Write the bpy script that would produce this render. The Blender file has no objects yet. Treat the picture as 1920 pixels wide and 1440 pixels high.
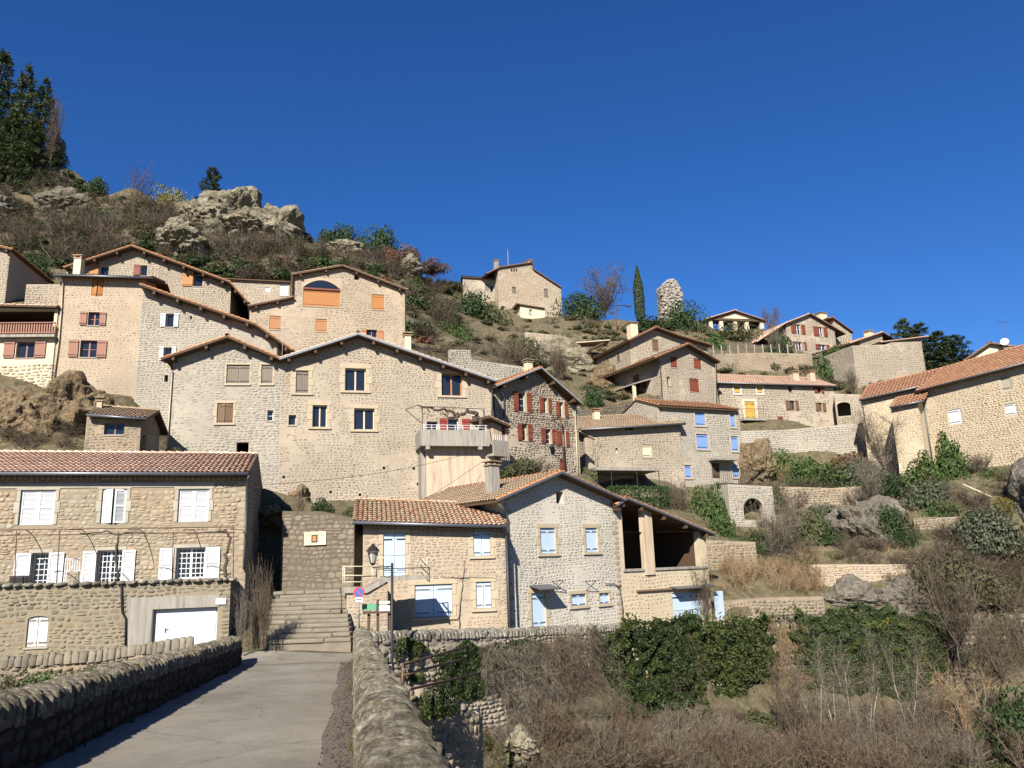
import bpy, math, random
import numpy as np
from mathutils import Vector, Matrix, noise as mnoise

random.seed(7)
RNG = np.random.default_rng(7)
SC = bpy.context.scene
COL = SC.collection
R = math.radians

# ------------------------------------------------------------------ camera, sky, sun, exposure
FPX = 1490.0
PITCH, ROLL = 12.7, -1.9
CAM = np.array([0.0, 0.0, 2.9])
RC = (Matrix.Rotation(R(90 + PITCH), 3, 'X') @ Matrix.Rotation(R(ROLL), 3, 'Z'))
RCN = np.array(RC)
cd = bpy.data.cameras.new('camera')
cam = bpy.data.objects.new('camera', cd)
COL.objects.link(cam)
cam.location = CAM
cam.rotation_euler = RC.to_euler()
cd.sensor_width = 36.0
cd.lens = 36.0 * FPX / 1920.0
cd.clip_start = 0.05
cd.clip_end = 3000.0
SC.camera = cam
SC.render.resolution_x, SC.render.resolution_y = 1024, 768

SUN_EL = 35.0
SUN_DIR = np.array([0.22, 0.975])            # horizontal direction the light travels in
SUN_DIR = SUN_DIR / np.linalg.norm(SUN_DIR)
world = bpy.data.worlds.new('World')
SC.world = world
world.use_nodes = True
wn = world.node_tree
sky = wn.nodes.new('ShaderNodeTexSky')
sky.sky_type = 'NISHITA'
sky.sun_disc = False
sky.sun_elevation = R(SUN_EL)
sky.sun_rotation = math.atan2(-SUN_DIR[0], -SUN_DIR[1])
sky.altitude = 300.0
sky.air_density = 1.0
sky.dust_density = 0.0
sky.ozone_density = 10.0
bg = wn.nodes['Background']
bg.inputs['Strength'].default_value = 0.055
hs = wn.nodes.new('ShaderNodeHueSaturation')
hs.inputs['Saturation'].default_value = 1.12
hs.inputs['Hue'].default_value = 0.508
wn.links.new(sky.outputs[0], hs.inputs['Color'])
wn.links.new(hs.outputs[0], bg.inputs['Color'])

sl = bpy.data.lights.new('sun', 'SUN')
sl.energy = 5.0
sl.angle = R(0.53)
sl.color = (1.0, 0.94, 0.84)
sun = bpy.data.objects.new('sun', sl)
COL.objects.link(sun)
ce = math.cos(R(SUN_EL))
sun.rotation_euler = Vector((SUN_DIR[0] * ce, SUN_DIR[1] * ce, -math.sin(R(SUN_EL)))).to_track_quat('-Z', 'Y').to_euler()
sun.location = (-30, -60, 60)
vs = SC.view_settings
vs.view_transform = 'Standard'
vs.look = 'None'
vs.exposure = 1.2
vs.gamma = 1.0
vs.use_curve_mapping = False
SC.render.engine = 'CYCLES'

# ------------------------------------------------------------------ pixels to places
def ray(px, py):
    d = RCN @ np.array([(px - 960.0) / FPX, -(py - 720.0) / FPX, -1.0])
    return d / d[1]
def P(px, py, Y):
    """point seen at pixel px,py that stands Y metres ahead"""
    return CAM + ray(px, py) * Y
def PZ(px, py, z):
    """point seen at pixel px,py at height z"""
    d = ray(px, py)
    return CAM + d * ((z - CAM[2]) / d[2])

# ------------------------------------------------------------------ objects
def link(o, parent=None):
    COL.objects.link(o)
    if parent is not None:
        o.parent = parent
    return o
def tag(o, label=None, cat=None, group=None, kind=None):
    if label: o['label'] = label
    if cat: o['category'] = cat
    if group: o['group'] = group
    if kind: o['kind'] = kind
    return o
def thing(name, label, cat, loc=(0, 0, 0), rz=0.0, group=None):
    o = bpy.data.objects.new(name, None)
    o.empty_display_size = 0.2
    o.location = [float(v) for v in loc]
    o.rotation_euler = (0, 0, rz)
    link(o)
    return tag(o, label, cat, group)

class MB:
    """collects faces of one mesh"""
    def __init__(s):
        s.v = []; s.f = []
    def poly(s, pts):
        n = len(s.v)
        s.v += [tuple(map(float, p)) for p in pts]
        s.f.append(tuple(range(n, n + len(pts))))
    def box(s, x0, x1, y0, y1, z0, z1):
        n = len(s.v)
        s.v += [(x0, y0, z0), (x1, y0, z0), (x1, y1, z0), (x0, y1, z0), (x0, y0, z1), (x1, y0, z1), (x1, y1, z1), (x0, y1, z1)]
        s.f += [tuple(n + i for i in q) for q in ((0, 3, 2, 1), (4, 5, 6, 7), (0, 1, 5, 4), (1, 2, 6, 5), (2, 3, 7, 6), (3, 0, 4, 7))]
        return s
    def obox(s, c, ax, ay, az):
        """box from centre and three half-axis vectors"""
        c, ax, ay, az = [np.array(q, float) for q in (c, ax, ay, az)]
        n = len(s.v)
        for sx, sy, sz in ((-1,-1,-1),(1,-1,-1),(1,1,-1),(-1,1,-1),(-1,-1,1),(1,-1,1),(1,1,1),(-1,1,1)):
            s.v.append(tuple(c + sx * ax + sy * ay + sz * az))
        s.f += [tuple(n + i for i in q) for q in ((0, 3, 2, 1), (4, 5, 6, 7), (0, 1, 5, 4), (1, 2, 6, 5), (2, 3, 7, 6), (3, 0, 4, 7))]
        return s
    def prism(s, prof, y0, y1):
        """profile of (x,z) points extruded along y"""
        n = len(s.v); m = len(prof)
        s.v += [(float(x), y0, float(z)) for x, z in prof] + [(float(x), y1, float(z)) for x, z in prof]
        s.f.append(tuple(range(n, n + m)))
        s.f.append(tuple(range(n + 2 * m - 1, n + m - 1, -1)))
        for i in range(m):
            j = (i + 1) % m
            s.f.append((n + i, n + m + i, n + m + j, n + j))
        return s
    def tube(s, pts, r, sides=6, r1=None):
        pts = [np.array(p, float) for p in pts]
        n = len(s.v); k = len(pts)
        for i, p in enumerate(pts):
            d = pts[min(i + 1, k - 1)] - pts[max(i - 1, 0)]
            d = d / (np.linalg.norm(d) + 1e-9)
            a = np.array([0, 0, 1.0]) if abs(d[2]) < 0.9 else np.array([1.0, 0, 0])
            e1 = np.cross(d, a); e1 /= np.linalg.norm(e1); e2 = np.cross(d, e1)
            rr = r if r1 is None else r + (r1 - r) * i / (k - 1)
            for j in range(sides):
                t = 2 * math.pi * j / sides
                s.v.append(tuple(p + rr * (math.cos(t) * e1 + math.sin(t) * e2)))
        for i in range(k - 1):
            for j in range(sides):
                a = n + i * sides + j; b = n + i * sides + (j + 1) % sides
                s.f.append((a, b, b + sides, a + sides))
        s.f.append(tuple(range(n + sides - 1, n - 1, -1)))
        s.f.append(tuple(range(n + (k - 1) * sides, n + k * sides)))
        return s
    def lathe(s, prof, seg=14, c=(0, 0, 0)):
        n = len(s.v); m = len(prof)
        for i in range(seg):
            t = 2 * math.pi * i / seg
            for r, z in prof:
                s.v.append((c[0] + r * math.cos(t), c[1] + r * math.sin(t), c[2] + z))
        for i in range(seg):
            for j in range(m - 1):
                a = n + i * m + j; b = n + ((i + 1) % seg) * m + j
                s.f.append((a, b, b + 1, a + 1))
        return s
    def build(s, name, mat, parent=None, smooth=False, bevel=0.0):
        me = bpy.data.meshes.new(name)
        me.from_pydata(s.v, [], s.f)
        me.update()
        if mat is not None: me.materials.append(mat)
        if smooth: me.shade_smooth()
        o = bpy.data.objects.new(name, me)
        link(o, parent)
        if bevel:
            b = o.modifiers.new('bevel', 'BEVEL'); b.width = bevel; b.segments = 2; b.limit_method = 'ANGLE'
        return o

def np_mesh(name, V, Fc, mat=None, rnd=None, smooth=True):
    """fast mesh from arrays; Fc is (m,3) or (m,4)"""
    me = bpy.data.meshes.new(name)
    V = np.asarray(V, np.float32); Fc = np.asarray(Fc, np.int32)
    me.vertices.add(len(V)); me.vertices.foreach_set('co', V.ravel())
    m, k = Fc.shape
    me.loops.add(m * k); me.loops.foreach_set('vertex_index', Fc.ravel())
    me.polygons.add(m)
    me.polygons.foreach_set('loop_start', np.arange(0, m * k, k, dtype=np.int32))
    me.polygons.foreach_set('use_smooth', np.full(m, smooth))
    if rnd is not None:
        at = me.attributes.new('rnd', 'FLOAT', 'POINT')
        at.data.foreach_set('value', np.asarray(rnd, np.float32))
    me.update(calc_edges=True)
    if mat is not None: me.materials.append(mat)
    return me

# ------------------------------------------------------------------ materials
MATS = {}
ALB, ALL = 0.72, 0.8                        # overall reflectance of mineral surfaces, of leaves
def nodes(m):
    m.use_nodes = True
    nt = m.node_tree
    return nt, nt.nodes, nt.links, nt.nodes['Principled BSDF']
def ramp(nd, cols, interp='LINEAR'):
    r = nd.new('ShaderNodeValToRGB')
    r.color_ramp.interpolation = interp
    el = r.color_ramp.elements
    n = len(cols)
    for i, c in enumerate(cols):
        p = i / (n - 1) if not isinstance(c[0], tuple) else c[1]
        cc = c if not isinstance(c[0], tuple) else c[0]
        if i < 2:
            e = el[i]; e.position = p
        else:
            e = el.new(p)
        e.color = (*cc, 1)
    return r
def noise_tex(nd, lk, scale, detail=4, vec=None, rough=0.6):
    t = nd.new('ShaderNodeTexNoise')
    t.inputs['Scale'].default_value = scale; t.inputs['Detail'].default_value = detail; t.inputs['Roughness'].default_value = rough
    if vec is not None: lk.new(vec, t.inputs['Vector'])
    return t
def mixc(nd, lk, fac, a, b, mode='MIX'):
    x = nd.new('ShaderNodeMix'); x.data_type = 'RGBA'; x.blend_type = mode; x.clamp_factor = True
    for sock, val in ((x.inputs['Factor'], fac), (x.inputs['A'], a), (x.inputs['B'], b)):
        if isinstance(val, (int, float)): sock.default_value = val
        elif isinstance(val, tuple): sock.default_value = (*val, 1)
        else: lk.new(val, sock)
    return x.outputs['Result']
def mathn(nd, lk, op, a, b=0.0, clamp=False):
    x = nd.new('ShaderNodeMath'); x.operation = op; x.use_clamp = clamp
    for sock, val in ((x.inputs[0], a), (x.inputs[1], b)):
        if isinstance(val, (int, float)): sock.default_value = val
        else: lk.new(val, sock)
    return x.outputs[0]
def bump(nd, lk, bs, h, dist=0.02, strength=0.6):
    b = nd.new('ShaderNodeBump')
    b.inputs['Distance'].default_value = dist; b.inputs['Strength'].default_value = strength
    lk.new(h, b.inputs['Height']); lk.new(b.outputs[0], bs.inputs['Normal'])
def worldpos(nd):
    return nd.new('ShaderNodeNewGeometry').outputs['Position']
def rnd_value(nd, lk):
    a = nd.new('ShaderNodeAttribute'); a.attribute_name = 'rnd'
    oi = nd.new('ShaderNodeObjectInfo')
    s = mathn(nd, lk, 'ADD', a.outputs['Fac'], oi.outputs['Random'])
    return mathn(nd, lk, 'FRACT', s)

def piece_mat(name, cols, stain=(0.10, 0.09, 0.07), stain_amt=0.35, rough=0.92, nscale=6.0, bdist=0.02, lichen=None, patch=None):
    """stone, tile: one colour per piece from the ramp, worn and stained"""
    if name in MATS: return MATS[name]
    m = bpy.data.materials.new(name); MATS[name] = m
    cols = [tuple(v * ALB for v in c) for c in cols]; stain = tuple(v * ALB for v in stain)
    patch = patch and tuple(v * ALB for v in patch); lichen = lichen and tuple(v * ALB for v in lichen)
    nt, nd, lk, bs = nodes(m)
    r = rnd_value(nd, lk)
    rp = ramp(nd, cols); lk.new(r, rp.inputs[0])
    pos = worldpos(nd)
    n1 = noise_tex(nd, lk, nscale, 6, pos)
    c = mixc(nd, lk, mathn(nd, lk, 'MULTIPLY', n1.outputs[0], 0.55), rp.outputs[0], tuple(0.55 * v for v in cols[len(cols) // 2]))
    n2 = noise_tex(nd, lk, 0.45, 5, pos)
    sr = ramp(nd, [((0, 0, 0), 0.48), ((1, 1, 1), 0.72)]); lk.new(n2.outputs[0], sr.inputs[0])
    c = mixc(nd, lk, mathn(nd, lk, 'MULTIPLY', sr.outputs[0], stain_amt), c, stain)
    if patch:
        n4 = noise_tex(nd, lk, 0.22, 4, pos)
        pr = ramp(nd, [((0, 0, 0), 0.46), ((1, 1, 1), 0.60)]); lk.new(n4.outputs[0], pr.inputs[0])
        c = mixc(nd, lk, mathn(nd, lk, 'MULTIPLY', pr.outputs[0], 0.55), c, patch)
    if lichen:
        n3 = noise_tex(nd, lk, 9.0, 6, pos)
        lr = ramp(nd, [((0, 0, 0), 0.52), ((1, 1, 1), 0.62)]); lk.new(n3.outputs[0], lr.inputs[0])
        c = mixc(nd, lk, mathn(nd, lk, 'MULTIPLY', lr.outputs[0], 0.7), c, lichen)
    lk.new(c, bs.inputs['Base Color'])
    bs.inputs['Roughness'].default_value = rough
    bs.inputs['Specular IOR Level'].default_value = 0.2
    nb = noise_tex(nd, lk, 22.0, 6, pos)
    bump(nd, lk, bs, nb.outputs[0], bdist, 0.7)
    return m

def plain_mat(name, col, rough=0.8, var=0.25, nscale=3.0, bscale=30.0, bdist=0.004, metal=0.0, stain=None, stain_scale=0.8, streak=False, spec=0.3):
    if name in MATS: return MATS[name]
    m = bpy.data.materials.new(name); MATS[name] = m
    col = tuple(v * ALB for v in col); stain = stain and tuple(v * ALB for v in stain)
    nt, nd, lk, bs = nodes(m)
    pos = worldpos(nd)
    vec = pos
    if streak:
        mp = nd.new('ShaderNodeMapping'); mp.inputs['Scale'].default_value = (6, 6, 0.5); lk.new(pos, mp.inputs['Vector']); vec = mp.outputs[0]
    n1 = noise_tex(nd, lk, nscale, 6, vec)
    c = mixc(nd, lk, mathn(nd, lk, 'MULTIPLY', n1.outputs[0], 1.0), tuple(v * (1 + var * 0.6) for v in col), tuple(v * (1 - var) for v in col))
    if stain:
        n2 = noise_tex(nd, lk, stain_scale, 7, vec)
        sr = ramp(nd, [((0, 0, 0), 0.45), ((1, 1, 1), 0.68)]); lk.new(n2.outputs[0], sr.inputs[0])
        c = mixc(nd, lk, mathn(nd, lk, 'MULTIPLY', sr.outputs[0], 0.7), c, stain)
    lk.new(c, bs.inputs['Base Color'])
    bs.inputs['Roughness'].default_value = rough
    bs.inputs['Metallic'].default_value = metal
    bs.inputs['Specular IOR Level'].default_value = spec
    nb = noise_tex(nd, lk, bscale, 6, pos)
    bump(nd, lk, bs, nb.outputs[0], bdist, 0.6)
    return m

def leaf_mat(name, cols, trans=0.25, rough=0.6):
    if name in MATS: return MATS[name]
    m = bpy.data.materials.new(name); MATS[name] = m
    cols = [tuple(v * ALL for v in c) for c in cols]
    nt, nd, lk, bs = nodes(m)
    r = rnd_value(nd, lk)
    rp = ramp(nd, cols); lk.new(r, rp.inputs[0])
    lk.new(rp.outputs[0], bs.inputs['Base Color'])
    bs.inputs['Roughness'].default_value = rough
    bs.inputs['Specular IOR Level'].default_value = 0.25
    if trans:
        out = nd['Material Output']
        tr = nd.new('ShaderNodeBsdfTranslucent'); lk.new(rp.outputs[0], tr.inputs[0])
        mx = nd.new('ShaderNodeMixShader'); mx.inputs[0].default_value = trans
        lk.new(bs.outputs[0], mx.inputs[1]); lk.new(tr.outputs[0], mx.inputs[2]); lk.new(mx.outputs[0], out.inputs[0])
    return m

def glass_mat():
    m = bpy.data.materials.new('window_glass')
    nt, nd, lk, bs = nodes(m)
    bs.inputs['Base Color'].default_value = (0.012, 0.016, 0.024, 1)
    bs.inputs['Roughness'].default_value = 0.04
    bs.inputs['Specular IOR Level'].default_value = 0.45
    nb = noise_tex(nd, lk, 1.3, 2, worldpos(nd)); bump(nd, lk, bs, nb.outputs[0], 0.01, 0.3)
    return m

STONE = {
 'warm':  piece_mat('stone_warm',  [(0.443,0.351,0.251),(0.385,0.313,0.232),(0.521,0.427,0.309),(0.319,0.275,0.223),(0.482,0.361,0.232),(0.424,0.351,0.280),(0.560,0.475,0.367)], stain_amt=0.30, patch=(0.443,0.313,0.193)),
 'pale':  piece_mat('stone_pale',  [(0.382,0.319,0.240),(0.330,0.277,0.214),(0.425,0.353,0.267),(0.279,0.236,0.187),(0.396,0.312,0.221),(0.353,0.298,0.240),(0.440,0.382,0.300)], stain_amt=0.30, patch=(0.308,0.256,0.194)),
 'grey':  piece_mat('stone_grey',  [(0.422,0.379,0.313),(0.365,0.332,0.285),(0.479,0.437,0.360),(0.307,0.285,0.247),(0.441,0.379,0.294),(0.393,0.360,0.313),(0.518,0.475,0.398)], stain_amt=0.30, patch=(0.345,0.313,0.265)),
 'tan':   piece_mat('stone_tan',   [(0.581,0.452,0.300),(0.500,0.404,0.276),(0.652,0.535,0.361),(0.419,0.344,0.253),(0.616,0.464,0.276),(0.548,0.464,0.336),(0.674,0.582,0.421)], stain_amt=0.25, patch=(0.535,0.392,0.241)),
 'cream': piece_mat('stone_cream', [(0.442,0.353,0.256),(0.383,0.312,0.232),(0.493,0.410,0.304),(0.306,0.246,0.176),(0.468,0.361,0.248),(0.425,0.353,0.272),(0.510,0.426,0.320)], stain_amt=0.15, patch=(0.476,0.361,0.240)),
 'umber': piece_mat('stone_umber', [(0.335,0.260,0.175),(0.279,0.233,0.166),(0.391,0.316,0.212),(0.233,0.195,0.138),(0.353,0.260,0.156),(0.307,0.260,0.193),(0.419,0.353,0.258)], stain_amt=0.5, patch=(0.205,0.177,0.138)),
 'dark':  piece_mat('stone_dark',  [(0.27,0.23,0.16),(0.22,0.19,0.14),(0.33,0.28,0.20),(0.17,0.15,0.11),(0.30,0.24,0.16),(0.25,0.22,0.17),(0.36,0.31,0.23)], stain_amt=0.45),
 'cope':  piece_mat('stone_cope',  [(0.24,0.21,0.16),(0.20,0.18,0.14),(0.29,0.26,0.20),(0.15,0.14,0.11),(0.27,0.23,0.17),(0.22,0.20,0.17),(0.33,0.30,0.24)], stain=(0.07,0.065,0.05), stain_amt=0.55, lichen=(0.50,0.47,0.38), nscale=16, bdist=0.05),
 'shade': piece_mat('stone_painted_shade', [(0.045,0.039,0.030),(0.036,0.033,0.024),(0.054,0.048,0.036),(0.030,0.027,0.021),(0.048,0.042,0.030)], stain=(0.018,0.017,0.012), stain_amt=0.5, lichen=(0.072,0.069,0.054)),  # shade of the left parapet's road face painted near-black; dark pebbles use it too
 'lime':  piece_mat('stone_lime',  [(0.538,0.499,0.412),(0.478,0.438,0.368),(0.589,0.544,0.446),(0.416,0.385,0.324),(0.555,0.483,0.377),(0.502,0.464,0.395),(0.607,0.569,0.483)], stain_amt=0.2, patch=(0.485,0.429,0.333)),
}
def cope_mat():
    m = bpy.data.materials.new('stone_cope_lichen'); nt, nd, lk, bs = nodes(m)
    pos = worldpos(nd)
    n1 = noise_tex(nd, lk, 13, 12, pos, 0.78); n2 = noise_tex(nd, lk, 2.2, 6, pos); n3 = noise_tex(nd, lk, 45, 8, pos, 0.7)
    r1 = ramp(nd, [((0.045, 0.041, 0.034), 0.34), ((0.17, 0.152, 0.118), 0.44), ((0.28, 0.252, 0.20), 0.52), ((0.44, 0.41, 0.335), 0.60), ((0.56, 0.53, 0.45), 0.70)]); lk.new(n1.outputs[0], r1.inputs[0])
    r2 = ramp(nd, [((0.62, 0.60, 0.54), 0.36), ((1.0, 0.99, 0.95), 0.62)]); lk.new(n2.outputs[0], r2.inputs[0])
    c = mixc(nd, lk, 1.0, r1.outputs[0], r2.outputs[0], 'MULTIPLY')
    rv = rnd_value(nd, lk); vr = ramp(nd, [(0.65, 0.65, 0.65), (1.15, 1.1, 1.0)]); lk.new(rv, vr.inputs[0])
    c = mixc(nd, lk, 0.8, c, vr.outputs[0], 'MULTIPLY')
    lk.new(c, bs.inputs['Base Color']); bs.inputs['Roughness'].default_value = 0.95; bs.inputs['Specular IOR Level'].default_value = 0.15
    bump(nd, lk, bs, mathn(nd, lk, 'ADD', n1.outputs[0], mathn(nd, lk, 'MULTIPLY', n3.outputs[0], 0.5)), 0.07, 1.0)
    return m
STONE['lichen'] = cope_mat()
MORTAR = {
 'warm': plain_mat('mortar_warm', (0.481,0.394,0.290), 0.95, 0.22, 2.0, 40, 0.012, stain=(0.327,0.268,0.197), stain_scale=0.3, spec=0.1),
 'pale': plain_mat('mortar_pale', (0.463,0.389,0.296), 0.95, 0.22, 2.0, 40, 0.012, stain=(0.315,0.265,0.201), stain_scale=0.3, spec=0.1),
 'grey': plain_mat('mortar_grey', (0.452,0.403,0.322), 0.95, 0.25, 2.0, 40, 0.012, stain=(0.307,0.273,0.219), stain_scale=0.3, spec=0.1),
 'cream': plain_mat('mortar_cream', (0.487,0.393,0.287), 0.95, 0.2, 2.0, 40, 0.012, stain=(0.331, 0.267, 0.195), stain_scale=0.3, spec=0.1),
 'joint': plain_mat('mortar_dark_joint', (0.316,0.264,0.185), 0.95, 0.3, 2.0, 40, 0.012, spec=0.1),
 'umber': plain_mat('mortar_umber', (0.38,0.30,0.21), 0.95, 0.25, 2.0, 40, 0.012, stain=(0.2,0.17,0.13), spec=0.1),
 'tan':  plain_mat('mortar_tan',  (0.567,0.473,0.330), 0.95, 0.25, 2.0, 40, 0.012, spec=0.1),
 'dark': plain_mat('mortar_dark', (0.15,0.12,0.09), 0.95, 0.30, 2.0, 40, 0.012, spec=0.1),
 'cope': plain_mat('mortar_cope', (0.13,0.11,0.085), 0.95, 0.30, 2.0, 40, 0.012, spec=0.1),
 'lime': plain_mat('mortar_lime', (0.607,0.561,0.473), 0.95, 0.18, 2.0, 40, 0.012, stain=(0.413,0.381,0.322), stain_scale=0.3, spec=0.1),
 'shade': plain_mat('mortar_painted_shade', (0.030,0.027,0.021), 0.95, 0.30, 2.0, 40, 0.012, spec=0.1),  # joints darkened likewise, parapet shade put into the colour
}
TILE = {
 'brown': piece_mat('tile_brown', [(0.886,0.559,0.400),(0.738,0.463,0.340),(0.983,0.695,0.500),(0.820,0.580,0.460),(0.918,0.540,0.360),(1.049,0.734,0.547)], stain=(0.196,0.155,0.119), stain_amt=0.3, bdist=0.004),
 'mixed': piece_mat('tile_mixed', [(0.62,0.32,0.17),(0.60,0.43,0.27),(0.68,0.48,0.31),(0.55,0.19,0.10),(0.66,0.49,0.33),(0.54,0.39,0.26),(0.66,0.40,0.22),(0.72,0.56,0.39)], stain=(0.2,0.14,0.09), stain_amt=0.25, bdist=0.004),
 'orange': piece_mat('tile_orange', [(0.60,0.25,0.10),(0.54,0.22,0.10),(0.66,0.31,0.13),(0.52,0.24,0.13),(0.62,0.28,0.11)], stain=(0.22,0.10,0.05), stain_amt=0.2, bdist=0.004),
 'red': piece_mat('tile_red', [(0.403,0.199,0.113),(0.356,0.175,0.106),(0.449,0.245,0.134),(0.418,0.210,0.113)], stain=(0.155,0.093,0.074), stain_amt=0.2, bdist=0.004),
 'old': piece_mat('tile_old', [(0.38,0.29,0.19),(0.45,0.32,0.21),(0.32,0.25,0.16),(0.50,0.37,0.25),(0.43,0.25,0.15),(0.36,0.29,0.20)], stain=(0.15,0.12,0.07), stain_amt=0.5, bdist=0.004),
 'pink': piece_mat('tile_pink', [(0.60,0.38,0.27),(0.54,0.36,0.26),(0.66,0.45,0.32),(0.58,0.31,0.21),(0.52,0.38,0.28)], stain=(0.24,0.18,0.13), stain_amt=0.35, bdist=0.004),
}
GLASS = glass_mat()
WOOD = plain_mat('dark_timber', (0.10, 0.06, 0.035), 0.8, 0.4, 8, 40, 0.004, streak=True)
TIMBER = plain_mat('timber', (0.24, 0.14, 0.075), 0.8, 0.4, 8, 40, 0.004)
ZINC = plain_mat('zinc', (0.20, 0.21, 0.23), 0.45, 0.2, 4, 20, 0.002, metal=0.6)
IRON = plain_mat('black_iron', (0.018, 0.018, 0.020), 0.5, 0.3, 6, 40, 0.002)
RUST = plain_mat('rusty_iron', (0.12, 0.05, 0.03), 0.75, 0.4, 8, 40, 0.003)
CONC = plain_mat('concrete', (0.36, 0.33, 0.28), 0.9, 0.3, 1.5, 35, 0.006, stain=(0.15,0.13,0.11), stain_scale=1.2, streak=True)
RENDER = plain_mat('cream_render', (0.58, 0.46, 0.33), 0.9, 0.2, 1.0, 40, 0.008, stain=(0.30,0.22,0.15), stain_scale=0.9, streak=True)
CREAM = plain_mat('cream_paint', (0.66, 0.57, 0.40), 0.9, 0.1, 1.0, 40, 0.004)
DRESSED = plain_mat('dressed_stone', (0.487,0.402,0.279), 0.9, 0.22, 2.5, 25, 0.008)
GREYDRESS = plain_mat('grey_lintel_stone', (0.44, 0.40, 0.32), 0.9, 0.22, 2.5, 25, 0.008, stain=(0.30,0.26,0.2))
def paint(name, c, var=0.15, rough=0.6):
    return plain_mat('paint_' + name, c, rough, var, 5.0, 60, 0.002, streak=True)
WHITE = paint('white', (0.74, 0.75, 0.76), 0.05)
PALEBLUE = paint('pale_blue', (0.50, 0.62, 0.74), 0.10)
BLUE = paint('blue', (0.19, 0.32, 0.62), 0.12)
BROWN = paint('brown', (0.17, 0.10, 0.055), 0.3)
GREYWOOD = paint('weathered_grey', (0.21, 0.17, 0.13), 0.4)
OCHRE = paint('ochre', (0.44, 0.19, 0.055), 0.12)
SALMON = paint('salmon', (0.44, 0.20, 0.085), 0.15)
RED = paint('red', (0.26, 0.035, 0.03), 0.15)
REDBROWN = paint('red_brown', (0.21, 0.055, 0.03), 0.2)
ROSE = paint('rose_brown', (0.33, 0.15, 0.10), 0.2)
YELLOW = paint('yellow', (0.58, 0.36, 0.08), 0.12)
ORANGEWOOD = paint('orange_wood', (0.46, 0.21, 0.06), 0.15)
GREENP = paint('green', (0.10, 0.34, 0.19), 0.1)

# ------------------------------------------------------------------ stones and tiles: shared small meshes
def stone_lib(n=24, k=7):
    out = []
    for i in range(n):
        ph = RNG.uniform(0, 2 * math.pi)
        t = np.linspace(0, 2 * math.pi, k, endpoint=False) + RNG.uniform(-0.16, 0.16, k) + ph
        c, s = np.cos(t), np.sin(t)
        p = RNG.uniform(3.0, 6.0)
        rr = 1.0 / (np.abs(c) ** p + np.abs(s) ** p) ** (1 / p) * RNG.uniform(0.82, 1.06, k)
        x, z = 0.5 * rr * c, 0.5 * rr * s
        tilt = RNG.uniform(-0.35, 0.35, 2)
        V = [(x[j], 0.5, z[j]) for j in range(k)]
        V += [(x[j] * 0.90, -0.78 + 0.5 * (tilt[0] * x[j] + tilt[1] * z[j]) + RNG.uniform(-0.12, 0.12), z[j] * 0.88) for j in range(k)]
        V += [(RNG.uniform(-0.15, 0.15), -0.95, RNG.uniform(-0.15, 0.15))]
        Fq = []
        for j in range(k):
            l = (j + 1) % k
            Fq += [(j, k + j, k + l), (j, k + l, l), (k + j, 2 * k, k + l)]
        out.append((np.array(V), np.array(Fq)))
    return out
STONES = stone_lib()
def stone_lib_far(n=14, k=6):
    """the same rough stones with fewer faces, for walls far away"""
    out = []
    for i in range(n):
        t = np.linspace(0, 2 * math.pi, k, endpoint=False) + RNG.uniform(-0.2, 0.2, k) + RNG.uniform(0, 6.28)
        c, sn = np.cos(t), np.sin(t); p = 4.5
        rr = 1.0 / (np.abs(c) ** p + np.abs(sn) ** p) ** (1 / p) * RNG.uniform(0.85, 1.06, k)
        x, z = 0.5 * rr * c, 0.5 * rr * sn
        V = [(x[j], 0.5, z[j]) for j in range(k)] + [(x[j] * 0.88, -0.85 + RNG.uniform(-0.25, 0.2), z[j] * 0.86) for j in range(k)]
        Fq = []
        for j in range(k):
            l = (j + 1) % k; Fq += [(j, k + j, k + l), (j, k + l, l)]
        for j in range(1, k - 1): Fq.append((k, k + j + 1, k + j))
        out.append((np.array(V), np.array(Fq)))
    return out
STONES_FAR = stone_lib_far()
def tile_lib():
    k = 6
    V = []
    for y, w, h in ((0.0, 1.0, 0.0), (1.12, 0.82, -0.35)):
        for j in range(k):
            t = math.pi * j / (k - 1)
            V.append((-0.5 * w * math.cos(t), y, math.sin(t) * (1.0 if y == 0 else 0.8) + h))
    Fq = [(j, k + j, k + j + 1, j + 1) for j in range(k - 1)]
    Fq = [q for f in Fq for q in ((f[0], f[2], f[1]), (f[0], f[3], f[2]))]
    return [(np.array(V), np.array(Fq))]
TILES = tile_lib()
def cope_lib(n=12):
    """stones set on edge across a wall: rounded tops, rough"""
    out = []
    for i in range(n):
        m, rings = 13, ((-0.5, 0.78), (-0.42, 0.93), (-0.2, 1.0), (0.15, 1.01), (0.42, 0.94), (0.5, 0.8))
        V = []
        off = Vector((i * 5.1, 3.3, i * 1.7)); pk = RNG.uniform(0.55, 0.85); sk = RNG.uniform(-0.12, 0.12)
        for y, sc in rings:
            for j in range(m):
                t = math.pi * j / (m - 1)
                x = -0.5 * math.cos(t) * sc; z = (max(0.0, math.sin(t)) ** pk) * sc
                q = Vector((x * 2.2, y * 1.2, z * 1.6)) + off
                g = 1 + 0.16 * mnoise.noise(q) + 0.11 * mnoise.noise(q * 2.7) + 0.06 * mnoise.noise(q * 6.1)
                V.append((x * g * 1.03, y + 0.12 * mnoise.noise(q * 1.5) + sk * x, z * g + (-0.6 if j in (0, m - 1) else 0)))
        Fq = []
        for a in range(len(rings) - 1):
            for j in range(m - 1):
                q = (a * m + j, a * m + j + 1, (a + 1) * m + j + 1, (a + 1) * m + j)
                Fq += [(q[0], q[1], q[2]), (q[0], q[2], q[3])]
        for a in (0, (len(rings) - 1) * m):
            for j in range(1, m - 1):
                Fq.append((a, a + j, a + j + 1))
        out.append((np.array(V), np.array(Fq)))
    return out
COPES = cope_lib()
_libme = {}
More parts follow.
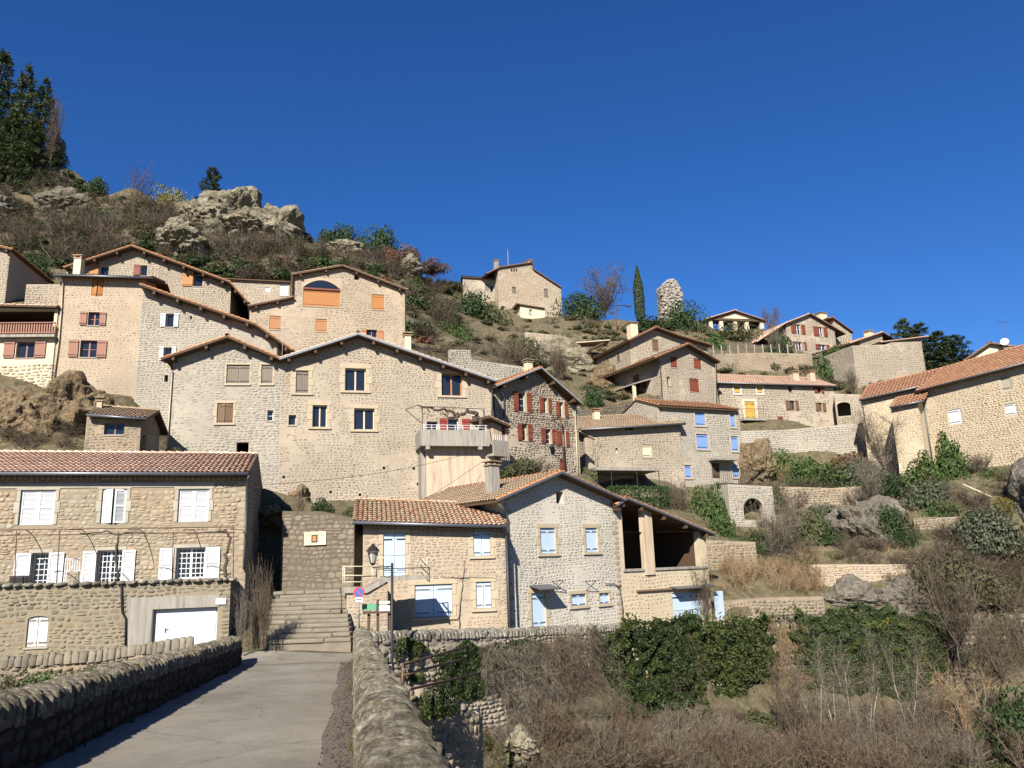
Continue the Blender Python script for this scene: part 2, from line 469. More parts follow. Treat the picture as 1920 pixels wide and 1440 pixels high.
def lib_mesh(lib, i, name):
    key = (id(lib), i)
    if key not in _libme:
        V, Fq = lib[i]
        me = np_mesh(name, V, Fq, None)
        me.materials.append(STONE['warm'])
        _libme[key] = me
    return _libme[key]
def pieces(parent, lib, T, mat, name, stuff_name, nparts=0, size=None):
    """T: list of (3x3, translation). the nparts largest become objects, the rest one joined mesh"""
    if not len(T): return
    n = len(T)
    idx = RNG.integers(0, len(lib), n)
    order = np.argsort(-np.array(size)) if size is not None else np.arange(n)
    if n - nparts < 25: nparts = n if nparts else 0
    for q in order[:nparts]:
        me = lib_mesh(lib, int(idx[q]), name)
        o = bpy.data.objects.new(name, me)
        M, t = T[q]
        m4 = Matrix.Identity(4)
        for a in range(3):
            for b in range(3): m4[a][b] = float(M[a][b])
            m4[a][3] = float(t[a])
        link(o, parent)
        o.matrix_local = m4
        o.material_slots[0].link = 'OBJECT'; o.material_slots[0].material = mat
    rest = order[nparts:]
    if len(rest):
        Vs, Fs, Rn = [], [], []
        off = 0
        rv = RNG.random(n)
        for q in rest:
            V, Fq = lib[idx[q]]
            M, t = T[q]
            Vs.append(V @ np.asarray(M).T + t); Fs.append(Fq + off); Rn.append(np.full(len(V), rv[q])); off += len(V)
        me = np_mesh(stuff_name, np.vstack(Vs), np.vstack(Fs), mat, np.concatenate(Rn))
        o = bpy.data.objects.new(stuff_name, me)
        link(o, parent)
        o['kind'] = 'stuff'

def layout(u0, u1, z0, z1, top, ops, sw, sh):
    """irregular courses of stones: list of u, z, w, h (centres)"""
    res = []
    du = 0.04
    U = np.arange(u0, u1, du) + du / 2
    if len(U) < 3: return res
    T = top(U)
    z = z0
    ph = RNG.uniform(0, 6, 3)
    while z < z1:
        h = sh * RNG.uniform(0.65, 1.45)
        ok = T >= z + 0.75 * h
        for (a, b, c, d) in ops:
            if c < z + h * 0.85 and d > z + h * 0.15:
                ok &= ~((U > a) & (U < b))
        i = 0; n = len(U)
        while i < n:
            if not ok[i]:
                i += 1; continue
            j = i
            while j < n and ok[j]: j += 1
            a, b = U[i] - du / 2, U[j - 1] + du / 2
            i = j
            x = a
            while x < b - 0.05:
                w = sw * RNG.uniform(0.5, 1.4) * (0.7 + 0.35 * min(1.3, h / sh))
                if b - x - w < sw * 0.45: w = b - x
                zz = z + h / 2 + 0.05 * math.sin(x * 0.9 + ph[0]) + 0.03 * math.sin(x * 2.3 + z + ph[1])
                if RNG.random() < 0.16 and h > sh * 0.95:
                    f = RNG.uniform(0.4, 0.6)
                    res.append((x + w / 2, zz - h * (1 - f) / 2, w, h * f)); res.append((x + w / 2, zz + h * f / 2, w, h * (1 - f)))
                else:
                    res.append((x + w / 2, zz + RNG.uniform(-0.02, 0.02), w, h * RNG.uniform(0.88, 1.08)))
                x += w
        z += h
    return res
def stone_T(lay, base, ex, ey, gap=0.022, proud=0.03, patchy=True):
    """placement of laid-out stones on a plane: base point, along ex, inward ey, up z"""
    ex, ey = np.asarray(ex, float), np.asarray(ey, float)
    T, S = [], []
    ox = RNG.uniform(0, 50)
    for (u, z, w, h) in lay:
        lf = mnoise.noise(Vector((u * 0.35 + ox, z * 0.35, 1.7))) + 0.5 * mnoise.noise(Vector((u * 1.1 + ox, z * 1.1, 5.2)))
        if patchy and lf < -0.34 and RNG.random() < 0.7: continue          # pointed over with mortar here
        pr = proud * RNG.uniform(0.5, 1.5) * (1.0 + 0.9 * lf)
        if pr < 0.003: pr = 0.003
        g0 = gap; gap_ = gap * RNG.uniform(0.6, 2.2) * (1.0 - 0.5 * lf)
        a = RNG.uniform(-0.06, 0.06)
        e1 = ex * math.cos(a) + np.array([0, 0, math.sin(a)])
        e3 = -ex * math.sin(a) + np.array([0, 0, math.cos(a)])
        if RNG.random() < 0.5: e1 = -e1; e3 = -e3
        M = np.column_stack([e1 * max(0.04, w - gap_), ey * pr, e3 * max(0.04, h - gap_)])
        T.append((M, np.asarray(base) + ex * u + np.array([0, 0, z])))
        S.append(w * h)
    return T, S
# ------------------------------------------------------------------ houses
CTRL = []                                    # terrain control points, world x y z
class House:
    def __init__(s, name, label, a, b, base, stone='warm', D=7.0, cat='house', rise=1.5, ctrl=True, found=2.5, group=None):
        A, B = P(*a), P(*b)
        d = B - A; th = math.atan2(d[1], d[0])
        s.th = th
        s.c, s.s_ = math.cos(th), math.sin(th)
        s.loc = np.array([A[0], A[1], 0.0])
        # base height from the pixel of the foot of the facade
        s.loc[2] = s.hit_y(base[0], base[1], 0.0)[1]
        s.root = thing(name, label, cat, s.loc, th, group)
        s.stone, s.D, s.found = stone, D, found
        s.ops = []; s.sops = []; s.top = None; s.arches = []
        s.name = name
        s.u0 = s.hit_y(a[0], a[1], 0)[0]; s.u1 = s.hit_y(b[0], b[1], 0)[0]
        s.sidetop = None; s.roof = None
        s.lib = STONES if s.loc[1] < 58 else STONES_FAR
        if ctrl:
            for u in (s.u0, s.u1):
                CTRL.append(tuple(s.wpt(u, -0.5, 0.0))); CTRL.append(tuple(s.wpt(u, D, rise)))
    def wpt(s, x, y, z):
        return np.array([s.loc[0] + s.c * x - s.s_ * y, s.loc[1] + s.s_ * x + s.c * y, s.loc[2] + z])
    def _local(s, px, py):
        o = CAM - s.loc; d = ray(px, py)
        lo = np.array([s.c * o[0] + s.s_ * o[1], -s.s_ * o[0] + s.c * o[1], o[2]])
        ld = np.array([s.c * d[0] + s.s_ * d[1], -s.s_ * d[0] + s.c * d[1], d[2]])
        return lo, ld
    def hit_y(s, px, py, y=0.0):
        lo, ld = s._local(px, py)
        p = lo + ld * ((y - lo[1]) / ld[1]); return p[0], p[2]
    def hit_x(s, px, py, x):
        lo, ld = s._local(px, py)
        p = lo + ld * ((x - lo[0]) / ld[0]); return p[1], p[2]
    def rect(s, x0, y0, x1, y1, y=0.0):
        xm, ym = (x0 + x1) / 2, (y0 + y1) / 2
        return s.hit_y(x0, ym, y)[0], s.hit_y(x1, ym, y)[0], s.hit_y(xm, y1, y)[1], s.hit_y(xm, y0, y)[1]
    # ---- roofs
    def gable(s, pts, of=0.45, tile='orange', th=0.13, fascia=None, purl=True, parts=0, back=0.3, ds=0.0, tw=0.21, tl=0.38, flat=False, verge=None):
        if s.loc[1] > 60: tw, tl = 0.3, 0.52
        Q = [s.hit_y(px, py, -of) for px, py in pts]
        mb = MB()
        T, S = [], []
        for (xa, za), (xb, zb) in zip(Q[:-1], Q[1:]):
            mb.prism([(xa, za), (xb, zb), (xb, zb - th), (xa, za - th)], -of, s.D + back)
        roof = mb.build('roof', WOOD, s.root)
        s.roof = roof
        for (xa, za), (xb, zb) in zip(Q[:-1], Q[1:]):
            lo, hi = ((xa, za), (xb, zb)) if za < zb else ((xb, zb), (xa, za))
            v = np.array([hi[0] - lo[0], 0, hi[1] - lo[1]]); Ls = np.linalg.norm(v); sv = v / Ls
            e = np.array([0, -1.0, 0]) if sv[0] > 0 else np.array([0, 1.0, 0])
            n = np.cross(e, sv)
            ys = np.arange(-of + tw / 2, s.D + back, tw)
            if not flat:
                for iy, y in enumerate(ys):
                    for k in range(int(Ls / tl) + 1):
                        M = np.column_stack([e * tw * 1.02, sv * tl * RNG.uniform(0.97, 1.06), n * 0.085])
                        p = np.array([lo[0], y, lo[1]]) + sv * (k * tl - 0.06) + n * 0.02 + e * RNG.uniform(-0.012, 0.012)
                        if k * tl > Ls - 0.25 * tl: continue
                        T.append((M, p)); S.append(10.0 if iy == 0 else 1.0 / (1 + y + of))
            if purl:
                npl = max(2, int(Ls / 1.5))
                for k in range(npl):
                    f = (k + 0.35) / npl
                    x = lo[0] + v[0] * f; z = lo[1] + v[2] * f - th
                    MB().box(x - 0.08, x + 0.08, -of + 0.06, 0.02, z - 0.2 - abs(sv[2]) * 0.05, z - 0.004).build('purlin', WOOD, roof)
            if fascia is not None:
                fb = MB(); fb.prism([(xa, za + 0.02), (xb, zb + 0.02), (xb, zb - th * 0.75), (xa, za - th * 0.75)], -of - 0.035, -of - 0.003)
                fb.build('barge_board', fascia, roof)
        for i in range(1, len(Q) - 1):
            if Q[i][1] > Q[i - 1][1] and Q[i][1] > Q[i + 1][1] and not flat:
                for y in np.arange(-of - 0.02, s.D + back, 0.36):
                    T.append((np.column_stack([(0.26, 0, 0), (0, 0.36, 0), (0, 0, 0.11)]), np.array([Q[i][0], y, Q[i][1] + 0.03]))); S.append(5.0)
        if T and verge:
            k = [i for i in range(len(T)) if S[i] > 4]; r = [i for i in range(len(T)) if S[i] <= 4]
            pieces(roof, TILES, [T[i] for i in k], TILE[verge], 'verge_tile', 'verge_tiles', 200)
            T = [T[i] for i in r]; S = [S[i] for i in r]
        if T: pieces(roof, TILES, T, TILE[tile], 'roof_tile', 'roof_tiles', parts, S)
        tp = [(x, z - th * 0.9) for x, z in Q]
        s.top = tp
        s.sidetop = None
        return Q
    def eave(s, l, r, slope=17.0, run=5.0, of=0.4, tile='brown', th=0.12, gutter=True, genoise=0, parts=0, back=None, tw=0.21, tl=0.38, walltop=None):
        if s.loc[1] > 60: tw, tl = 0.3, 0.52
        (xa, za), (xb, zb) = s.hit_y(*l, -of), s.hit_y(*r, -of)
        sl = R(slope)
        e = np.array([xb - xa, 0, zb - za]); Le = np.linalg.norm(e); e /= Le
        sv = np.array([0, math.cos(sl), math.sin(sl)]); n = np.cross(e, sv)
        o = np.array([xa, -of, za])
        back = run if back is None else back
        sb = np.array([0, math.cos(sl), -math.sin(sl)])
        mb = MB()
        dn = np.array([0, 0, -th])
        for (q, d, Ld) in ((o, sv, run), (o + sv * run, sb, back)):
            c = [q, q + e * Le, q + e * Le + d * Ld, q + d * Ld]
            b = [p + dn for p in c]
            k = len(mb.v); mb.v += [tuple(p) for p in c + b]
            mb.f += [tuple(k + i for i in f) for f in ((0, 1, 2, 3), (7, 6, 5, 4), (0, 4, 5, 1), (1, 5, 6, 2), (2, 6, 7, 3), (3, 7, 4, 0))]
        roof = mb.build('roof', WOOD, s.root); s.roof = roof
        T, S = [], []
        for x in np.arange(tw / 2, Le, tw):
            for k in range(int(run / tl) + 1):
                if k * tl > run - 0.2 * tl: continue
                M = np.column_stack([e * tw * 1.02, sv * tl * RNG.uniform(0.97, 1.06), n * 0.085])
                T.append((M, o + e * (x + RNG.uniform(-0.012, 0.012)) + sv * (k * tl - 0.07) + n * 0.02)); S.append(1.0 / (1 + k) + 0.2 * RNG.random())
        for x in np.arange(0, Le - 0.1, 0.36):
            T.append((np.column_stack([(0, -0.26, 0), e * 0.36, (0, 0, 0.11)]), o + sv * run + e * x + np.array([0, 0, 0.03]))); S.append(0.5)
        for q, sgn in ((o, 1), (o + e * Le, -1)):
            for k in range(int(run / tl)):
                T.append((np.column_stack([e * 0.22, sv * tl, n * 0.10]), q + sv * (k * tl - 0.05) + n * 0.05 + e * sgn * 0.06)); S.append(0.9)
        pieces(roof, TILES, T, TILE[tile], 'roof_tile', 'roof_tiles', parts, S)
        if gutter:
            g = MB(); gy = -of - 0.09
            g.tube([(xa, gy, za - 0.04), (xb, gy, zb - 0.04)], 0.075, 8); g.build('gutter', ZINC, s.root, True)
        zt = of * math.tan(sl) - th * 0.9
        s.top = [(xa - 1, za + zt), (xb + 1, zb + zt)]
        if genoise:
            T = []
            for rw in range(genoise):
                pj = 0.16 + 0.16 * rw; zz = -0.30 + 0.14 * rw + zt
                for x in np.arange(max(s.u0, xa) + 0.1 + 0.1 * (rw % 2), min(s.u1, xb) - 0.05, 0.2):
                    f = (x - xa) / (xb - xa)
                    T.append((np.column_stack([(0.19, 0, 0), (0, pj, 0), (0, 0, 0.085)]), np.array([x, -pj, za + (zb - za) * f + zz])))
            pieces(roof, TILES, T, TILE['old'], 'cornice_tile', 'cornice_tiles', 0)
            for rw in range(genoise):
                pj = 0.14 + 0.16 * rw; zz = -0.30 + 0.14 * rw + zt + 0.088
                k = MB(); ua, ub = max(s.u0, xa) + 0.01, min(s.u1, xb) - 0.01
                fa, fb = (ua - xa) / (xb - xa), (ub - xa) / (xb - xa)
                k.prism([(ua, za + (zb - za) * fa + zz), (ub, za + (zb - za) * fb + zz), (ub, za + (zb - za) * fb + zz + 0.035), (ua, za + (zb - za) * fa + zz + 0.035)], -pj, -0.002)
                k.build('cornice_band', GREYDRESS, roof)
        ridge_y = run * math.cos(sl) - of
        s.sidetop = lambda y, z0: z0 + (math.tan(sl) * y if y < ridge_y else math.tan(sl) * (2 * ridge_y - y))
        s.ridge_y = ridge_y
        return (xa, za, xb, zb)
    # ---- openings
    def shutter(s, par, u0, u1, z0, z1, y, mat, style='plank', ang=0.0, hinge='L', name='shutter'):
        w, h = u1 - u0, z1 - z0
        mb = MB()
        if style == 'louvre':
            fr = 0.07
            mb.box(0, fr, 0, 0.035, 0, h).box(w - fr, w, 0, 0.035, 0, h)
            for a, b in ((0, fr), (h * 0.48, h * 0.48 + fr), (h - fr, h)):
                mb.box(fr, w - fr, 0.001, 0.034, a, b)
            z = fr + 0.03
            while z < h - fr - 0.03:
                mb.obox((w / 2, 0.018, z), (w / 2 - fr, 0, 0), (0, 0.013, -0.013), (0, 0.003, 0.003)); z += 0.05
            mb.box(fr, w - fr, 0.029, 0.033, fr, h - fr)
        else:
            n = max(2, int(round(w / 0.13)))
            for k in range(n):
                d = RNG.uniform(0, 0.006)
                mb.box(w * k / n + 0.004, w * (k + 1) / n - 0.004, -d, 0.03, RNG.uniform(0, 0.006), h - RNG.uniform(0, 0.006))
            mb.box(0.002, w - 0.002, 0.018, 0.026, 0.01, h - 0.01)
            for f in ((0.13, 0.86) if h < 1.7 else (0.1, 0.5, 0.9)):
                mb.box(0.02, w - 0.02, -0.03, 0.002, h * f - 0.035, h * f + 0.035)
        if hinge == 'R':
            mb.v = [(x - w, yy, zz) for x, yy, zz in mb.v]
        o = mb.build(name, mat, par)
        o.location = (u0 if hinge == 'L' else u1, y, z0)
        o.rotation_euler = (0, 0, -R(ang) if hinge == 'L' else R(ang))
        if style == 'plank':
            st = MB()
            for f in (0.13, 0.86):
                if hinge == 'L': st.box(0.0, w * 0.8, -0.038, -0.031, h * f - 0.016, h * f + 0.016)
                else: st.box(-w * 0.8, 0.0, -0.038, -0.031, h * f - 0.016, h * f + 0.016)
            # strap hinges belong to the shutter leaf
            k = len(o.data.materials)
            st.f = [f for f in st.f]
            me = o.data
            vv = [tuple(v.co) for v in me.vertices]; ff = [tuple(p.vertices) for p in me.polygons]
            nb = len(vv); nf = len(ff)
            me.clear_geometry(); me.from_pydata(vv + st.v, [], ff + [tuple(nb + i for i in f) for f in st.f])
            me.materials.append(IRON if mat not in (RED, REDBROWN, BROWN, OCHRE, SALMON) else mat)
            mi = np.zeros(len(me.polygons), np.int32); mi[nf:] = k
            me.polygons.foreach_set('material_index', mi); me.update()
        return o
    def win(s, x0, y0, x1, y1, kind='glass', col=None, fr=None, L=None, Rr=None, sur=None, mull=1, trans=0, ajar=0, style='plank', rec=0.2, leaves=2, name=None, label=None, arch=0, sill=True):
        u0, u1, z0, z1 = s.rect(x0, y0, x1, y1)
        w, h = u1 - u0, z1 - z0
        m = 0.0
        fr = fr or WHITE
        if arch: s.arches.append((u0, u1, z1 - arch * (u1 - u0) / 2, z1))
        if kind == 'void':
            s.ops.append((u0, u1, z0, z1)); s.sops.append((u0 - 0.02, u1 + 0.02, z0 - 0.02, z1 + 0.02)); return None
        s.ops.append((u0, u1, z0, z1))
        k = 0.055 if w < 1.0 else 0.065
        nm = name or ('door' if kind == 'door' else 'window')
        mb = MB()
        for (a, b, c, d) in ((u0, u0 + k, z0, z1), (u1 - k, u1, z0, z1), (u0 + k, u1 - k, z1 - k, z1), (u0 + k, u1 - k, z0, z0 + k)):
            mb.box(a, b, rec, rec + 0.06, c, d)
        if kind == 'glass':
            for i in range(mull):
                uc = u0 + w * (i + 1) / (mull + 1); mb.box(uc - k * 0.7, uc + k * 0.7, rec - 0.006, rec + 0.05, z0 + k, z1 - k)
            nb = mull + 1
            for i in range(trans):
                zc = z0 + h * (i + 1) / (trans + 1)
                mb.box(u0 + k, u1 - k, rec + 0.008, rec + 0.045, zc - 0.014, zc + 0.014)
            if trans >= 3:
                for i in range(nb):
                    for q in (1, 2):
                        uc = u0 + w * (i + q / 3.0) / nb; mb.box(uc - 0.012, uc + 0.012, rec + 0.009, rec + 0.044, z0 + k, z1 - k)
        W = mb.build(nm, fr, s.root)
        if label: W['label'] = label
        if kind == 'glass':
            pb = MB(); pb.box(u0 + 0.01, u1 - 0.01, rec + 0.026, rec + 0.034, z0 + 0.01, z1 - 0.01); pb.build('pane', GLASS, W)
            if L: 
                a = s.hit_y(L[0], (y0 + y1) / 2)[0]; b = s.hit_y(L[1], (y0 + y1) / 2)[0]
                s.shutter(W, a, min(b, u0 - 0.01), z0, z1, -0.09, col, style, 0, 'L')
            if Rr:
                a = s.hit_y(Rr[0], (y0 + y1) / 2)[0]; b = s.hit_y(Rr[1], (y0 + y1) / 2)[0]
                s.shutter(W, max(a, u1 + 0.01), b, z0, z1, -0.09, col, style, 0, 'L')
        else:
            pb = MB(); pb.box(u0 + 0.01, u1 - 0.01, rec + 0.026, rec + 0.034, z0 + 0.01, z1 - 0.01); pb.build('pane' if kind != 'door' else 'backing', GLASS, W)
            rr = 0.065
            g = 0.012
            if leaves == 2:
                s.shutter(W, u0 + 0.006, (u0 + u1) / 2 - g / 2, z0 + 0.01, z1 - 0.01, rr, col, style, ajar, 'L', 'shutter' if kind != 'door' else 'door_leaf')
                s.shutter(W, (u0 + u1) / 2 + g / 2, u1 - 0.006, z0 + 0.01, z1 - 0.01, rr, col, style, ajar, 'R', 'shutter' if kind != 'door' else 'door_leaf')
            else:
                s.shutter(W, u0 + 0.006, u1 - 0.006, z0 + 0.01, z1 - 0.01, rr, col, style, 0, 'L', 'shutter' if kind != 'door' else 'door_leaf')
        if sur is not None:
            mt, jw = sur
            nbk = max(3, int(h / 0.38))
            for (ua, sg) in ((u0, -1), (u1, 1)):
                for i in range(nbk):
                    ww = jw * (1.45 if i % 2 else 0.9) * RNG.uniform(0.9, 1.1)
                    a, b = (ua - ww, ua - 0.003) if sg < 0 else (ua + 0.003, ua + ww)
                    zz0, zz1 = z0 + h * i / nbk, z0 + h * (i + 1) / nbk
                    MB().box(a, b, -0.03 - RNG.uniform(0, 0.008), 0.1, zz0 + 0.006, zz1 - 0.006).build('jamb_stone', mt, W, bevel=0.012)
            MB().box(u0 - jw * 1.2, u1 + jw * 1.2, -0.034, 0.1, z1 + 0.004, z1 + jw * 1.1).build('lintel', mt, W, bevel=0.012)
            if sill: MB().box(u0 - jw * 1.1, u1 + jw * 1.1, -0.09, 0.12, z0 - 0.13, z0 - 0.004).build('sill', mt, W, bevel=0.012)
            s.sops.append((u0 - jw * 1.25, u1 + jw * 1.25, z0 - 0.14, z1 + jw * 1.15))
        else:
            if sill and kind != 'door' and h > 0.6:
                MB().box(u0 - 0.06, u1 + 0.06, -0.05, 0.14, z0 - 0.07, z0 - 0.004).build('sill', GREYDRESS, W, bevel=0.01)
            s.sops.append((u0 - 0.03, u1 + 0.03, z0 - 0.07, z1 + 0.03))
        return W
    def side_panel(s, x0, y0, x1, y1, mat, side='L', name='window'):
        X = s.u0 if side == 'L' else s.u1
        ym = (y0 + y1) / 2; xm = (x0 + x1) / 2
        ya, yb = s.hit_x(x0, ym, X)[0], s.hit_x(x1, ym, X)[0]
        za, zb = s.hit_x(xm, y1, X)[1], s.hit_x(xm, y0, X)[1]
        lo, hi = min(ya, yb), max(ya, yb); sg = -1 if side == 'L' else 1
        W = MB()
        xs = sorted((X + sg * 0.06, X - sg * 0.02))
        for a, b, c, d in ((lo - 0.06, lo, za, zb), (hi, hi + 0.06, za, zb), (lo, hi, zb, zb + 0.06), (lo, hi, za - 0.06, za)):
            W.box(xs[0], xs[1], a, b, c, d)
        W = W.build(name, GREYDRESS, s.root)
        n = max(2, int((hi - lo) / 0.14))
        mb = MB()
        xs = sorted((X + sg * 0.045, X - sg * 0.01))
        for i in range(n):
            mb.box(xs[0], xs[1], lo + (hi - lo) * i / n + 0.003, lo + (hi - lo) * (i + 1) / n - 0.003, za, zb)
        mb.build('shutter', mat, W)
    def pipe(s, pts, y=-0.12, r=0.05, mat=None, name='downpipe'):
        q = []
        for t in pts:
            yy = t[2] if len(t) > 2 else y
            x, z = s.hit_y(t[0], t[1], yy); q.append((x, yy, z))
        return MB().tube(q, r, 8).build(name, mat or ZINC, s.root, True)
    def chimney(s, x0, y0, x1, y1, y=1.5, mat=None, depth=None, cap='slab'):
        a, b, c, d = s.rect(x0, y0, x1, y1, y)
        w = b - a; dp = depth or w
        mb = MB().box(a, b, y, y + dp, c - 0.6, d - 0.12)
        ch = mb.build('chimney', mat or CREAM, s.root, bevel=0.015)
        cb = MB()
        cb.box(a - 0.07, b + 0.07, y - 0.07, y + dp + 0.07, d - 0.12, d - 0.06)
        for xx in (a + 0.02, b - 0.1):
            for yy in (y + 0.02, y + dp - 0.1): cb.box(xx, xx + 0.08, yy, yy + 0.08, d - 0.06, d + 0.06)
        cb.box(a - 0.1, b + 0.1, y - 0.1, y + dp + 0.1, d + 0.06, d + 0.11)
        cb.build('chimney_cap', TILE['old'], ch)
        return ch
    def hole(s, x0, y0, x1, y1):
        s.win(x0, y0, x1, y1, 'void')
    # ---- walls
    def done(s, sides='', parts=0, sw=0.225, sh=0.135, gap=0.018, proud=0.012, render=None, t=0.42, band=None, mortar=None, patchy=True, quoins=''):
        zlo = -s.found
        if s.loc[1] > 95: sw, sh = max(sw, 0.44), max(sh, 0.25)
        tu = [p[0] for p in s.top]; tz = [p[1] for p in s.top]
        topf = lambda u: np.interp(u, tu, tz)
        bps = {s.u0, s.u1} | {u for u in tu if s.u0 < u < s.u1}
        for a, b, c, d in s.ops: bps |= {max(s.u0, a), min(s.u1, b)}
        bps = sorted(bps)
        mb = MB()
        for a, b in zip(bps[:-1], bps[1:]):
            if b - a < 1e-5: continue
            mid = (a + b) / 2
            iv = sorted([(c, d) for (p, q, c, d) in s.ops if p < mid < q])
            ta, tb = float(topf(a)), float(topf(b))
            z = zlo
            for c, d in iv:
                if c > z: mb.poly([(a, 0, z), (b, 0, z), (b, 0, c), (a, 0, c)])
                z = max(z, d)
            if min(ta, tb) > z: mb.poly([(a, 0, z), (b, 0, z), (b, 0, tb), (a, 0, ta)])
        for a, b, c, d in s.ops:
            d = min(d, float(topf(a)), float(topf(b)))
            mb.poly([(a, 0, c), (a, t, c), (a, t, d), (a, 0, d)]); mb.poly([(b, 0, c), (b, 0, d), (b, t, d), (b, t, c)])
            mb.poly([(a, 0, c), (b, 0, c), (b, t, c), (a, t, c)]); mb.poly([(a, 0, d), (a, t, d), (b, t, d), (b, 0, d)])
        for a, b, zs, zt in s.arches:
            um, n = (a + b) / 2, 8
            for sg, ue in ((-1, a), (1, b)):
                pr = None
                for i in range(n + 1):
                    q = math.pi / 2 * i / n; x = um + sg * (b - a) / 2 * math.cos(q); z = zs + (zt - zs) * math.sin(q)
                    if pr is not None:
                        mb.poly([(ue, -0.012, zt + 0.02), (pr[0], -0.012, pr[1]), (x, -0.012, z)]); mb.poly([(pr[0], -0.012, pr[1]), (pr[0], t, pr[1]), (x, t, z), (x, -0.012, z)])
                    pr = (x, z)
        D = s.D
        for u in (s.u0, s.u1):
            z0 = float(topf(u))
            if s.sidetop:
                ry = min(s.ridge_y, D - 0.1)
                mb.poly([(u, 0, zlo), (u, D, zlo), (u, D, s.sidetop(D, z0)), (u, ry, s.sidetop(ry, z0)), (u, 0, z0)])
            else:
                mb.poly([(u, 0, zlo), (u, D, zlo), (u, D, z0), (u, 0, z0)])
        zz = [(u, float(topf(u))) for u in sorted({s.u0, s.u1} | {u for u in tu if s.u0 < u < s.u1})]
        if s.sidetop: zz = [(u, s.sidetop(D, z)) for u, z in zz]
        mb.poly([(s.u0, D, zlo)] + [(u, D, z) for u, z in zz] + [(s.u1, D, zlo)])
        mt = render or MORTAR[mortar or s.stone]
        wall = mb.build('wall', mt, s.root)
        s.wall = wall
        if render is None:
            for sd in quoins:                              # larger stones alternate at the corner
                uq = s.u0 if sd == 'L' else s.u1; z = -0.9; k = 0; TQ = []
                sg = 1 if sd == 'L' else -1
                while z < float(topf(uq + sg * 0.25)) - 0.2:
                    hq = RNG.uniform(0.2, 0.32); wq = (0.50 if k % 2 else 0.32) * RNG.uniform(0.85, 1.15)
                    TQ.append((np.column_stack([(wq * 1.0, 0, 0), (0, 0.02, 0), (0, 0, hq * 0.96)]), np.array([uq + sg * wq / 2, 0, z + hq / 2])))
                    s.sops.append((min(uq, uq + sg * wq), max(uq, uq + sg * wq), z + 0.02, z + hq - 0.02)); z += hq; k += 1
                pieces(wall, STONES, TQ, STONE['cream'], 'quoin_stone', 'quoin_stones', len(TQ))
            lay = layout(s.u0 + 0.01, s.u1 - 0.01, -0.9, max(tz), lambda U: topf(U) - 0.03, s.sops, sw, sh)
            if band:
                hi = [q for q in lay if q[1] > float(topf(q[0])) - band[0] - 0.3 * math.sin(q[0] * 1.3)]; ids = set(map(id, hi)); lay = [q for q in lay if id(q) not in ids]
                T, S = stone_T(hi, (0, 0, 0), (1, 0, 0), (0, 1, 0), gap, proud, patchy); pieces(wall, STONES, T, STONE[band[1]], 'stone', 'rubble_stones', parts // 2, S); parts = parts // 2
            T, S = stone_T(lay, (0, 0, 0), (1, 0, 0), (0, 1, 0), gap, proud, patchy)
            pieces(wall, s.lib, T, STONE[s.stone], 'stone', 'rubble_stones', parts, S)
        for sd in sides:
            u = s.u0 if sd == 'L' else s.u1
            z0 = float(topf(u))
            if s.sidetop: tf = lambda V: np.array([s.sidetop(v, z0) for v in V])
            else: tf = lambda V: np.full(len(V), z0)
            if sd == 'L':
                lay = layout(0.01, D, -0.9, float(tf(np.linspace(0, D, 20)).max()), tf, [], max(sw, 0.3), max(sh, 0.18))
                lay = [(D - a, b, c, d) for a, b, c, d in lay]
                T, S = stone_T(lay, (u, D, 0), (0, -1, 0), (1, 0, 0), gap, proud)
            else:
                lay = layout(0.01, D, -0.9, float(tf(np.linspace(0, D, 20)).max()), tf, [], sw, sh)
                T, S = stone_T(lay, (u, 0, 0), (0, 1, 0), (-1, 0, 0), gap, proud)
            pieces(wall, s.lib, T, STONE[s.stone], 'stone', 'rubble_stones', 0, S)
        return s
    def bars(s, pts_px, y, r, mat, name, par=None):
        q = [(*s.hit_y(px, py, y),) for px, py in pts_px]
        return MB().tube([(x, y, z) for x, z in q], r, 6).build(name, mat, par or s.root, True)

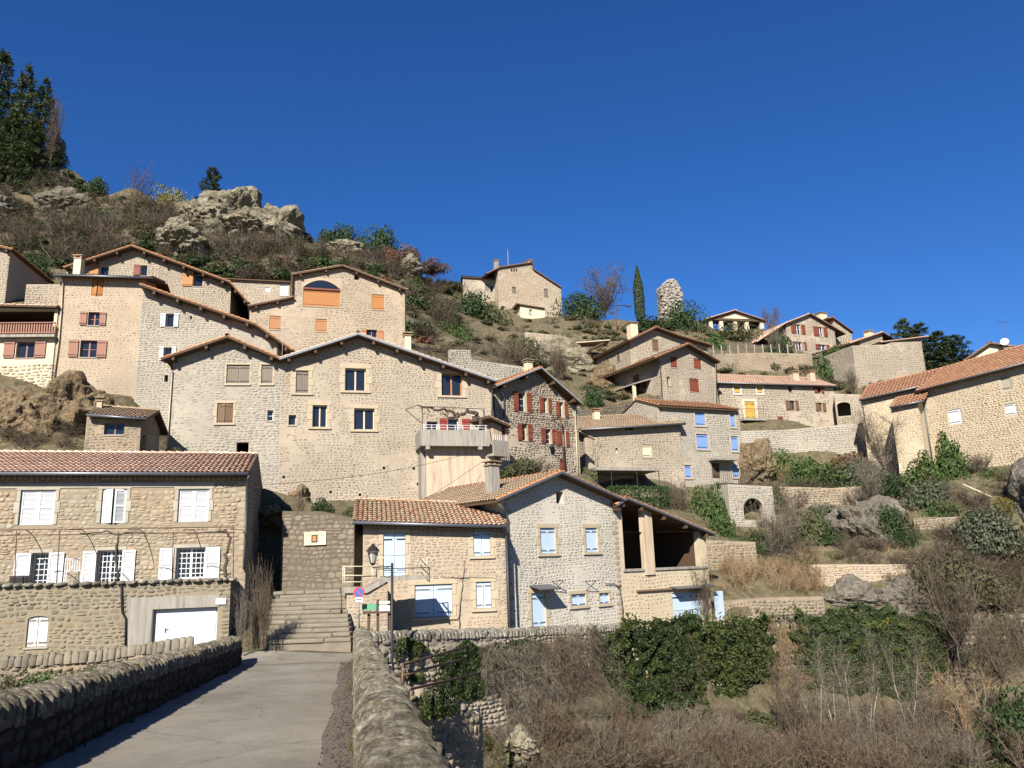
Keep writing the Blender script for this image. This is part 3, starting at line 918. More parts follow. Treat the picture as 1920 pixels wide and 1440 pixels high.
def stone_wall(name, label, a, b, tops, base, stone='dark', t=0.5, parts=0, cope=None, found=1.5, sw=0.26, sh=0.155, cat='wall', ctrl=None, ops=(), sides='', proud=0.022, gap=0.018, group=None, ctrltop=None, arch=0):
    """free-standing or retaining wall; tops: pixels of its top edge, left to right"""
    H = House(name, label, a, b, base, stone, D=t, cat=cat, ctrl=False, found=found, group=group)
    H.top = [H.hit_y(px, py, 0) for px, py in tops]
    for o in ops: H.win(*o, arch=arch)
    H.done(sides=sides, parts=parts, sw=sw, sh=sh, proud=proud, gap=gap, t=min(t, 0.4) - 0.01, patchy=False)
    tu = [p[0] for p in H.top]; tz = [p[1] for p in H.top]
    if ctrl is not None: 
        for u in (H.u0, (H.u0 + H.u1) / 2, H.u1):
            CTRL.append(tuple(H.wpt(u, -0.6, ctrl)))
    if ctrltop is not None:
        for u in (H.u0, (H.u0 + H.u1) / 2, H.u1):
            CTRL.append(tuple(H.wpt(u, t + 0.4, float(np.interp(u, tu, tz)) - ctrltop)))
    # the wall's flat top
    mb = MB()
    for (xa, za), (xb, zb) in zip(H.top[:-1], H.top[1:]):
        mb.poly([(xa, -0.01, za), (xb, -0.01, zb), (xb, t, zb), (xa, t, za)])
    mb.build('wall_top', MORTAR[stone], H.wall)
    if cope:
        T = []
        x = H.u0
        while x < H.u1:
            w = RNG.uniform(0.14, 0.26)
            z = float(np.interp(x + w / 2, tu, tz))
            sc = RNG.uniform(0.85, 1.15)
            M = np.column_stack([(0, -(t + 0.1) * RNG.uniform(0.95, 1.08), 0), (w * 1.02, 0, 0), (0, 0, 0.2 * sc)])
            T.append((M, np.array([x + w / 2, t / 2, z - 0.03]))); x += w
        pieces(H.wall, COPES, T, STONE[cope], 'coping_stone', 'coping_stones', 300 if parts else 0)
    return H
# ------------------------------------------------------------------ bridge and street
DB = ray(662, 1140)                                   # direction the bridge runs in
DECK0 = CAM[2] - 1.62
def deck_z(Y): return DECK0 + DB[2] * Y
def on_deck(px, py):
    d = ray(px, py)                                   # z: CAM+d.z*t = DECK0 + DB.z*t
    t = (DECK0 - CAM[2]) / (d[2] - DB[2]); return CAM + d * t
EL = on_deck(452, 1246); ER = on_deck(664.5, 1221)
def bridge_x(e, Y): return e[0] + DB[0] * (Y - e[1])
YEND = min(EL[1], ER[1])
mb = MB()
ys = np.linspace(-6, YEND + 0.3, 24)
for ya, yb in zip(ys[:-1], ys[1:]):
    xs = [np.linspace(bridge_x(EL, y) - 0.2, bridge_x(ER, y) + 0.2, 9) for y in (ya, yb)]
    for i in range(8):
        mb.poly([(xs[0][i], ya, deck_z(ya)), (xs[0][i + 1], ya, deck_z(ya)), (xs[1][i + 1], yb, deck_z(yb)), (xs[1][i], yb, deck_z(yb))])
def asphalt():
    m = bpy.data.materials.new('asphalt'); nt, nd, lk, bs = nodes(m)
    pos = worldpos(nd)
    n1 = noise_tex(nd, lk, 0.55, 6, pos); n2 = noise_tex(nd, lk, 60, 4, pos, 0.8); n3 = noise_tex(nd, lk, 3.0, 8, pos)
    r1 = ramp(nd, [((0.150, 0.132, 0.104), 0.35), ((0.192, 0.172, 0.138), 0.5), ((0.235, 0.212, 0.172), 0.66)]); lk.new(n1.outputs[0], r1.inputs[0])
    r2 = ramp(nd, [((0.62, 0.62, 0.62), 0.38), ((1.0, 1.0, 1.0), 0.55), ((1.35, 1.35, 1.35), 0.72)]); lk.new(n2.outputs[0], r2.inputs[0])
    c = mixc(nd, lk, 0.75, r1.outputs[0], r2.outputs[0], 'MULTIPLY')
    r3 = ramp(nd, [((0, 0, 0), 0.55), ((1, 1, 1), 0.68)]); lk.new(n3.outputs[0], r3.inputs[0])
    c = mixc(nd, lk, mathn(nd, lk, 'MULTIPLY', r3.outputs[0], 0.35), c, (0.10, 0.088, 0.07))
    dn = noise_tex(nd, lk, 1.5, 4, pos); ad = nd.new('ShaderNodeVectorMath'); ad.operation = 'MULTIPLY_ADD'
    lk.new(dn.outputs['Color'], ad.inputs[0]); ad.inputs[1].default_value = (0.6, 0.6, 0.6); lk.new(pos, ad.inputs[2])
    vo = nd.new('ShaderNodeTexVoronoi'); vo.feature = 'DISTANCE_TO_EDGE'; vo.inputs['Scale'].default_value = 0.42; lk.new(ad.outputs[0], vo.inputs['Vector'])
    cr = ramp(nd, [((1, 1, 1), 0.0), ((0, 0, 0), 0.012)]); lk.new(vo.outputs['Distance'], cr.inputs[0])
    c = mixc(nd, lk, mathn(nd, lk, 'MULTIPLY', cr.outputs[0], mathn(nd, lk, 'MULTIPLY', n3.outputs[0], 0.9)), c, (0.04, 0.035, 0.03))
    lk.new(c, bs.inputs['Base Color']); bs.inputs['Roughness'].default_value = 0.9; bs.inputs['Specular IOR Level'].default_value = 0.25
    bump(nd, lk, bs, n2.outputs[0], 0.012, 0.6)
    return m
ASPH = asphalt()
tag(mb.build('road', ASPH), kind='structure')
GRAVEL = plain_mat('gravel', (0.17, 0.135, 0.105), 0.95, 0.6, 30.0, 60, 0.03)
mb = MB()
for ya, yb in zip(ys[:-1], ys[1:]):
    wob = lambda y: 0.42 + 0.05 * math.sin(y * 1.3) + 0.03 * math.sin(y * 3.1)
    mb.poly([(bridge_x(ER, ya) - wob(ya), ya, deck_z(ya) + 0.006), (bridge_x(ER, ya) + 0.1, ya, deck_z(ya) + 0.006), (bridge_x(ER, yb) + 0.1, yb, deck_z(yb) + 0.006), (bridge_x(ER, yb) - wob(yb), yb, deck_z(yb) + 0.006)])
tag(mb.build('gravel_strip', GRAVEL), kind='structure')
# loose pebbles on the strip
T, S = [], []
for k in range(1600):
    y = RNG.uniform(3.5, YEND) ** 1.0; x = bridge_x(ER, y) - min(0.42, abs(RNG.normal(0, 0.2))); r = RNG.uniform(0.005, 0.014)
    M = np.column_stack([(r * 2, 0, 0), (0, 0, -r), (0, r * 2, 0)]); T.append((M, np.array([x, y, deck_z(y) + 0.008])))
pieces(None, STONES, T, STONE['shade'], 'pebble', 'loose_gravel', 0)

def parapet(name, label, e, sgn, h, t, y0, y1, stone, cope, y_near, ch=0.30):
    """bridge parapet along the deck edge; sgn -1 left, +1 right of the road"""
    root = thing(name, label, 'wall', (bridge_x(e, y1), y1, deck_z(y1)))
    o = np.array(root.location)
    Lw = (y1 - y0) * math.hypot(1, DB[0])
    d = np.array([DB[0], 1, 0]) / math.hypot(1, DB[0]); ang = math.atan2(d[1], d[0])
    slope = DB[2] / math.hypot(1, DB[0])
    mb = MB()
    mb.prism([(0, 0), (0, -6), (t, -6), (t, 0)], 0, 0)   # placeholder, rebuilt below
    mb = MB()
    out = np.array([d[1], -d[0], 0]) * sgn               # away from the road
    def q(a, b, z): return d * (-a) + out * b + np.array([0, 0, z + slope * -a])
    prev = None
    for a in np.linspace(0, Lw, 30):
        ring = [q(a, 0, -6), q(a, 0, h + 0.14 - ch), q(a, t, h + 0.14 - ch), q(a, t, -6)]
        if prev is not None:
            for i in range(3): mb.poly([prev[i], prev[i + 1], ring[i + 1], ring[i]])
        else: mb.poly(ring)
        prev = ring
    wall = mb.build('wall', MORTAR[stone], root)
    # face stones on the road side
    lay = layout(0, Lw - y_near, 0.0, h - 0.14, lambda U: np.full(len(U), h - 0.1), [], 0.36, 0.22)
    T, S = [], []
    for (u, z, w, hh) in lay:
        ex = -d; ey = out; base = q(u, 0, z)
        pr = 0.035 * RNG.uniform(0.4, 1.5)
        M = np.column_stack([ex * sgn * -1 * (w - 0.02) if sgn < 0 else ex * (w - 0.02), ey * pr, np.array([0, 0, 1.0]) * (hh - 0.02)])
        if np.linalg.det(M) < 0: M[:, 0] *= -1
        T.append((M, base)); S.append(w * hh / (1 + max(0.3, (y1 - u)) ** 2))
    pieces(wall, STONES, T, STONE[stone], 'stone', 'rubble_stones', 150, S)
    # outer face
    lay = layout(0, Lw, -3.0, h - 0.14, lambda U: np.full(len(U), h - 0.1), [], 0.42, 0.26)
    T, S = [], []
    for (u, z, w, hh) in lay:
        M = np.column_stack([d * (w - 0.02), -out * 0.03 * RNG.uniform(0.4, 1.5), np.array([0, 0, hh - 0.02])])
        if np.linalg.det(M) < 0: M[:, 0] *= -1
        T.append((M, q(u, t, z)))
    pieces(wall, STONES_FAR, T, STONE['cope'], 'stone', 'rubble_stones', 0)
    # end face
    lay = layout(0, t, 0, h - 0.14, lambda U: np.full(len(U), h - 0.1), [], 0.3, 0.22)
    T, S = [], []
    for (u, z, w, hh) in lay:
        M = np.column_stack([out * (w - 0.02), -d * 0.03, np.array([0, 0, hh - 0.02])])
        if np.linalg.det(M) < 0: M[:, 0] *= -1
        T.append((M, q(0, u, z)))
    pieces(wall, STONES, T, STONE[stone], 'stone', 'rubble_stones', 0)
    # coping of stones set on edge
    T, S = [], []
    a = 0.02
    while a < Lw - y_near:
        w = RNG.uniform(0.06, 0.15)
        M = np.column_stack([out * (t + 0.04) * RNG.uniform(0.95, 1.05), -d * w * 1.0, np.array([0, 0, 1.0]) * ch * RNG.uniform(0.88, 1.12)])
        if np.linalg.det(M) < 0: M[:, 0] *= -1
        T.append((M, q(a + w / 2, t / 2 + RNG.uniform(-0.025, 0.025), h + 0.1 - ch + RNG.uniform(-0.025, 0.02)))); S.append(a)
        a += w
    pieces(wall, COPES, T, STONE[cope], 'coping_stone', 'coping_stones', 300, S)
    return root
HW = 0.76
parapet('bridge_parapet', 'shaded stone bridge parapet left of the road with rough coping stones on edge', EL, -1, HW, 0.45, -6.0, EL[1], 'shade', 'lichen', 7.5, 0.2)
parapet('bridge_parapet', 'lichen-covered stone bridge parapet right of the road, nearest to the viewer', ER, 1, 0.80, 0.42, -2.0, ER[1], 'cope', 'lichen', 2.2, 0.19)

# ------------------------------------------------------------------ left house with white shutters
H = House('stone_house', 'long stone house with white louvred shutters and brown tiled roof behind the garage terrace', (0, 1000, 31.3), (463, 1000, 33.5), (300, 1090), 'warm', D=7.5, rise=4.5)
H.u0 = H.hit_y(-140, 1000)[0]
H.eave((-150, 886), (466, 887), 16.5, 5.2, 0.42, 'brown', genoise=2, parts=300)
for a in ((37, 919, 102, 984), (334, 917, 391, 978)):
    H.win(*a, 'closed', WHITE, style='louvre', sur=(GREYDRESS, 0.14), sill=False)
H.win(190, 917, 236, 981, 'closed', WHITE, style='louvre', ajar=24, sur=(GREYDRESS, 0.14), sill=False)
H.win(59, 1037, 90, 1099, 'glass', WHITE, L=(27, 57), Rr=(90, 119), style='louvre', trans=5, mull=0, sur=(GREYDRESS, 0.12), sill=False)
H.win(182, 1032, 228, 1095, 'glass', WHITE, L=(155, 180), Rr=(228, 253), style='louvre', trans=5, mull=1, sur=(GREYDRESS, 0.12), sill=False)
H.win(330, 1027, 384, 1085, 'glass', WHITE, L=(299, 325), Rr=(385, 412), style='louvre', trans=5, mull=1, sur=(GREYDRESS, 0.12), sill=False)
a, b, c, d = H.rect(-130, 906, 404, 915)
MB().box(a, b, -0.035, 0.02, c, d).build('lintel_band', GREYDRESS, H.root, bevel=0.01); H.sops.append((a, b, c, d))
H.pipe([(466, 891, -0.5), (463, 906, -0.12), (461, 980), (457, 1068)], mat=ZINC)
H.done(sides='R', parts=300, sw=0.25, sh=0.15, mortar='joint', gap=0.012, proud=0.022, patchy=False, quoins='R')
LEFT = H
# terrace wall in front with garage door
H = House('terrace_wall', 'stone terrace wall with white garage door and arched cream hatch', (0, 1150, 28.2), (430, 1150, 30.2), (300, 1226), 'umber', D=2.9, cat='wall', ctrl=False, found=2.0)
H.u0 = H.hit_y(-140, 1150)[0]
H.top = [H.hit_y(-200, 1102), H.hit_y(220, 1092), H.hit_y(432, 1085)]
W = H.win(285, 1141, 406, 1228, 'door', WHITE, leaves=1, name='garage_door', rec=0.2)
# garage leaf replaced by sectional panels
for c in list(W.children):
    if c.name.startswith('door_leaf'): bpy.data.objects.remove(c)
u0, u1, z0, z1 = H.rect(285, 1141, 406, 1228)
for i in range(4):
    pz0 = z0 + (z1 - z0) * i / 4; pz1 = z0 + (z1 - z0) * (i + 1) / 4
    MB().box(u0 + 0.06, u1 - 0.06, 0.17, 0.2, pz0 + 0.004, pz1 - 0.004).build('door_panel', WHITE, W, bevel=0.008)
MB().box(u0 + 0.4, u0 + 0.42, 0.13, 0.17, z0 + 0.8, z0 + 0.95).box(u0 + 0.4, u0 + 0.52, 0.12, 0.14, z0 + 0.9, z0 + 0.915).build('handle', IRON, W)
a, b, c, d = H.rect(238, 1118, 411, 1141); e = H.rect(238, 1118, 284, 1240)
MB().box(a, b, -0.03, 0.02, c, d).build('concrete_lintel', CONC, H.root)
MB().box(e[0], e[1], -0.028, 0.02, e[2], c - 0.002).build('concrete_jamb', CONC, H.root)
H.sops += [(a, b, c, d), (e[0], e[1], e[2], c), (u1, u1 + 0.1, z0, z1)]
W = H.win(50, 1155, 89, 1213, 'closed', paint('ivory', (0.74, 0.72, 0.64), 0.06), leaves=2, rec=0.25, arch=0.35)
W.name = 'hatch'
H.pipe([(227, 1092), (228, 1120), (229, 1148), (236, 1160), (235, 1240)], y=-0.07, r=0.035, mat=IRON, name='drain_pipe')
a, b, c, d = H.rect(405, 1121, 424, 1133)
pl = MB().box(a, b, -0.07, -0.045, c, d).build('wall_sign', WHITE, H.root)
tb = MB()
for i in range(2): tb.box(a + 0.05, b - 0.08 - 0.05 * i, -0.075, -0.0705, d - 0.09 - 0.09 * i, d - 0.06 - 0.09 * i)
tb.build('sign_text', GREYDRESS, pl)
H.done(parts=300, sw=0.26, sh=0.15, proud=0.022, sides='R', band=(1.0, 'dark'), mortar='joint', patchy=False)
mb = MB(); mb.poly([(H.u0, 0, H.top[0][1] - 0.01), (H.u1, 0, H.top[-1][1] - 0.01), (H.u1, H.D + 0.3, H.top[-1][1] - 0.01), (H.u0, H.D + 0.3, H.top[0][1] - 0.01)])
mb.build('terrace_floor', CONC, H.root)
TERR = H
# dark weathered band of coping along the terrace wall
T = []
x = H.u0
while x < H.u1:
    w = RNG.uniform(0.2, 0.42)
    T.append((np.column_stack([(w, 0, 0), (0, 0.3, 0), (0, 0, 0.16)]), np.array([x + w / 2, 0.1, float(np.interp(x, [p[0] for p in H.top], [p[1] for p in H.top])) - 0.02]))); x += w
pieces(H.wall, STONES, T, STONE['cope'], 'coping_stone', 'coping_stones', 0)
# pergola frame over the terrace
zt = H.top[0][1]
G = thing('pergola', 'rusty iron pergola frame with bare vine over the terrace of the white-shuttered house', 'pergola', H.wpt(H.u0 + 6, 0.3, zt), H.th)
def HL(px, py, y):
    x, z = H.hit_y(px, py, y); return (x - H.u0 - 6, y - 0.3, z - zt)
for xa, xb in ((27, 31), (106, 112), (219, 222), (322, 325), (437, 438)):
    MB().tube([HL(xa, 1096, 0.35), HL(xb, 996, 0.35)], 0.018, 6).build('post', RUST, G, True)
for yy in (992, 1002):
    MB().tube([HL(-100, yy + 3, 0.35), HL(440, yy - 4, 0.35)], 0.018, 6).build('rail', RUST, G, True)
for xa in (20, 128, 240, 342, 436):
    arc = [HL(xa, 993, 0.35)]
    x0, y0_, z0_ = arc[0]
    for k in range(1, 7):
        arc.append((x0 + 0.3 + 0.04 * k, y0_ + 0.46 * k, z0_ + 0.05 - 0.035 * k * k))
    MB().tube(arc, 0.016, 6).build('hoop', RUST, G, True)
v = MB()
def wig(pts, r, r1, mb, amp=0.05):
    q = []
    for (a, b) in zip(pts[:-1], pts[1:]):
        for f in np.linspace(0, 1, 5)[:-1]:
            q.append(np.array(a) * (1 - f) + np.array(b) * f + RNG.normal(0, amp * 0.5, 3))
    q.append(np.array(pts[-1])); mb.tube(q, r, 5, r1)
wig([HL(422, 1090, 0.3), HL(424, 1040, 0.3), HL(431, 1010, 0.3), HL(425, 994, 0.3), HL(400, 997, 0.3), HL(350, 1000, 0.3)], 0.07, 0.025, v)
wig([HL(219, 1090, 0.3), HL(219, 1030, 0.3), HL(221, 1003, 0.3), HL(200, 998, 0.3), HL(150, 1000, 0.3)], 0.045, 0.02, v)
wig([HL(221, 1003, 0.3), HL(240, 998, 0.3), HL(290, 999, 0.3)], 0.035, 0.015, v)
BARK = plain_mat('vine_bark', (0.10, 0.07, 0.05), 0.9, 0.4, 10, 60, 0.01)
v.build('vine_stem', BARK, G, True)
# garden chair and box on the terrace
t = thing('garden_chair', 'pale metal garden chair on the terrace beside the white shutters', 'chair', H.wpt(H.hit_y(135, 1090, 1.2)[0], 1.2, H.hit_y(135, 1094, 0)[1]), H.th + 0.4)
MB().box(-0.25, 0.25, -0.22, 0.22, 0.42, 0.45).build('seat', WHITE, t)
for sx in (-1, 1):
    for sy in (-1, 1):
        MB().box(sx * 0.24 - 0.015, sx * 0.24 + 0.015, sy * 0.2 - 0.015, sy * 0.2 + 0.015, -0.2, 0.42).build('leg', WHITE, t)
bk = MB()
for k in range(7): bk.box(-0.24 + k * 0.08 - 0.012, -0.24 + k * 0.08 + 0.012, 0.2, 0.225, 0.45, 0.86)
bk.box(-0.26, 0.26, 0.195, 0.23, 0.86, 0.9).build('backrest', WHITE, t)
t = thing('storage_box', 'dark storage box on the terrace near the leftmost lower window', 'box', H.wpt(H.hit_y(36, 1090, 0.9)[0], 0.9, H.hit_y(36, 1097, 0)[1]), H.th)
MB().box(-0.26, 0.26, -0.2, 0.2, -0.2, 0.28).build('box_body', IRON, t, bevel=0.02)
MB().box(-0.28, 0.28, -0.22, 0.22, 0.282, 0.32).build('lid', IRON, t, bevel=0.01)
# lower street parapet on the left
stone_wall('street_parapet', 'low stone street parapet below the white garage door', (0, 1255, 25.0), (352, 1225, 27.0), [(-200, 1247), (0, 1243), (180, 1231), (352, 1205)], (180, 1275), 'umber', t=0.4, parts=0, cope='dark', found=6.0)

# ------------------------------------------------------------------ steps, retaining wall, dark passage
Y0, Y1, NST = 29.4, 34.9, 12
st = thing('stone_steps', 'broad worn stone stairway rising from the road between the houses', 'steps', P(575, 1205, Y0))
so = np.array(st.location)
STEPM = plain_mat('step_stone', (0.25, 0.215, 0.16), 0.95, 0.35, 3.0, 25, 0.015, stain=(0.16, 0.14, 0.10), stain_scale=2.0)
zt0 = 0.0; 
ztop = P(575, 1107, Y1)[2]; zbot = P(575, 1206, Y0)[2]
for i in range(NST):
    f0, f1 = i / NST, (i + 1) / NST
    ya = Y0 + (Y1 - Y0) * f0; yb = Y0 + (Y1 - Y0) * f1 + (1.4 if i == NST - 1 else 0.12)
    z1 = zbot + (ztop - zbot) * f1
    xl = P(503 + (524 - 503) * f0, 1200, ya)[0] - 0.3; xr = P(652 + (640 - 652) * f0, 1200, ya)[0] + 0.1
    # each step is two or three long slabs
    cuts = [xl] + sorted(xl + (xr - xl) * np.clip(np.array([0.5]) + RNG.uniform(-0.3, 0.3, 1), 0.1, 0.9)) + [xr]
    sp = MB(); sp.box(xl - so[0], xr - so[0], ya + 0.05 - so[1], yb - so[1], z1 - 0.6 - so[2], z1 - 0.05 - so[2])
    step = sp.build('step', STEPM, st)
    for a, b in zip(cuts[:-1], cuts[1:]):
        dz = RNG.uniform(-0.012, 0.012); dy = RNG.uniform(-0.03, 0.03)
        MB().box(a + 0.006 - so[0], b - 0.006 - so[0], ya + dy - so[1], yb - so[1] - 0.01, z1 - 0.14 + dz - so[2], z1 + dz - so[2]).build('slab', STEPM, step, bevel=0.035)
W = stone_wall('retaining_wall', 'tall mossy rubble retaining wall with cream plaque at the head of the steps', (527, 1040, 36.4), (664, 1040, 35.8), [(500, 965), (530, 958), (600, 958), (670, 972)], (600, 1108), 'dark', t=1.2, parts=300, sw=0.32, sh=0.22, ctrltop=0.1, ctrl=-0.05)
a, b, c, d = W.rect(572, 997, 613, 1022)
pq = MB().box(a, b, -0.1, -0.045, c, d).build('plaque', CREAM, W.root)
MB().box(a + (b - a) * 0.34, a + (b - a) * 0.62, -0.115, -0.101, c + (d - c) * 0.2, c + (d - c) * 0.75).build('plaque_frame', IRON, pq)
MB().box(a + (b - a) * 0.39, a + (b - a) * 0.57, -0.122, -0.116, c + (d - c) * 0.28, c + (d - c) * 0.68).build('plaque_panel', ORANGEWOOD, pq)
tx = MB()
for i in range(9): tx.box(a + 0.08 + 0.09 * i, a + 0.13 + 0.09 * i, -0.104, -0.101, d - 0.16 - 0.02 * abs(4 - i) * 0.6, d - 0.07 - 0.02 * abs(4 - i) * 0.6)
tx.build('plaque_letters', GREYDRESS, pq)
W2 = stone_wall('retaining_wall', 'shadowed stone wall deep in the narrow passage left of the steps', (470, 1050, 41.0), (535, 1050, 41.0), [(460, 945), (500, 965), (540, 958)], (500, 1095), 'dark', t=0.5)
# timber lintel over the passage
t = MB(); p0, p1 = P(484, 968, 40.6), P(534, 945, 40.6)
t.obox((p0 + p1) / 2, (p1 - p0) / 2, (0, 0.12, 0), (0, 0, 0.09)); tag(t.build('timber_beam', WOOD), 'dark timber beam slanting over the dark passage left of the steps', 'beam')

# ------------------------------------------------------------------ annex, gable house and barn with pale blue shutters
H = House('stone_annex', 'low stone annex with mottled tile roof, pale blue shutters and large blue window', (680, 1080, 34.9), (949, 1080, 36.0), (800, 1187), 'warm', D=5.0, rise=2.5)
ANX = H
H.eave((661, 978), (949, 986), 17.0, 4.3, 0.45, 'mixed', genoise=2, parts=300, back=2.0)
W = H.win(719, 1000, 760, 1080, 'door', PALEBLUE, sur=(DRESSED, 0.16), sill=False, name='shuttered_door')
H.win(888, 996, 919, 1042, 'closed', PALEBLUE, sur=(DRESSED, 0.18))
H.win(893, 1091, 921, 1141, 'closed', PALEBLUE, sur=(DRESSED, 0.2))
H.win(778, 1096, 848, 1157, 'closed', PALEBLUE, leaves=2, sur=(DRESSED, 0.2))
H.pipe([(946, 987, -0.55), (949, 1000, -0.12), (952, 1080), (956, 1185)], mat=ZINC)
H.done(parts=300, quoins='L')
# climbing vine on the annex
v = MB()
def hv(px, py, y=-0.06): x, z = H.hit_y(px, py, y); return (x, y, z)
wig([hv(863, 1186), hv(861, 1150), hv(866, 1110), hv(868, 1084), hv(872, 1050)], 0.022, 0.008, v, 0.04)
wig([hv(868, 1084), hv(850, 1083), hv(832, 1083)], 0.02, 0.01, v, 0.04); wig([hv(868, 1084), hv(885, 1082), hv(930, 1084)], 0.016, 0.006, v, 0.04)
tag(v.build('climbing_vine', BARK, None, True), 'thin bare vine climbing the annex between its blue shutters', 'vine')
vo = bpy.data.objects['climbing_vine']; vo.location = H.loc; vo.rotation_euler = (0, 0, H.th)
# landing with stairs in front of the annex
G = House('stair_landing', 'stone landing with concrete slab and white railings in front of the annex door', (650, 1140, 32.2), (727, 1140, 32.6), (690, 1187), 'warm', D=2.2, cat='landing', ctrl=False)
G.top = [G.hit_y(648, 1110), G.hit_y(690, 1110), G.hit_y(727, 1091)]
G.done(parts=60, sides='L')
def gl(px, py, y=-0.06): x, z = G.hit_y(px, py, y); return (x, y, z)
sl_ = MB()
sl_.prism([G.hit_y(642, 1101, -0.1), G.hit_y(688, 1101, -0.1), G.hit_y(726, 1080, -0.1), G.hit_y(805, 1079, -0.1), G.hit_y(805, 1086, -0.1), G.hit_y(726, 1090, -0.1), G.hit_y(688, 1112, -0.1), G.hit_y(642, 1112, -0.1)], -0.1, 1.15)
sl_.build('landing_slab', CONC, G.root)
for pts in ([(643, 1062), (643, 1104)], [(646, 1064), (646, 1102)], [(698, 1062), (698, 1096)], [(790, 1046), (806, 1066)], [(800, 1045), (801, 1075)]):
    MB().tube([gl(*p) for p in pts], 0.022, 6).build('railing_post', CREAM, G.root, True)
for pts in ([(643, 1062), (698, 1062)], [(643, 1079), (698, 1079)], [(643, 1091), (690, 1091)], [(698, 1046), (800, 1045)]):
    MB().tube([gl(*p) for p in pts], 0.02, 6).build('railing_bar', CREAM, G.root, True)
for pts in ([(707, 1067), (806, 1064)], [(805, 1064), (805, 1091)], [(788, 1046), (804, 1066)], [(788, 1060), (804, 1078)], [(788, 1072), (804, 1090)], [(706, 1067), (706, 1083)], [(680, 1081), (706, 1080)], [(638, 1103), (641, 1125), (638, 1160)]):
    MB().tube([gl(*p) for p in pts], 0.02, 6).build('railing_bar', IRON, G.root, True)

H = House('gable_house', 'tall gabled stone house with pale blue shutters, blue door and orange tiled verge', (946, 1050, 37.2), (1163, 1050, 42.0), (1060, 1178), 'lime', D=9.0, rise=4.0)
GAB = H
Q = H.gable([(932, 937), (1054, 884), (1172, 936)], 0.56, 'old', fascia=ZINC, purl=False, parts=100, verge='orange')
H.win(1043, 922, 1057, 944, 'void')
H.win(1013, 990, 1041, 1038, 'closed', PALEBLUE, sur=(DRESSED, 0.2))
H.win(1098, 990, 1120, 1035, 'closed', PALEBLUE, sur=(DRESSED, 0.2))
W = H.win(997, 1112, 1023, 1176, 'door', PALEBLUE, sur=(DRESSED, 0.18), sill=False)
H.win(1071, 1114, 1098, 1136, 'closed', PALEBLUE, sur=(DRESSED, 0.16))
H.win(1124, 1112, 1142, 1132, 'closed', PALEBLUE, sur=(DRESSED, 0.14))
a, b, c, d = H.rect(992, 1100, 1030, 1106)
cn = MB(); cn.obox(((a + b) / 2, -0.42, d - 0.02), ((b - a) / 2, 0, 0), (0, 0.42, 0.09), (0, -0.005, 0.025)); cn.build('door_canopy', ZINC, W)
for xx in (1035, 1097):
    x, z = H.hit_y(xx, 1090, -0.02)
    MB().tube([(x, -0.02, z), (x + 0.3, -0.5, z + 0.02)], 0.02).tube([(x + 0.02, -0.02, z - 0.45), (x + 0.3, -0.5, z + 0.0)], 0.018).build('iron_bracket', IRON, H.root)
H.pipe([(934, 944, -0.5), (946, 957, -0.3), (951, 968, -0.12), (954, 1050), (957, 1186)], mat=ZINC)
H.chimney(921, 868, 937, 930, 1.6, CONC)
H.done(parts=300, sides='L', gap=0.03, quoins='LR')
v = MB()
def hv(px, py, y=-0.08): x, z = GAB.hit_y(px, py, y); return (x, y, z)
wig([hv(1170, 1172), hv(1166, 1130), hv(1161, 1100), hv(1150, 1096), hv(1135, 1095)], 0.035, 0.02, v, 0.05)
wig([hv(1161, 1100), hv(1164, 1092)], 0.03, 0.01, v, 0.04)
o = tag(v.build('climbing_vine', BARK, None, True), 'bare vine stump at the right corner of the blue-doored gable house', 'vine'); o.location = GAB.loc; o.rotation_euler = (0, 0, GAB.th)

H = House('open_barn', 'open-fronted barn with pale pillar, sloping tile roof and blue garage door', (1165, 1090, 42.0), (1330, 1090, 45.7), (1240, 1170), 'tan', D=7.0, rise=2.5, cat='barn')
BARN = H
H.gable([(1157, 946), (1177, 933), (1341, 1000)], 0.5, 'orange', fascia=ZINC, purl=True, parts=120)
# open front: a large opening above the low wall, split by the pillar
u0, u1, z0, z1 = H.rect(1168, 930, 1204, 1066)
H.ops.append((H.u0 + 0.3, H.u1 - 0.6, H.hit_y(1245, 1066)[1], 99)); H.sops.append((H.u0 + 0.1, H.u1 - 0.4, H.hit_y(1245, 1068)[1], 99))
W = H.win(1262, 1110, 1317, 1174, 'door', PALEBLUE, name='garage_door', sur=None)
a, b, c, d = H.rect(1256, 1100, 1330, 1105)
cn = MB(); cn.obox(((a + b) / 2, -0.3, d), ((b - a) / 2, 0, 0), (0, 0.32, 0.05), (0, 0, 0.02)); cn.build('door_canopy', ZINC, W)
MB().box(*[H.rect(1338, 1108, 1354, 1160)[i] for i in (0, 1)], -0.12, -0.07, H.rect(1338, 1108, 1354, 1165)[2], H.rect(1338, 1108, 1354, 1160)[3]).build('open_door_leaf', PALEBLUE, W)
H.done(sw=0.26, sh=0.2, t=0.35, parts=120, gap=0.09)
a, b, c, d = H.rect(1204, 960, 1225, 1082)
MB().box(a + 0.04, b - 0.06, -0.1, 0.2, c + 0.1, d + 0.2).build('pillar', RENDER, H.root, bevel=0.02)
a, b, c, d = H.rect(1168, 1064, 1330, 1069)
MB().box(a, b, -0.08, 0.4, c, d).build('ledge', CONC, H.root, bevel=0.02)
MB().box(H.u0 + 0.05, H.u1 - 0.05, 4.4, 4.55, -1.0, 6.0).build('added_dark_panel', WOOD, H.root)  # dark panels, here and next line, added so the barn interior reads black
MB().box(H.u1 - 0.58, H.u1 - 0.45, 0.36, 4.4, -1.0, float(np.interp(H.u1 - 0.5, [p[0] for p in H.top], [p[1] for p in H.top])) - 0.02).build('added_dark_panel', WOOD, H.root)
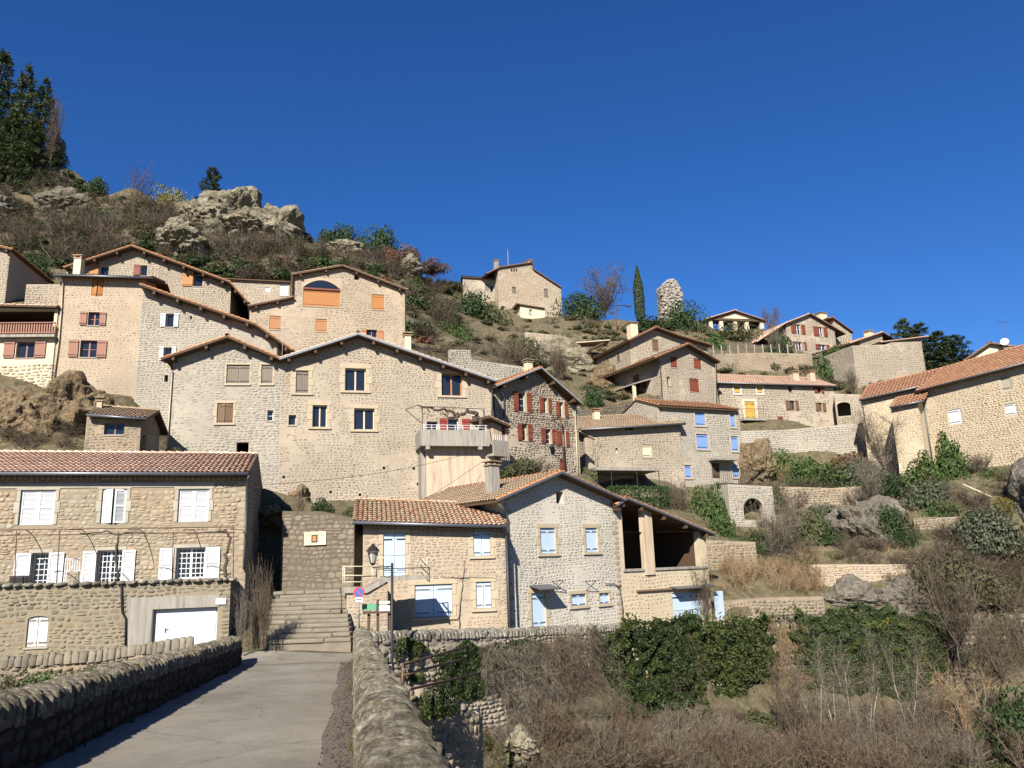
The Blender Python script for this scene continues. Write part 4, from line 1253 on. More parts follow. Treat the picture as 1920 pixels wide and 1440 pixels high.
# right end wall sloping
for k, (pa, pb) in enumerate((((1195, 1108), (1262, 1108)),)):
    x, z = H.hit_y(*pa, -0.1); x2, z2 = H.hit_y(*pb, -0.1)
    MB().box(x, x2, -0.14, 0.0, z - 0.04, z + 0.04).build('timber_rail', TIMBER, H.root)

# ------------------------------------------------------------------ the two big joined houses in the middle
H = House('stone_house', 'grey gabled stone house with brown closed shutters, left of the grey-edged gable', (318, 780, 45.5), (525, 780, 46.5), (430, 985), 'grey', D=9.0, rise=4)
H.gable([(302, 671), (426, 629), (526, 671)], 0.72, 'orange', parts=0)
H.win(425, 684, 468, 719, 'closed', GREYWOOD, sur=(DRESSED, 0.10))
H.win(490, 684, 511, 719, 'closed', GREYWOOD, leaves=1, sur=(DRESSED, 0.10))
H.win(407, 756, 437, 793, 'closed', BROWN, ajar=10, sur=(DRESSED, 0.14))
H.win(501, 769, 512, 789, 'glass', fr=WHITE, mull=0, trans=1)
H.hole(443, 829, 466, 853)
H.pipe([(303, 674, -0.5), (318, 688, -0.4), (323, 700, -0.1), (317, 780), (312, 855)], mat=CREAM, r=0.04)
H.done(parts=0, gap=0.016, sw=0.30, sh=0.125)
H = House('stone_house', 'large cream gabled house with grey roof edge, white-framed windows and a balcony', (525, 780, 46.5), (925, 780, 50.0), (700, 955), 'pale', D=10.0, rise=5)
BIG = H
ZROOF = plain_mat('grey_roof_edge', (0.24, 0.26, 0.28), 0.6, 0.2, 3, 20, 0.002)
H.gable([(524, 671), (672, 624), (931, 712)], 0.72, 'brown', fascia=ZROOF, th=0.16)
H.win(555, 695, 578, 737, 'closed', GREYWOOD, sur=(DRESSED, 0.26))
H.win(647, 691, 686, 733, 'glass', fr=CREAM, sur=(DRESSED, 0.26))
H.win(828, 701, 866, 742, 'glass', fr=ORANGEWOOD, sur=(DRESSED, 0.26))
H.win(586, 760, 613, 801, 'glass', fr=CREAM, sur=(DRESSED, 0.22))
H.win(664, 766, 702, 806, 'glass', fr=CREAM, sur=(DRESSED, 0.22))
H.win(541, 778, 555, 797, 'glass', fr=DRESSED, mull=0, sur=None)
H.win(800, 790, 821, 806, 'glass', fr=WHITE, mull=0)
H.win(840, 785, 860, 822, 'glass', fr=WHITE, mull=0, col=RED, L=(824, 838), Rr=(866, 881))
for hx, hy in ((497 + 35, 895), (620, 923), (675, 928), (720, 878), (776, 879), (784, 908)): H.hole(hx - 2.5, hy - 3, hx + 2.5, hy + 2)
H.pipe([(931, 716, -0.5), (924, 722, -0.2), (922, 760), (921, 850)], mat=ZINC)
H.chimney(759, 626, 771, 655, 2.0, CREAM)
H.done(parts=300, gap=0.036, quoins='R')
# rendered base block and balcony
a, b, c, d = H.rect(792, 842, 918, 950)
MB().box(a, b, -1.55, 0.0, -2, d).build('rendered_base', RENDER, H.root)
MB().box(a - 0.25, a - 0.003, -1.2, 0.0, -2, d + 0.1).build('rendered_pier', CONC, H.root)
y = -2.2
xa, zf = H.hit_y(789, 838, y); xb, zf2 = H.hit_y(918, 834, y); _, zt_ = H.hit_y(850, 806, y)
zf = (zf + zf2) / 2
bal = MB().box(xa, xb, y, 0, zf, zf + 0.18).build('balcony', CONC, H.root)
MB().box(xa, xb, y, y + 0.12, zf + 0.18, zt_).build('parapet', CONC, bal)
MB().box(xa, xa + 0.12, y + 0.122, 0, zf + 0.18, zt_).build('parapet', CONC, bal)
MB().box(xb - 0.12, xb, y + 0.122, 0, zf + 0.18, zt_).build('parapet', CONC, bal)
for k in range(9):
    x = xa + 0.2 + (xb - xa - 0.4) * k / 8
    MB().box(x - 0.015, x + 0.015, y + 0.05, y + 0.08, zt_, zt_ + 0.3).build('railing_post', WHITE, bal)
for zz in (0.14, 0.3): MB().box(xa + 0.1, xb - 0.1, y + 0.05, y + 0.08, zt_ + zz - 0.012, zt_ + zz + 0.012).build('railing_bar', WHITE, bal)
for k in range(2):
    MB().box(xa + 0.3 + k * (xb - xa - 1), xa + 0.55 + k * (xb - xa - 1), y + 0.02, -0.0, zf - 0.2, zf).build('corbel', CONC, bal)
tr = MB()
def bv(px, py, y): x, z = BIG.hit_y(px, py, y); return (x, y, z)
tb = thing('vine_trellis', 'iron trellis with gnarled vine above the concrete balcony', 'vine', BIG.loc, BIG.th)
for pts in ([(792, 812), (792, 762)], [(907, 806), (907, 767)], [(850, 803), (851, 764)], [(792, 762), (907, 767)], [(760, 768), (790, 793)], [(760, 768), (784, 759), (792, 762)], [(907, 767), (912, 800)]):
    MB().tube([bv(*p, -2.0) for p in pts], 0.022, 6).build('trellis_bar', IRON, tb, True)
v = MB()
wig([bv(902, 806, -2.0), bv(901, 788, -1.9), bv(893, 776, -2.0), bv(880, 772, -1.8), bv(866, 777, -2.0), bv(850, 776, -1.9), bv(838, 770, -2.0), bv(820, 768, -2.0), bv(800, 765, -1.9), bv(784, 760, -2.0)], 0.13, 0.05, v, 0.12)
wig([bv(866, 777, -2.0), bv(856, 783, -1.9), bv(838, 782, -1.9), bv(830, 775, -1.9)], 0.09, 0.04, v, 0.1)
wig([bv(893, 776, -2.0), bv(884, 784, -1.9), bv(900, 780, -2)], 0.08, 0.03, v, 0.1)
for k in range(14):
    p = np.array(bv(RNG.uniform(790, 905), RNG.uniform(766, 782), -1.9)); wig([p, p + RNG.normal(0, 0.25, 3)], 0.025, 0.01, v, 0.06)
v.build('vine_stem', BARK, tb, True)
# ------------------------------------------------------------------ upper left group
H = House('stone_house', 'tall tan stone house with dark gutter and rose-brown open shutters on the boulder', (105, 610, 50.0), (262, 610, 51.0), (180, 745), 'cream', D=7.0, rise=4)
H.eave((101, 515), (288, 521), 14, 4.0, 0.5, 'brown')
H.win(172, 524, 194, 555, 'closed', OCHRE, ajar=22, sill=False)
H.win(165, 585, 187, 610, 'glass', ROSE, fr=ROSE, L=(150, 163), Rr=(187, 199), trans=1)
H.win(150, 638, 182, 670, 'glass', ROSE, fr=ROSE, L=(129, 147), Rr=(182, 200), trans=1)
H.pipe([(112, 518, -0.5), (118, 530, -0.12), (115, 580), (110, 640), (101, 710)], mat=CREAM, r=0.045)
H.done(quoins='L', gap=0.055, proud=0.008)
H = House('stone_house', 'grey stone house with long single-slope roof and white arched windows', (262, 610, 50.6), (520, 640, 52.0), (290, 790), 'grey', D=7.0, rise=4)
H.gable([(260, 531), (478, 606), (548, 655)], 0.85, 'orange', purl=True)
H.win(311, 588, 326, 613, 'glass', WHITE, fr=WHITE, L=(301, 311), Rr=(326, 335), mull=0)
H.win(307, 651, 322, 676, 'glass', WHITE, fr=WHITE, L=(299, 307), Rr=(322, 330), mull=0)
H.hole(308, 703, 315, 716); H.hole(356, 592, 360, 599)
H.done()
H = House('stone_house', 'wide gabled house behind with orange verge tiles and orange half-open shutters', (125, 510, 60.0), (432, 560, 62.0), (300, 600), 'pale', D=8.0, rise=4)
H.gable([(119, 500), (246, 459), (430, 527), (465, 566)], 0.8, 'orange')
H.win(186, 498, 204, 516, 'glass', OCHRE, fr=WHITE, L=(168, 185), mull=0)
H.win(264, 497, 276, 517, 'glass', REDBROWN, fr=WHITE, L=(251, 271), mull=0)
H.win(363, 513, 380, 537, 'glass', OCHRE, fr=ROSE, L=(342, 362), mull=0)
H.done(sides='R')
ch = House('chimney_stack', 'cream chimney rising behind the tan house at the upper left', (137, 500, 54.5), (151, 500, 54.5), (144, 518), 'pale', D=0.6, cat='chimney', ctrl=False)
a, b, c, d = ch.rect(137, 484, 151, 518)
MB().box(a, b, 0, b - a, c - 1.5, d).build('stack', CREAM, ch.root, bevel=0.02)
MB().box(a - 0.06, b + 0.06, -0.06, b - a + 0.06, d + 0.001, d + 0.05).box(a, a + 0.1, 0, b - a, d + 0.05, d + 0.2).box(b - 0.1, b, 0, b - a, d + 0.05, d + 0.2).box(a - 0.08, b + 0.08, -0.08, b - a + 0.08, d + 0.2, d + 0.26).build('chimney_cap', TILE['old'], ch.root)
# left edge group
H = House('stone_house', 'stone house at the left picture edge with its dark shaded side wall', (-60, 520, 57.0), (14, 520, 57.4), (0, 575), 'pale', D=7.0, rise=3)
H.gable([(-90, 440), (-40, 452), (22, 466)], 0.4, 'orange')
H.done()
stone_wall('stone_wall', 'short tile-topped stone wall left of the tall tan house', (48, 548, 55.0), (112, 548, 55.4), [(46, 533), (112, 533)], (80, 580), 'pale', t=0.5, ctrl=0)
H = House('balcony_house', 'cream house with dark loggia, rose wooden balcony railing and window', (-80, 660, 49.4), (98, 660, 49.9), (50, 748), 'pale', D=5.0, rise=3.5)
H.gable([(-90, 568), (106, 573)], 0.4, 'brown', purl=False)
H.ops.append((H.hit_y(-60, 600)[0], H.hit_y(101, 600)[0], H.hit_y(50, 628)[1], H.hit_y(50, 582)[1])); 
H.win(30, 640, 65, 671, 'glass', ROSE, fr=ROSE, L=(8, 28), Rr=(66, 86))
H.u1 = H.hit_y(101, 660)[0]
H.done(render=CREAM, t=0.3)
a, b, c, d = H.rect(-80, 605, 102, 628, -0.35)
rl = MB().box(a, b, -0.4, -0.33, d - 0.05, d).box(a, b, -0.4, -0.33, c + 0.1, c + 0.16).build('balcony_rail', ROSE, H.root)
k = 0
for x in np.arange(a + 0.05, b, 0.16):
    MB().box(x, x + 0.09, -0.33, -0.30, c, d + 0.04).build('baluster', ROSE, rl)
a, b, c, d = H.rect(-80, 627, 102, 632, -0.4)
MB().box(a, b, -0.42, 0.0, c, d).build('balcony_slab', CONC, H.root)
a, b, c, d = H.rect(-80, 682, 96, 760, 0.0)
lay = layout(a, b, c - 1, d, lambda U: np.full(len(U), d), [], 0.4, 0.22)
T, S = stone_T(lay, (0, -0.01, 0), (1, 0, 0), (0, 1, 0)); pieces(H.wall, STONES, T, STONE['tan'], 'stone', 'rubble_stones', 0, S)
H = House('stone_house', 'far pale wall and dark tile roof behind the long single-slope roof', (418, 545, 70.0), (545, 545, 71.0), (480, 590), 'pale', D=6.0, rise=3)
H.eave((412, 520), (548, 527), 12, 3.5, 0.3, 'old', gutter=False)
H.win(496, 538, 506, 549, 'closed', WHITE, leaves=1)
H.win(524, 532, 540, 554, 'closed', WHITE, leaves=1)
H.done()
# shed above the boulder
H = House('stone_shed', 'small stone shed with old tile roof, little window and chimney below the tan house', (160, 815, 40.5), (263, 815, 41.0), (210, 858), 'umber', D=4.0, cat='shed', rise=1.5)
H.eave((163, 777), (276, 785), 20, 2.6, 0.35, 'old', parts=0)
H.win(195, 793, 233, 815, 'glass', fr=GREYWOOD, mull=1)
H.chimney(181, 748, 191, 768, 1.2, DRESSED)
H.done(sides='R')
ir = thing('iron_railing', 'black iron railing between the stone shed and the grey house', 'railing', P(286, 845, 41.5))
io = np.array(ir.location)
for k in range(12):
    p = P(263 + 4.2 * k, 843, 41.5) - io; MB().tube([p, p + np.array([0, 0, 0.72])], 0.012, 5).build('baluster', IRON, ir)
for py in (818, 842): MB().tube([P(261, py, 41.5) - io, P(312, py, 41.5) - io], 0.018, 5).build('rail', IRON, ir)

# ------------------------------------------------------------------ house with ochre shutters
H = House('stone_house', 'stone house with ochre shutters and a wide arched ochre roller window', (468, 590, 61.0), (759, 590, 64.5), (620, 665), 'warm', D=9.0, rise=4)
H.gable([(466, 572), (546, 556), (547, 513), (642, 496), (764, 542)], 0.45, 'old', purl=True)
W = H.win(568, 542, 637, 575, 'closed', OCHRE, leaves=1, sill=True, name='roller_window')
u0, u1, z0, z1 = H.rect(568, 542, 637, 575); zr = H.hit_y(602, 526)[1]
# segmental glazed arch above the roller blind
n = 14
ar = [(u0 + (u1 - u0) * i / n, z1 + 0.05 + (zr - z1 - 0.05) * math.sin(math.pi * i / n) ** 0.8) for i in range(n + 1)]
MB().prism([(u0, z1 + 0.02)] + ar + [(u1, z1 + 0.02)], -0.055, -0.02).build('arch_glass', GLASS, W)
am = MB()
for (xa, za), (xb, zb) in zip(ar[:-1], ar[1:]): am.prism([(xa, za), (xb, zb), (xb, zb + 0.16), (xa, za + 0.16)], -0.08, 0.0)
am.build('arch_stones', DRESSED, W)
MB().box(u0, u1, -0.1, -0.02, z1 - 0.1, z1 + 0.04).build('blind_box', REDBROWN, W)
H.sops.append((u0 - 0.15, u1 + 0.15, z1, zr + 0.2))
H.win(697, 552, 720, 581, 'closed', OCHRE, leaves=1)
H.win(505, 592, 526, 618, 'closed', SALMON, leaves=1)
H.win(592, 598, 613, 622, 'closed', SALMON, leaves=1)
H.win(687, 618, 707, 642, 'glass', SALMON, fr=ROSE, L=(677, 687), Rr=(707, 718))
H.win(664, 515, 672, 525, 'glass', fr=GREYWOOD, mull=0)
H.pipe([(762, 545, -0.4), (760, 552, -0.1), (760, 650)], mat=ZINC, r=0.04)
H.done(quoins='R', gap=0.024, sw=0.32, sh=0.14)

# ------------------------------------------------------------------ house with red-brown shutters
H = House('stone_house', 'gabled stone house with red-brown open shutters right of the balcony', (929, 790, 51.8), (1084, 800, 55.8), (1000, 888), 'pale', D=8.0, rise=4)
RSH = H
H.gable([(931, 722), (1015, 688), (1091, 755)], 0.75, 'orange', fascia=ZROOF, parts=0)
for g, l, r in (((972, 735, 986, 772), (962, 971), (987, 996)), ((1019, 746, 1027, 774), (1011, 1018), (1027, 1033)), ((1049, 754, 1057, 783), (1042, 1048), (1058, 1064)),
             ((979, 795, 989, 826), (970, 978), (989, 997)), ((1023, 804, 1034, 832), (1014, 1022), (1034, 1040)), ((1051, 808, 1060, 837), (1042, 1050), (1060, 1066))):
    H.win(*g, 'glass', REDBROWN, fr=CREAM, L=l, Rr=r, mull=0, trans=2)
H.win(1050, 861, 1059, 886, 'door', REDBROWN, leaves=1)
H.pipe([(933, 728, -0.5), (945, 742, -0.15), (946, 790)], mat=ZINC)
H.pipe([(1089, 760, -0.5), (1079, 768, -0.12), (1081, 830), (1084, 890)], mat=CREAM)
H.chimney(989, 676, 999, 692, 2.5, CREAM)
H.done(quoins='R', sides='L', proud=0.045)
# lean-to and side balcony at its left
G = House('lean_to', 'little lean-to with red-brown door and concrete balcony between the two houses', (924, 810, 49.0), (954, 810, 50.0), (940, 880), 'pale', D=2.0, cat='lean-to', ctrl=False)
G.gable([(918, 780), (958, 798)], 0.4, 'old', purl=False, back=0.0)
G.win(941, 800, 948, 838, 'door', REDBROWN, leaves=1, sill=False)
G.done(render=RENDER)
a, b, c, d = G.rect(926, 826, 954, 860, -0.9)
MB().box(a, b, -0.9, -0.78, c + 0.3, d).box(a, b, -0.9, 0, c + 0.15, c + 0.3).build('balcony', CONC, G.root)
for k in range(7):
    xx = a + (b - a) * (k + 0.2) / 7; MB().box(xx - 0.012, xx + 0.012, -0.86, -0.83, d, d + 0.35).build('railing_post', WHITE, G.root)

# ------------------------------------------------------------------ stacked houses right of the middle
H = House('stone_house', 'upper gabled stone house with one brown shutter above the porch house', (1183, 670, 80.0), (1328, 670, 84.0), (1250, 715), 'pale', D=9.0, rise=3)
H.gable([(1180, 637), (1232, 612), (1275, 628), (1337, 646)], 0.75, 'red', purl=False)
H.win(1223, 636, 1235, 658, 'closed', BROWN, leaves=1)
H.side_panel(1157, 660, 1163, 678, BROWN); H.side_panel(1137, 671, 1143, 688, BROWN)
H.chimney(1183, 605, 1196, 625, 3.0, CREAM)
H.done(quoins='L', sw=0.34, sh=0.2, sides='L')
H = House('stone_house', 'gabled stone house with four red-brown shuttered windows and porch on its left side', (1240, 710, 72.0), (1343, 710, 75.2), (1290, 765), 'pale', D=9.5, rise=3)
PORCH = H
H.gable([(1228, 670), (1292, 643), (1351, 677)], 0.75, 'red', purl=False)
H.win(1257, 669, 1270, 689, 'closed', REDBROWN, rec=0.2)
H.win(1301, 672, 1315, 692, 'closed', REDBROWN, rec=0.2)
H.win(1293, 710, 1311, 735, 'closed', REDBROWN, rec=0.2)
H.win(1251, 706, 1257, 723, 'glass', fr=CREAM, mull=0)
H.pipe([(1226, 668, -0.4), (1238, 678, -0.1), (1242, 750)], mat=ZINC); H.pipe([(1347, 679, -0.4), (1343, 684, -0.1), (1344, 760)], mat=ZINC)
H.done(quoins='LR', sides='L')
# porch on the left side: lean-to roof on posts over a terrace
u = H.u0
pr = MB()
za = H.hit_x(1215, 700, u - 1.8)[1]; 
pr.poly([(u - 2.0, 1.5, za - 0.5), (u - 2.0, 8.5, za - 0.5), (u - 0.02, 8.5, za + 0.1), (u - 0.02, 1.5, za + 0.1)])
pr.poly([(u - 2.0, 1.5, za - 0.62), (u - 0.02, 1.5, za - 0.02), (u - 0.02, 8.5, za - 0.02), (u - 2.0, 8.5, za - 0.62)])
pr.poly([(u - 2.0, 1.5, za - 0.62), (u - 2.0, 8.5, za - 0.62), (u - 2.0, 8.5, za - 0.5), (u - 2.0, 1.5, za - 0.5)])
pr.poly([(u - 2.0, 1.5, za - 0.62), (u - 2.0, 1.5, za - 0.5), (u - 0.02, 1.5, za + 0.1), (u - 0.02, 1.5, za - 0.02)])
pr.build('porch_roof', CONC, H.root)
for yy in (1.7, 5.0, 8.3): MB().box(u - 1.95, u - 1.7, yy, yy + 0.25, -1.5, za - 0.55).build('porch_pillar', CREAM, H.root)
H.side_panel(1188, 702, 1200, 728, WOOD, name='dark_door'); H.side_panel(1205, 712, 1213, 728, REDBROWN)
# house with blue shutters
H = House('stone_house', 'grey stone house with bright blue shutters and red tile eave', (1238, 830, 62.5), (1391, 830, 66.0), (1330, 902), 'grey', D=6.0, rise=2.5)
H.eave((1236, 760), (1384, 768), 19, 3.5, 0.35, 'red', gutter=False)
for q in ((1303, 773, 1322, 798), (1369, 776, 1378, 801), (1306, 814, 1328, 842), (1371, 818, 1384, 846), (1284, 872, 1296, 896), (1373, 872, 1385, 895)):
    H.win(*q, 'closed', BLUE, leaves=1, sur=(DRESSED, 0.1))
W = H.win(1335, 868, 1350, 897, 'door', WOOD, leaves=1, sill=False)
a, b, c, d = H.rect(1328, 861, 1372, 865)
MB().box(a, b, -0.9, 0, c, d).build('door_canopy', CONC, W)
H.done(sides='L')
ir = thing('iron_railing', 'wrought iron railing on the terrace beside the blue-shuttered house', 'railing', P(1395, 908, 62.5)); io = np.array(ir.location)
for k in range(27):
    p = P(1346 + 3.9 * k, 909 - 0.02 * k, 62.5) - io; MB().tube([p, p + np.array([0, 0, 0.95])], 0.014, 5).build('baluster', IRON, ir)
for py in (885, 907): MB().tube([P(1344, py, 62.5) - io, P(1450, py, 62.5) - io], 0.02, 5).build('rail', IRON, ir)
# cream house with old tiles
H = House('stone_house', 'cream stone house with mossy old tile roof, blocked window and dark veranda', (1097, 840, 60.0), (1278, 840, 63.0), (1190, 925), 'pale', D=7.0, rise=2.5)
VER = H
H.eave((1087, 805), (1284, 794), 22, 4.0, 0.45, 'old')
H.win(1154, 840, 1159, 849, 'glass', fr=WHITE, mull=0)
H.win(1171, 797, 1189, 806, 'glass', fr=GREYWOOD, mull=0)
W = H.win(1205, 834, 1222, 857, 'closed', CREAM, leaves=1); W['label'] = 'blocked cream window'
H.win(1190, 891, 1211, 925, 'door', REDBROWN, leaves=1, sill=False); H.win(1161, 897, 1175, 910, 'closed', REDBROWN, leaves=1)
H.chimney(1115, 768, 1125, 782, 2.0, CREAM)
H.pipe([(1087, 808, -0.5), (1098, 815, -0.12), (1117, 822), (1120, 872)], mat=CREAM, r=0.04)
H.done(quoins='L', sides='L')
y = -2.6
a, b, c, d = H.rect(1119, 876, 1238, 882, y)
MB().box(a, b, y, 0, c, d).build('veranda_roof', CONC, H.root)
for px in (1120, 1147, 1195, 1236):
    x = H.hit_y(px, 900, y + 0.1)[0]; MB().tube([(x, y + 0.1, c), (x, y + 0.1, c - 2.2)], 0.03, 6).build('veranda_post', IRON, H.root)
# row house under the long pinkish roof
H = House('row_house', 'long low row house with pinkish roof, yellow shutters and small iron balcony', (1352, 765, 78.0), (1567, 765, 82.0), (1460, 808), 'pale', D=6.0, rise=2.5)
H.eave((1343, 717), (1569, 724), 24, 4.5, 0.35, 'pink')
H.win(1376, 723, 1388, 738, 'closed', YELLOW, leaves=1, sur=(WHITE, 0.1)); H.win(1419, 723, 1430, 738, 'closed', YELLOW, leaves=1, sur=(WHITE, 0.1))
W = H.win(1397, 753, 1416, 786, 'door', YELLOW, sur=(CREAM, 0.2), sill=False)
H.win(1482, 751, 1491, 769, 'glass', BROWN, fr=BROWN, L=(1473, 1481), Rr=(1491, 1497), trans=1)
H.win(1536, 755, 1542, 771, 'glass', BROWN, fr=BROWN, L=(1529, 1535), Rr=(1542, 1548), trans=1)
H.win(1533, 725, 1539, 737, 'glass', REDBROWN, fr=BROWN, L=(1526, 1532), Rr=(1539, 1544), mull=0)
H.win(1478, 724, 1485, 735, 'glass', fr=BROWN, mull=0)
H.win(1459, 781, 1470, 808, 'door', REDBROWN, leaves=1, sill=False)
H.win(1408, 799, 1420, 812, 'closed', REDBROWN, leaves=1)
H.chimney(1488, 697, 1499, 720, 1.5, RENDER); H.chimney(1520, 696, 1529, 716, 1.5, RENDER)
a, b, c, d = H.rect(1395, 784, 1437, 788, -1.0)
bl = MB().box(a, b, -1.0, 0, c, d).build('balcony', CONC, H.root)
for k in range(11):
    x = a + (b - a) * k / 10; MB().tube([(x, -0.97, d), (x, -0.97, d + 0.95)], 0.014, 4).build('baluster', IRON, bl)
MB().tube([(a, -0.97, d + 0.95), (b, -0.97, d + 0.95)], 0.02, 5).build('rail', IRON, bl)
H.done(sw=0.34, sh=0.2, sides='L')
# walls of the terraces
stone_wall('retaining_wall', 'long mossy retaining wall below the row house', (1390, 830, 74.0), (1690, 830, 72.0), [(1385, 808), (1470, 806), (1560, 798), (1700, 786)], (1500, 868), 'grey', t=0.6, ctrl=0.0, ctrltop=0.3)
stone_wall('garden_wall', 'stone wall with arched gateway beside the row house', (1566, 760, 80.0), (1622, 760, 79.0), [(1564, 738), (1620, 740)], (1590, 785), 'pale', t=3.0, ops=[(1570, 754, 1595, 780, 'void')], arch=0.5)
stone_wall('terrace_wall', 'high dry-stone terrace wall above the row house roof', (1338, 690, 92.0), (1525, 690, 93.0), [(1335, 664), (1440, 661), (1528, 664)], (1430, 712), 'umber', t=0.6, ctrl=0.0, ctrltop=0.2)
stone_wall('terrace_wall', 'pale curving terrace wall on the bare slope below the hilltop house', (985, 655, 92.0), (1135, 672, 90.0), [(980, 622), (1040, 628), (1100, 662), (1136, 668)], (1060, 690), 'warm', t=0.6, ctrl=0.0, ctrltop=0.2)
stone_wall('terrace_wall', 'short stone garden wall behind the grey-edged gable', (845, 690, 66.0), (1000, 700, 70.0), [(845, 655), (882, 656), (884, 674), (1000, 690)], (930, 715), 'grey', t=0.5, ctrl=0.0, ctrltop=0.6)
stone_wall('terrace_wall', 'low dry-stone wall left of the porch house below the shrubs', (1085, 780, 66.0), (1240, 770, 70.5), [(1085, 770), (1160, 758), (1240, 740)], (1160, 795), 'dark', t=0.5, ctrl=0.0, ctrltop=0.2)
stone_wall('terrace_wall', 'stone block wall with round arched vault below the iron railing', (1368, 950, 58.0), (1452, 950, 59.0), [(1366, 908), (1452, 912)], (1410, 1000), 'grey', t=2.0, ops=[(1394, 934, 1431, 975, 'void')], arch=0.95, ctrl=0.0, ctrltop=0.2)
stone_wall('terrace_wall', 'dry-stone garden terrace wall above the grey boulder', (1465, 940, 60.0), (1690, 940, 58.0), [(1463, 912), (1560, 915), (1690, 905)], (1570, 962), 'umber', t=0.5, ctrl=0.0, ctrltop=0.2)
stone_wall('terrace_wall', 'cream lower terrace wall with pots above the ivy bank', (1520, 1080, 50.5), (1742, 1080, 49.5), [(1518, 1058), (1742, 1058)], (1630, 1098), 'warm', t=0.5, ctrl=-0.3, ctrltop=0.1)
stone_wall('garden_wall', 'rubble garden wall behind the open barn', (1325, 1050, 49.5), (1420, 1050, 50.5), [(1325, 1012), (1420, 1016)], (1370, 1075), 'umber', t=0.5, ctrl=0.0)
stone_wall('garden_wall', 'short stone wall on the slope right of the dark rounded shrub', (1715, 990, 53.0), (1810, 985, 52.0), [(1714, 972), (1810, 968)], (1760, 1008), 'umber', t=0.5, ctrl=0.0, ctrltop=0.1)
stone_wall('garden_wall', 'low stone wall end at the top of the ivy bank beside the blue door leaf', (1355, 1140, 46.3), (1545, 1130, 48.3), [(1354, 1128), (1440, 1120), (1545, 1118)], (1440, 1150), 'umber', t=0.5)
H = House('round_bastion', 'rounded stone bastion wall with small tiled house on top', (1604, 690, 88.0), (1735, 690, 91.0), (1670, 735), 'pale', D=7.0, rise=2, cat='bastion')
H.top = [H.hit_y(1600, 648), H.hit_y(1660, 646), H.hit_y(1672, 642), H.hit_y(1738, 640)]
H.done(sw=0.34, sh=0.2, sides='L')
H = House('stone_house', 'small house with shallow tilted tile roof on top of the bastion', (1662, 645, 90.5), (1728, 645, 92.0), (1695, 652), 'pale', D=5.0, rise=1, ctrl=False)
H.gable([(1652, 641), (1742, 630)], 0.4, 'brown', purl=False)
H.done(sw=0.34, sh=0.2, sides='L')
H = House('stone_house', 'small pale gable with chimney behind the bastion', (1612, 635, 97.0), (1655, 635, 99.0), (1630, 655), 'pale', D=6.0, rise=1, ctrl=False)
H.gable([(1594, 643), (1656, 622), (1676, 634)], 0.4, 'brown', purl=False)
H.chimney(1630, 621, 1638, 632, 1.0, CREAM)
H.done(sw=0.34, sh=0.2, sides='L')
# ------------------------------------------------------------------ right edge houses
H = House('stone_house', 'big tan stone house at the right edge with red roof and white panels', (1727, 800, 64.0), (1925, 800, 57.5), (1820, 880), 'tan', D=9.0, rise=3)
H.u1 = H.hit_y(1990, 800)[0]
H.eave((1716, 734), (1990, 662), 27, 5.5, 0.5, 'red', parts=0)
H.win(1778, 767, 1803, 795, 'closed', WHITE, leaves=1, sill=False); H.win(1884, 756, 1906, 778, 'closed', WHITE, leaves=1, sill=False); H.win(1877, 706, 1896, 731, 'closed', GREYDRESS, leaves=1, sill=False)
H.pipe([(1720, 733, -0.6), (1731, 742, -0.12), (1738, 800), (1748, 862)], mat=ZINC, r=0.06)
H.done(sides='L', sw=0.24, sh=0.14, proud=0.015, gap=0.016)
H = House('stone_house', 'lower tan stone building with red roof beside the right edge house', (1620, 800, 68.5), (1722, 800, 66.0), (1680, 890), 'tan', D=6.0, rise=2.5)
H.eave((1611, 750), (1760, 716), 26, 4.2, 0.4, 'red')
H.pipe([(1612, 754, -0.5), (1618, 762, -0.1), (1624, 800), (1628, 830)], mat=ZINC)
H.done(sides='L')
H = House('stone_tower', 'narrow stone stair tower with little red roof at the tan right edge house', (1678, 820, 63.5), (1730, 820, 62.2), (1710, 895), 'tan', D=2.5, rise=1, cat='tower', ctrl=False)
H.eave((1669, 764), (1732, 751), 26, 2.2, 0.3, 'red')
H.done(sides='L')
H = House('house', 'house with red roof gables and satellite dish at the far right edge', (1815, 675, 84.0), (1925, 670, 82.0), (1870, 700), 'pale', D=8.0, rise=2)
H.u1 = H.hit_y(1960, 670)[0]
H.gable([(1808, 675), (1857, 642), (1925, 652), (1970, 664)], 0.5, 'red', purl=False)
H.chimney(1884, 650, 1904, 672, -1.0, CREAM)
H.done(render=CREAM)
dx, dz = H.hit_y(1884, 641, -1.2)
ds = MB().lathe([(0.0, -0.06), (0.2, -0.03), (0.36, 0.04), (0.42, 0.09)], 16).build('satellite_dish', WHITE, H.root, True)
ds.location = (dx, -1.2, dz); ds.rotation_euler = (R(75), 0, R(-15))
MB().tube([(0, 0, -0.05), (0.0, -0.55, -0.5)], 0.03, 6).build('dish_arm', ZINC, ds)
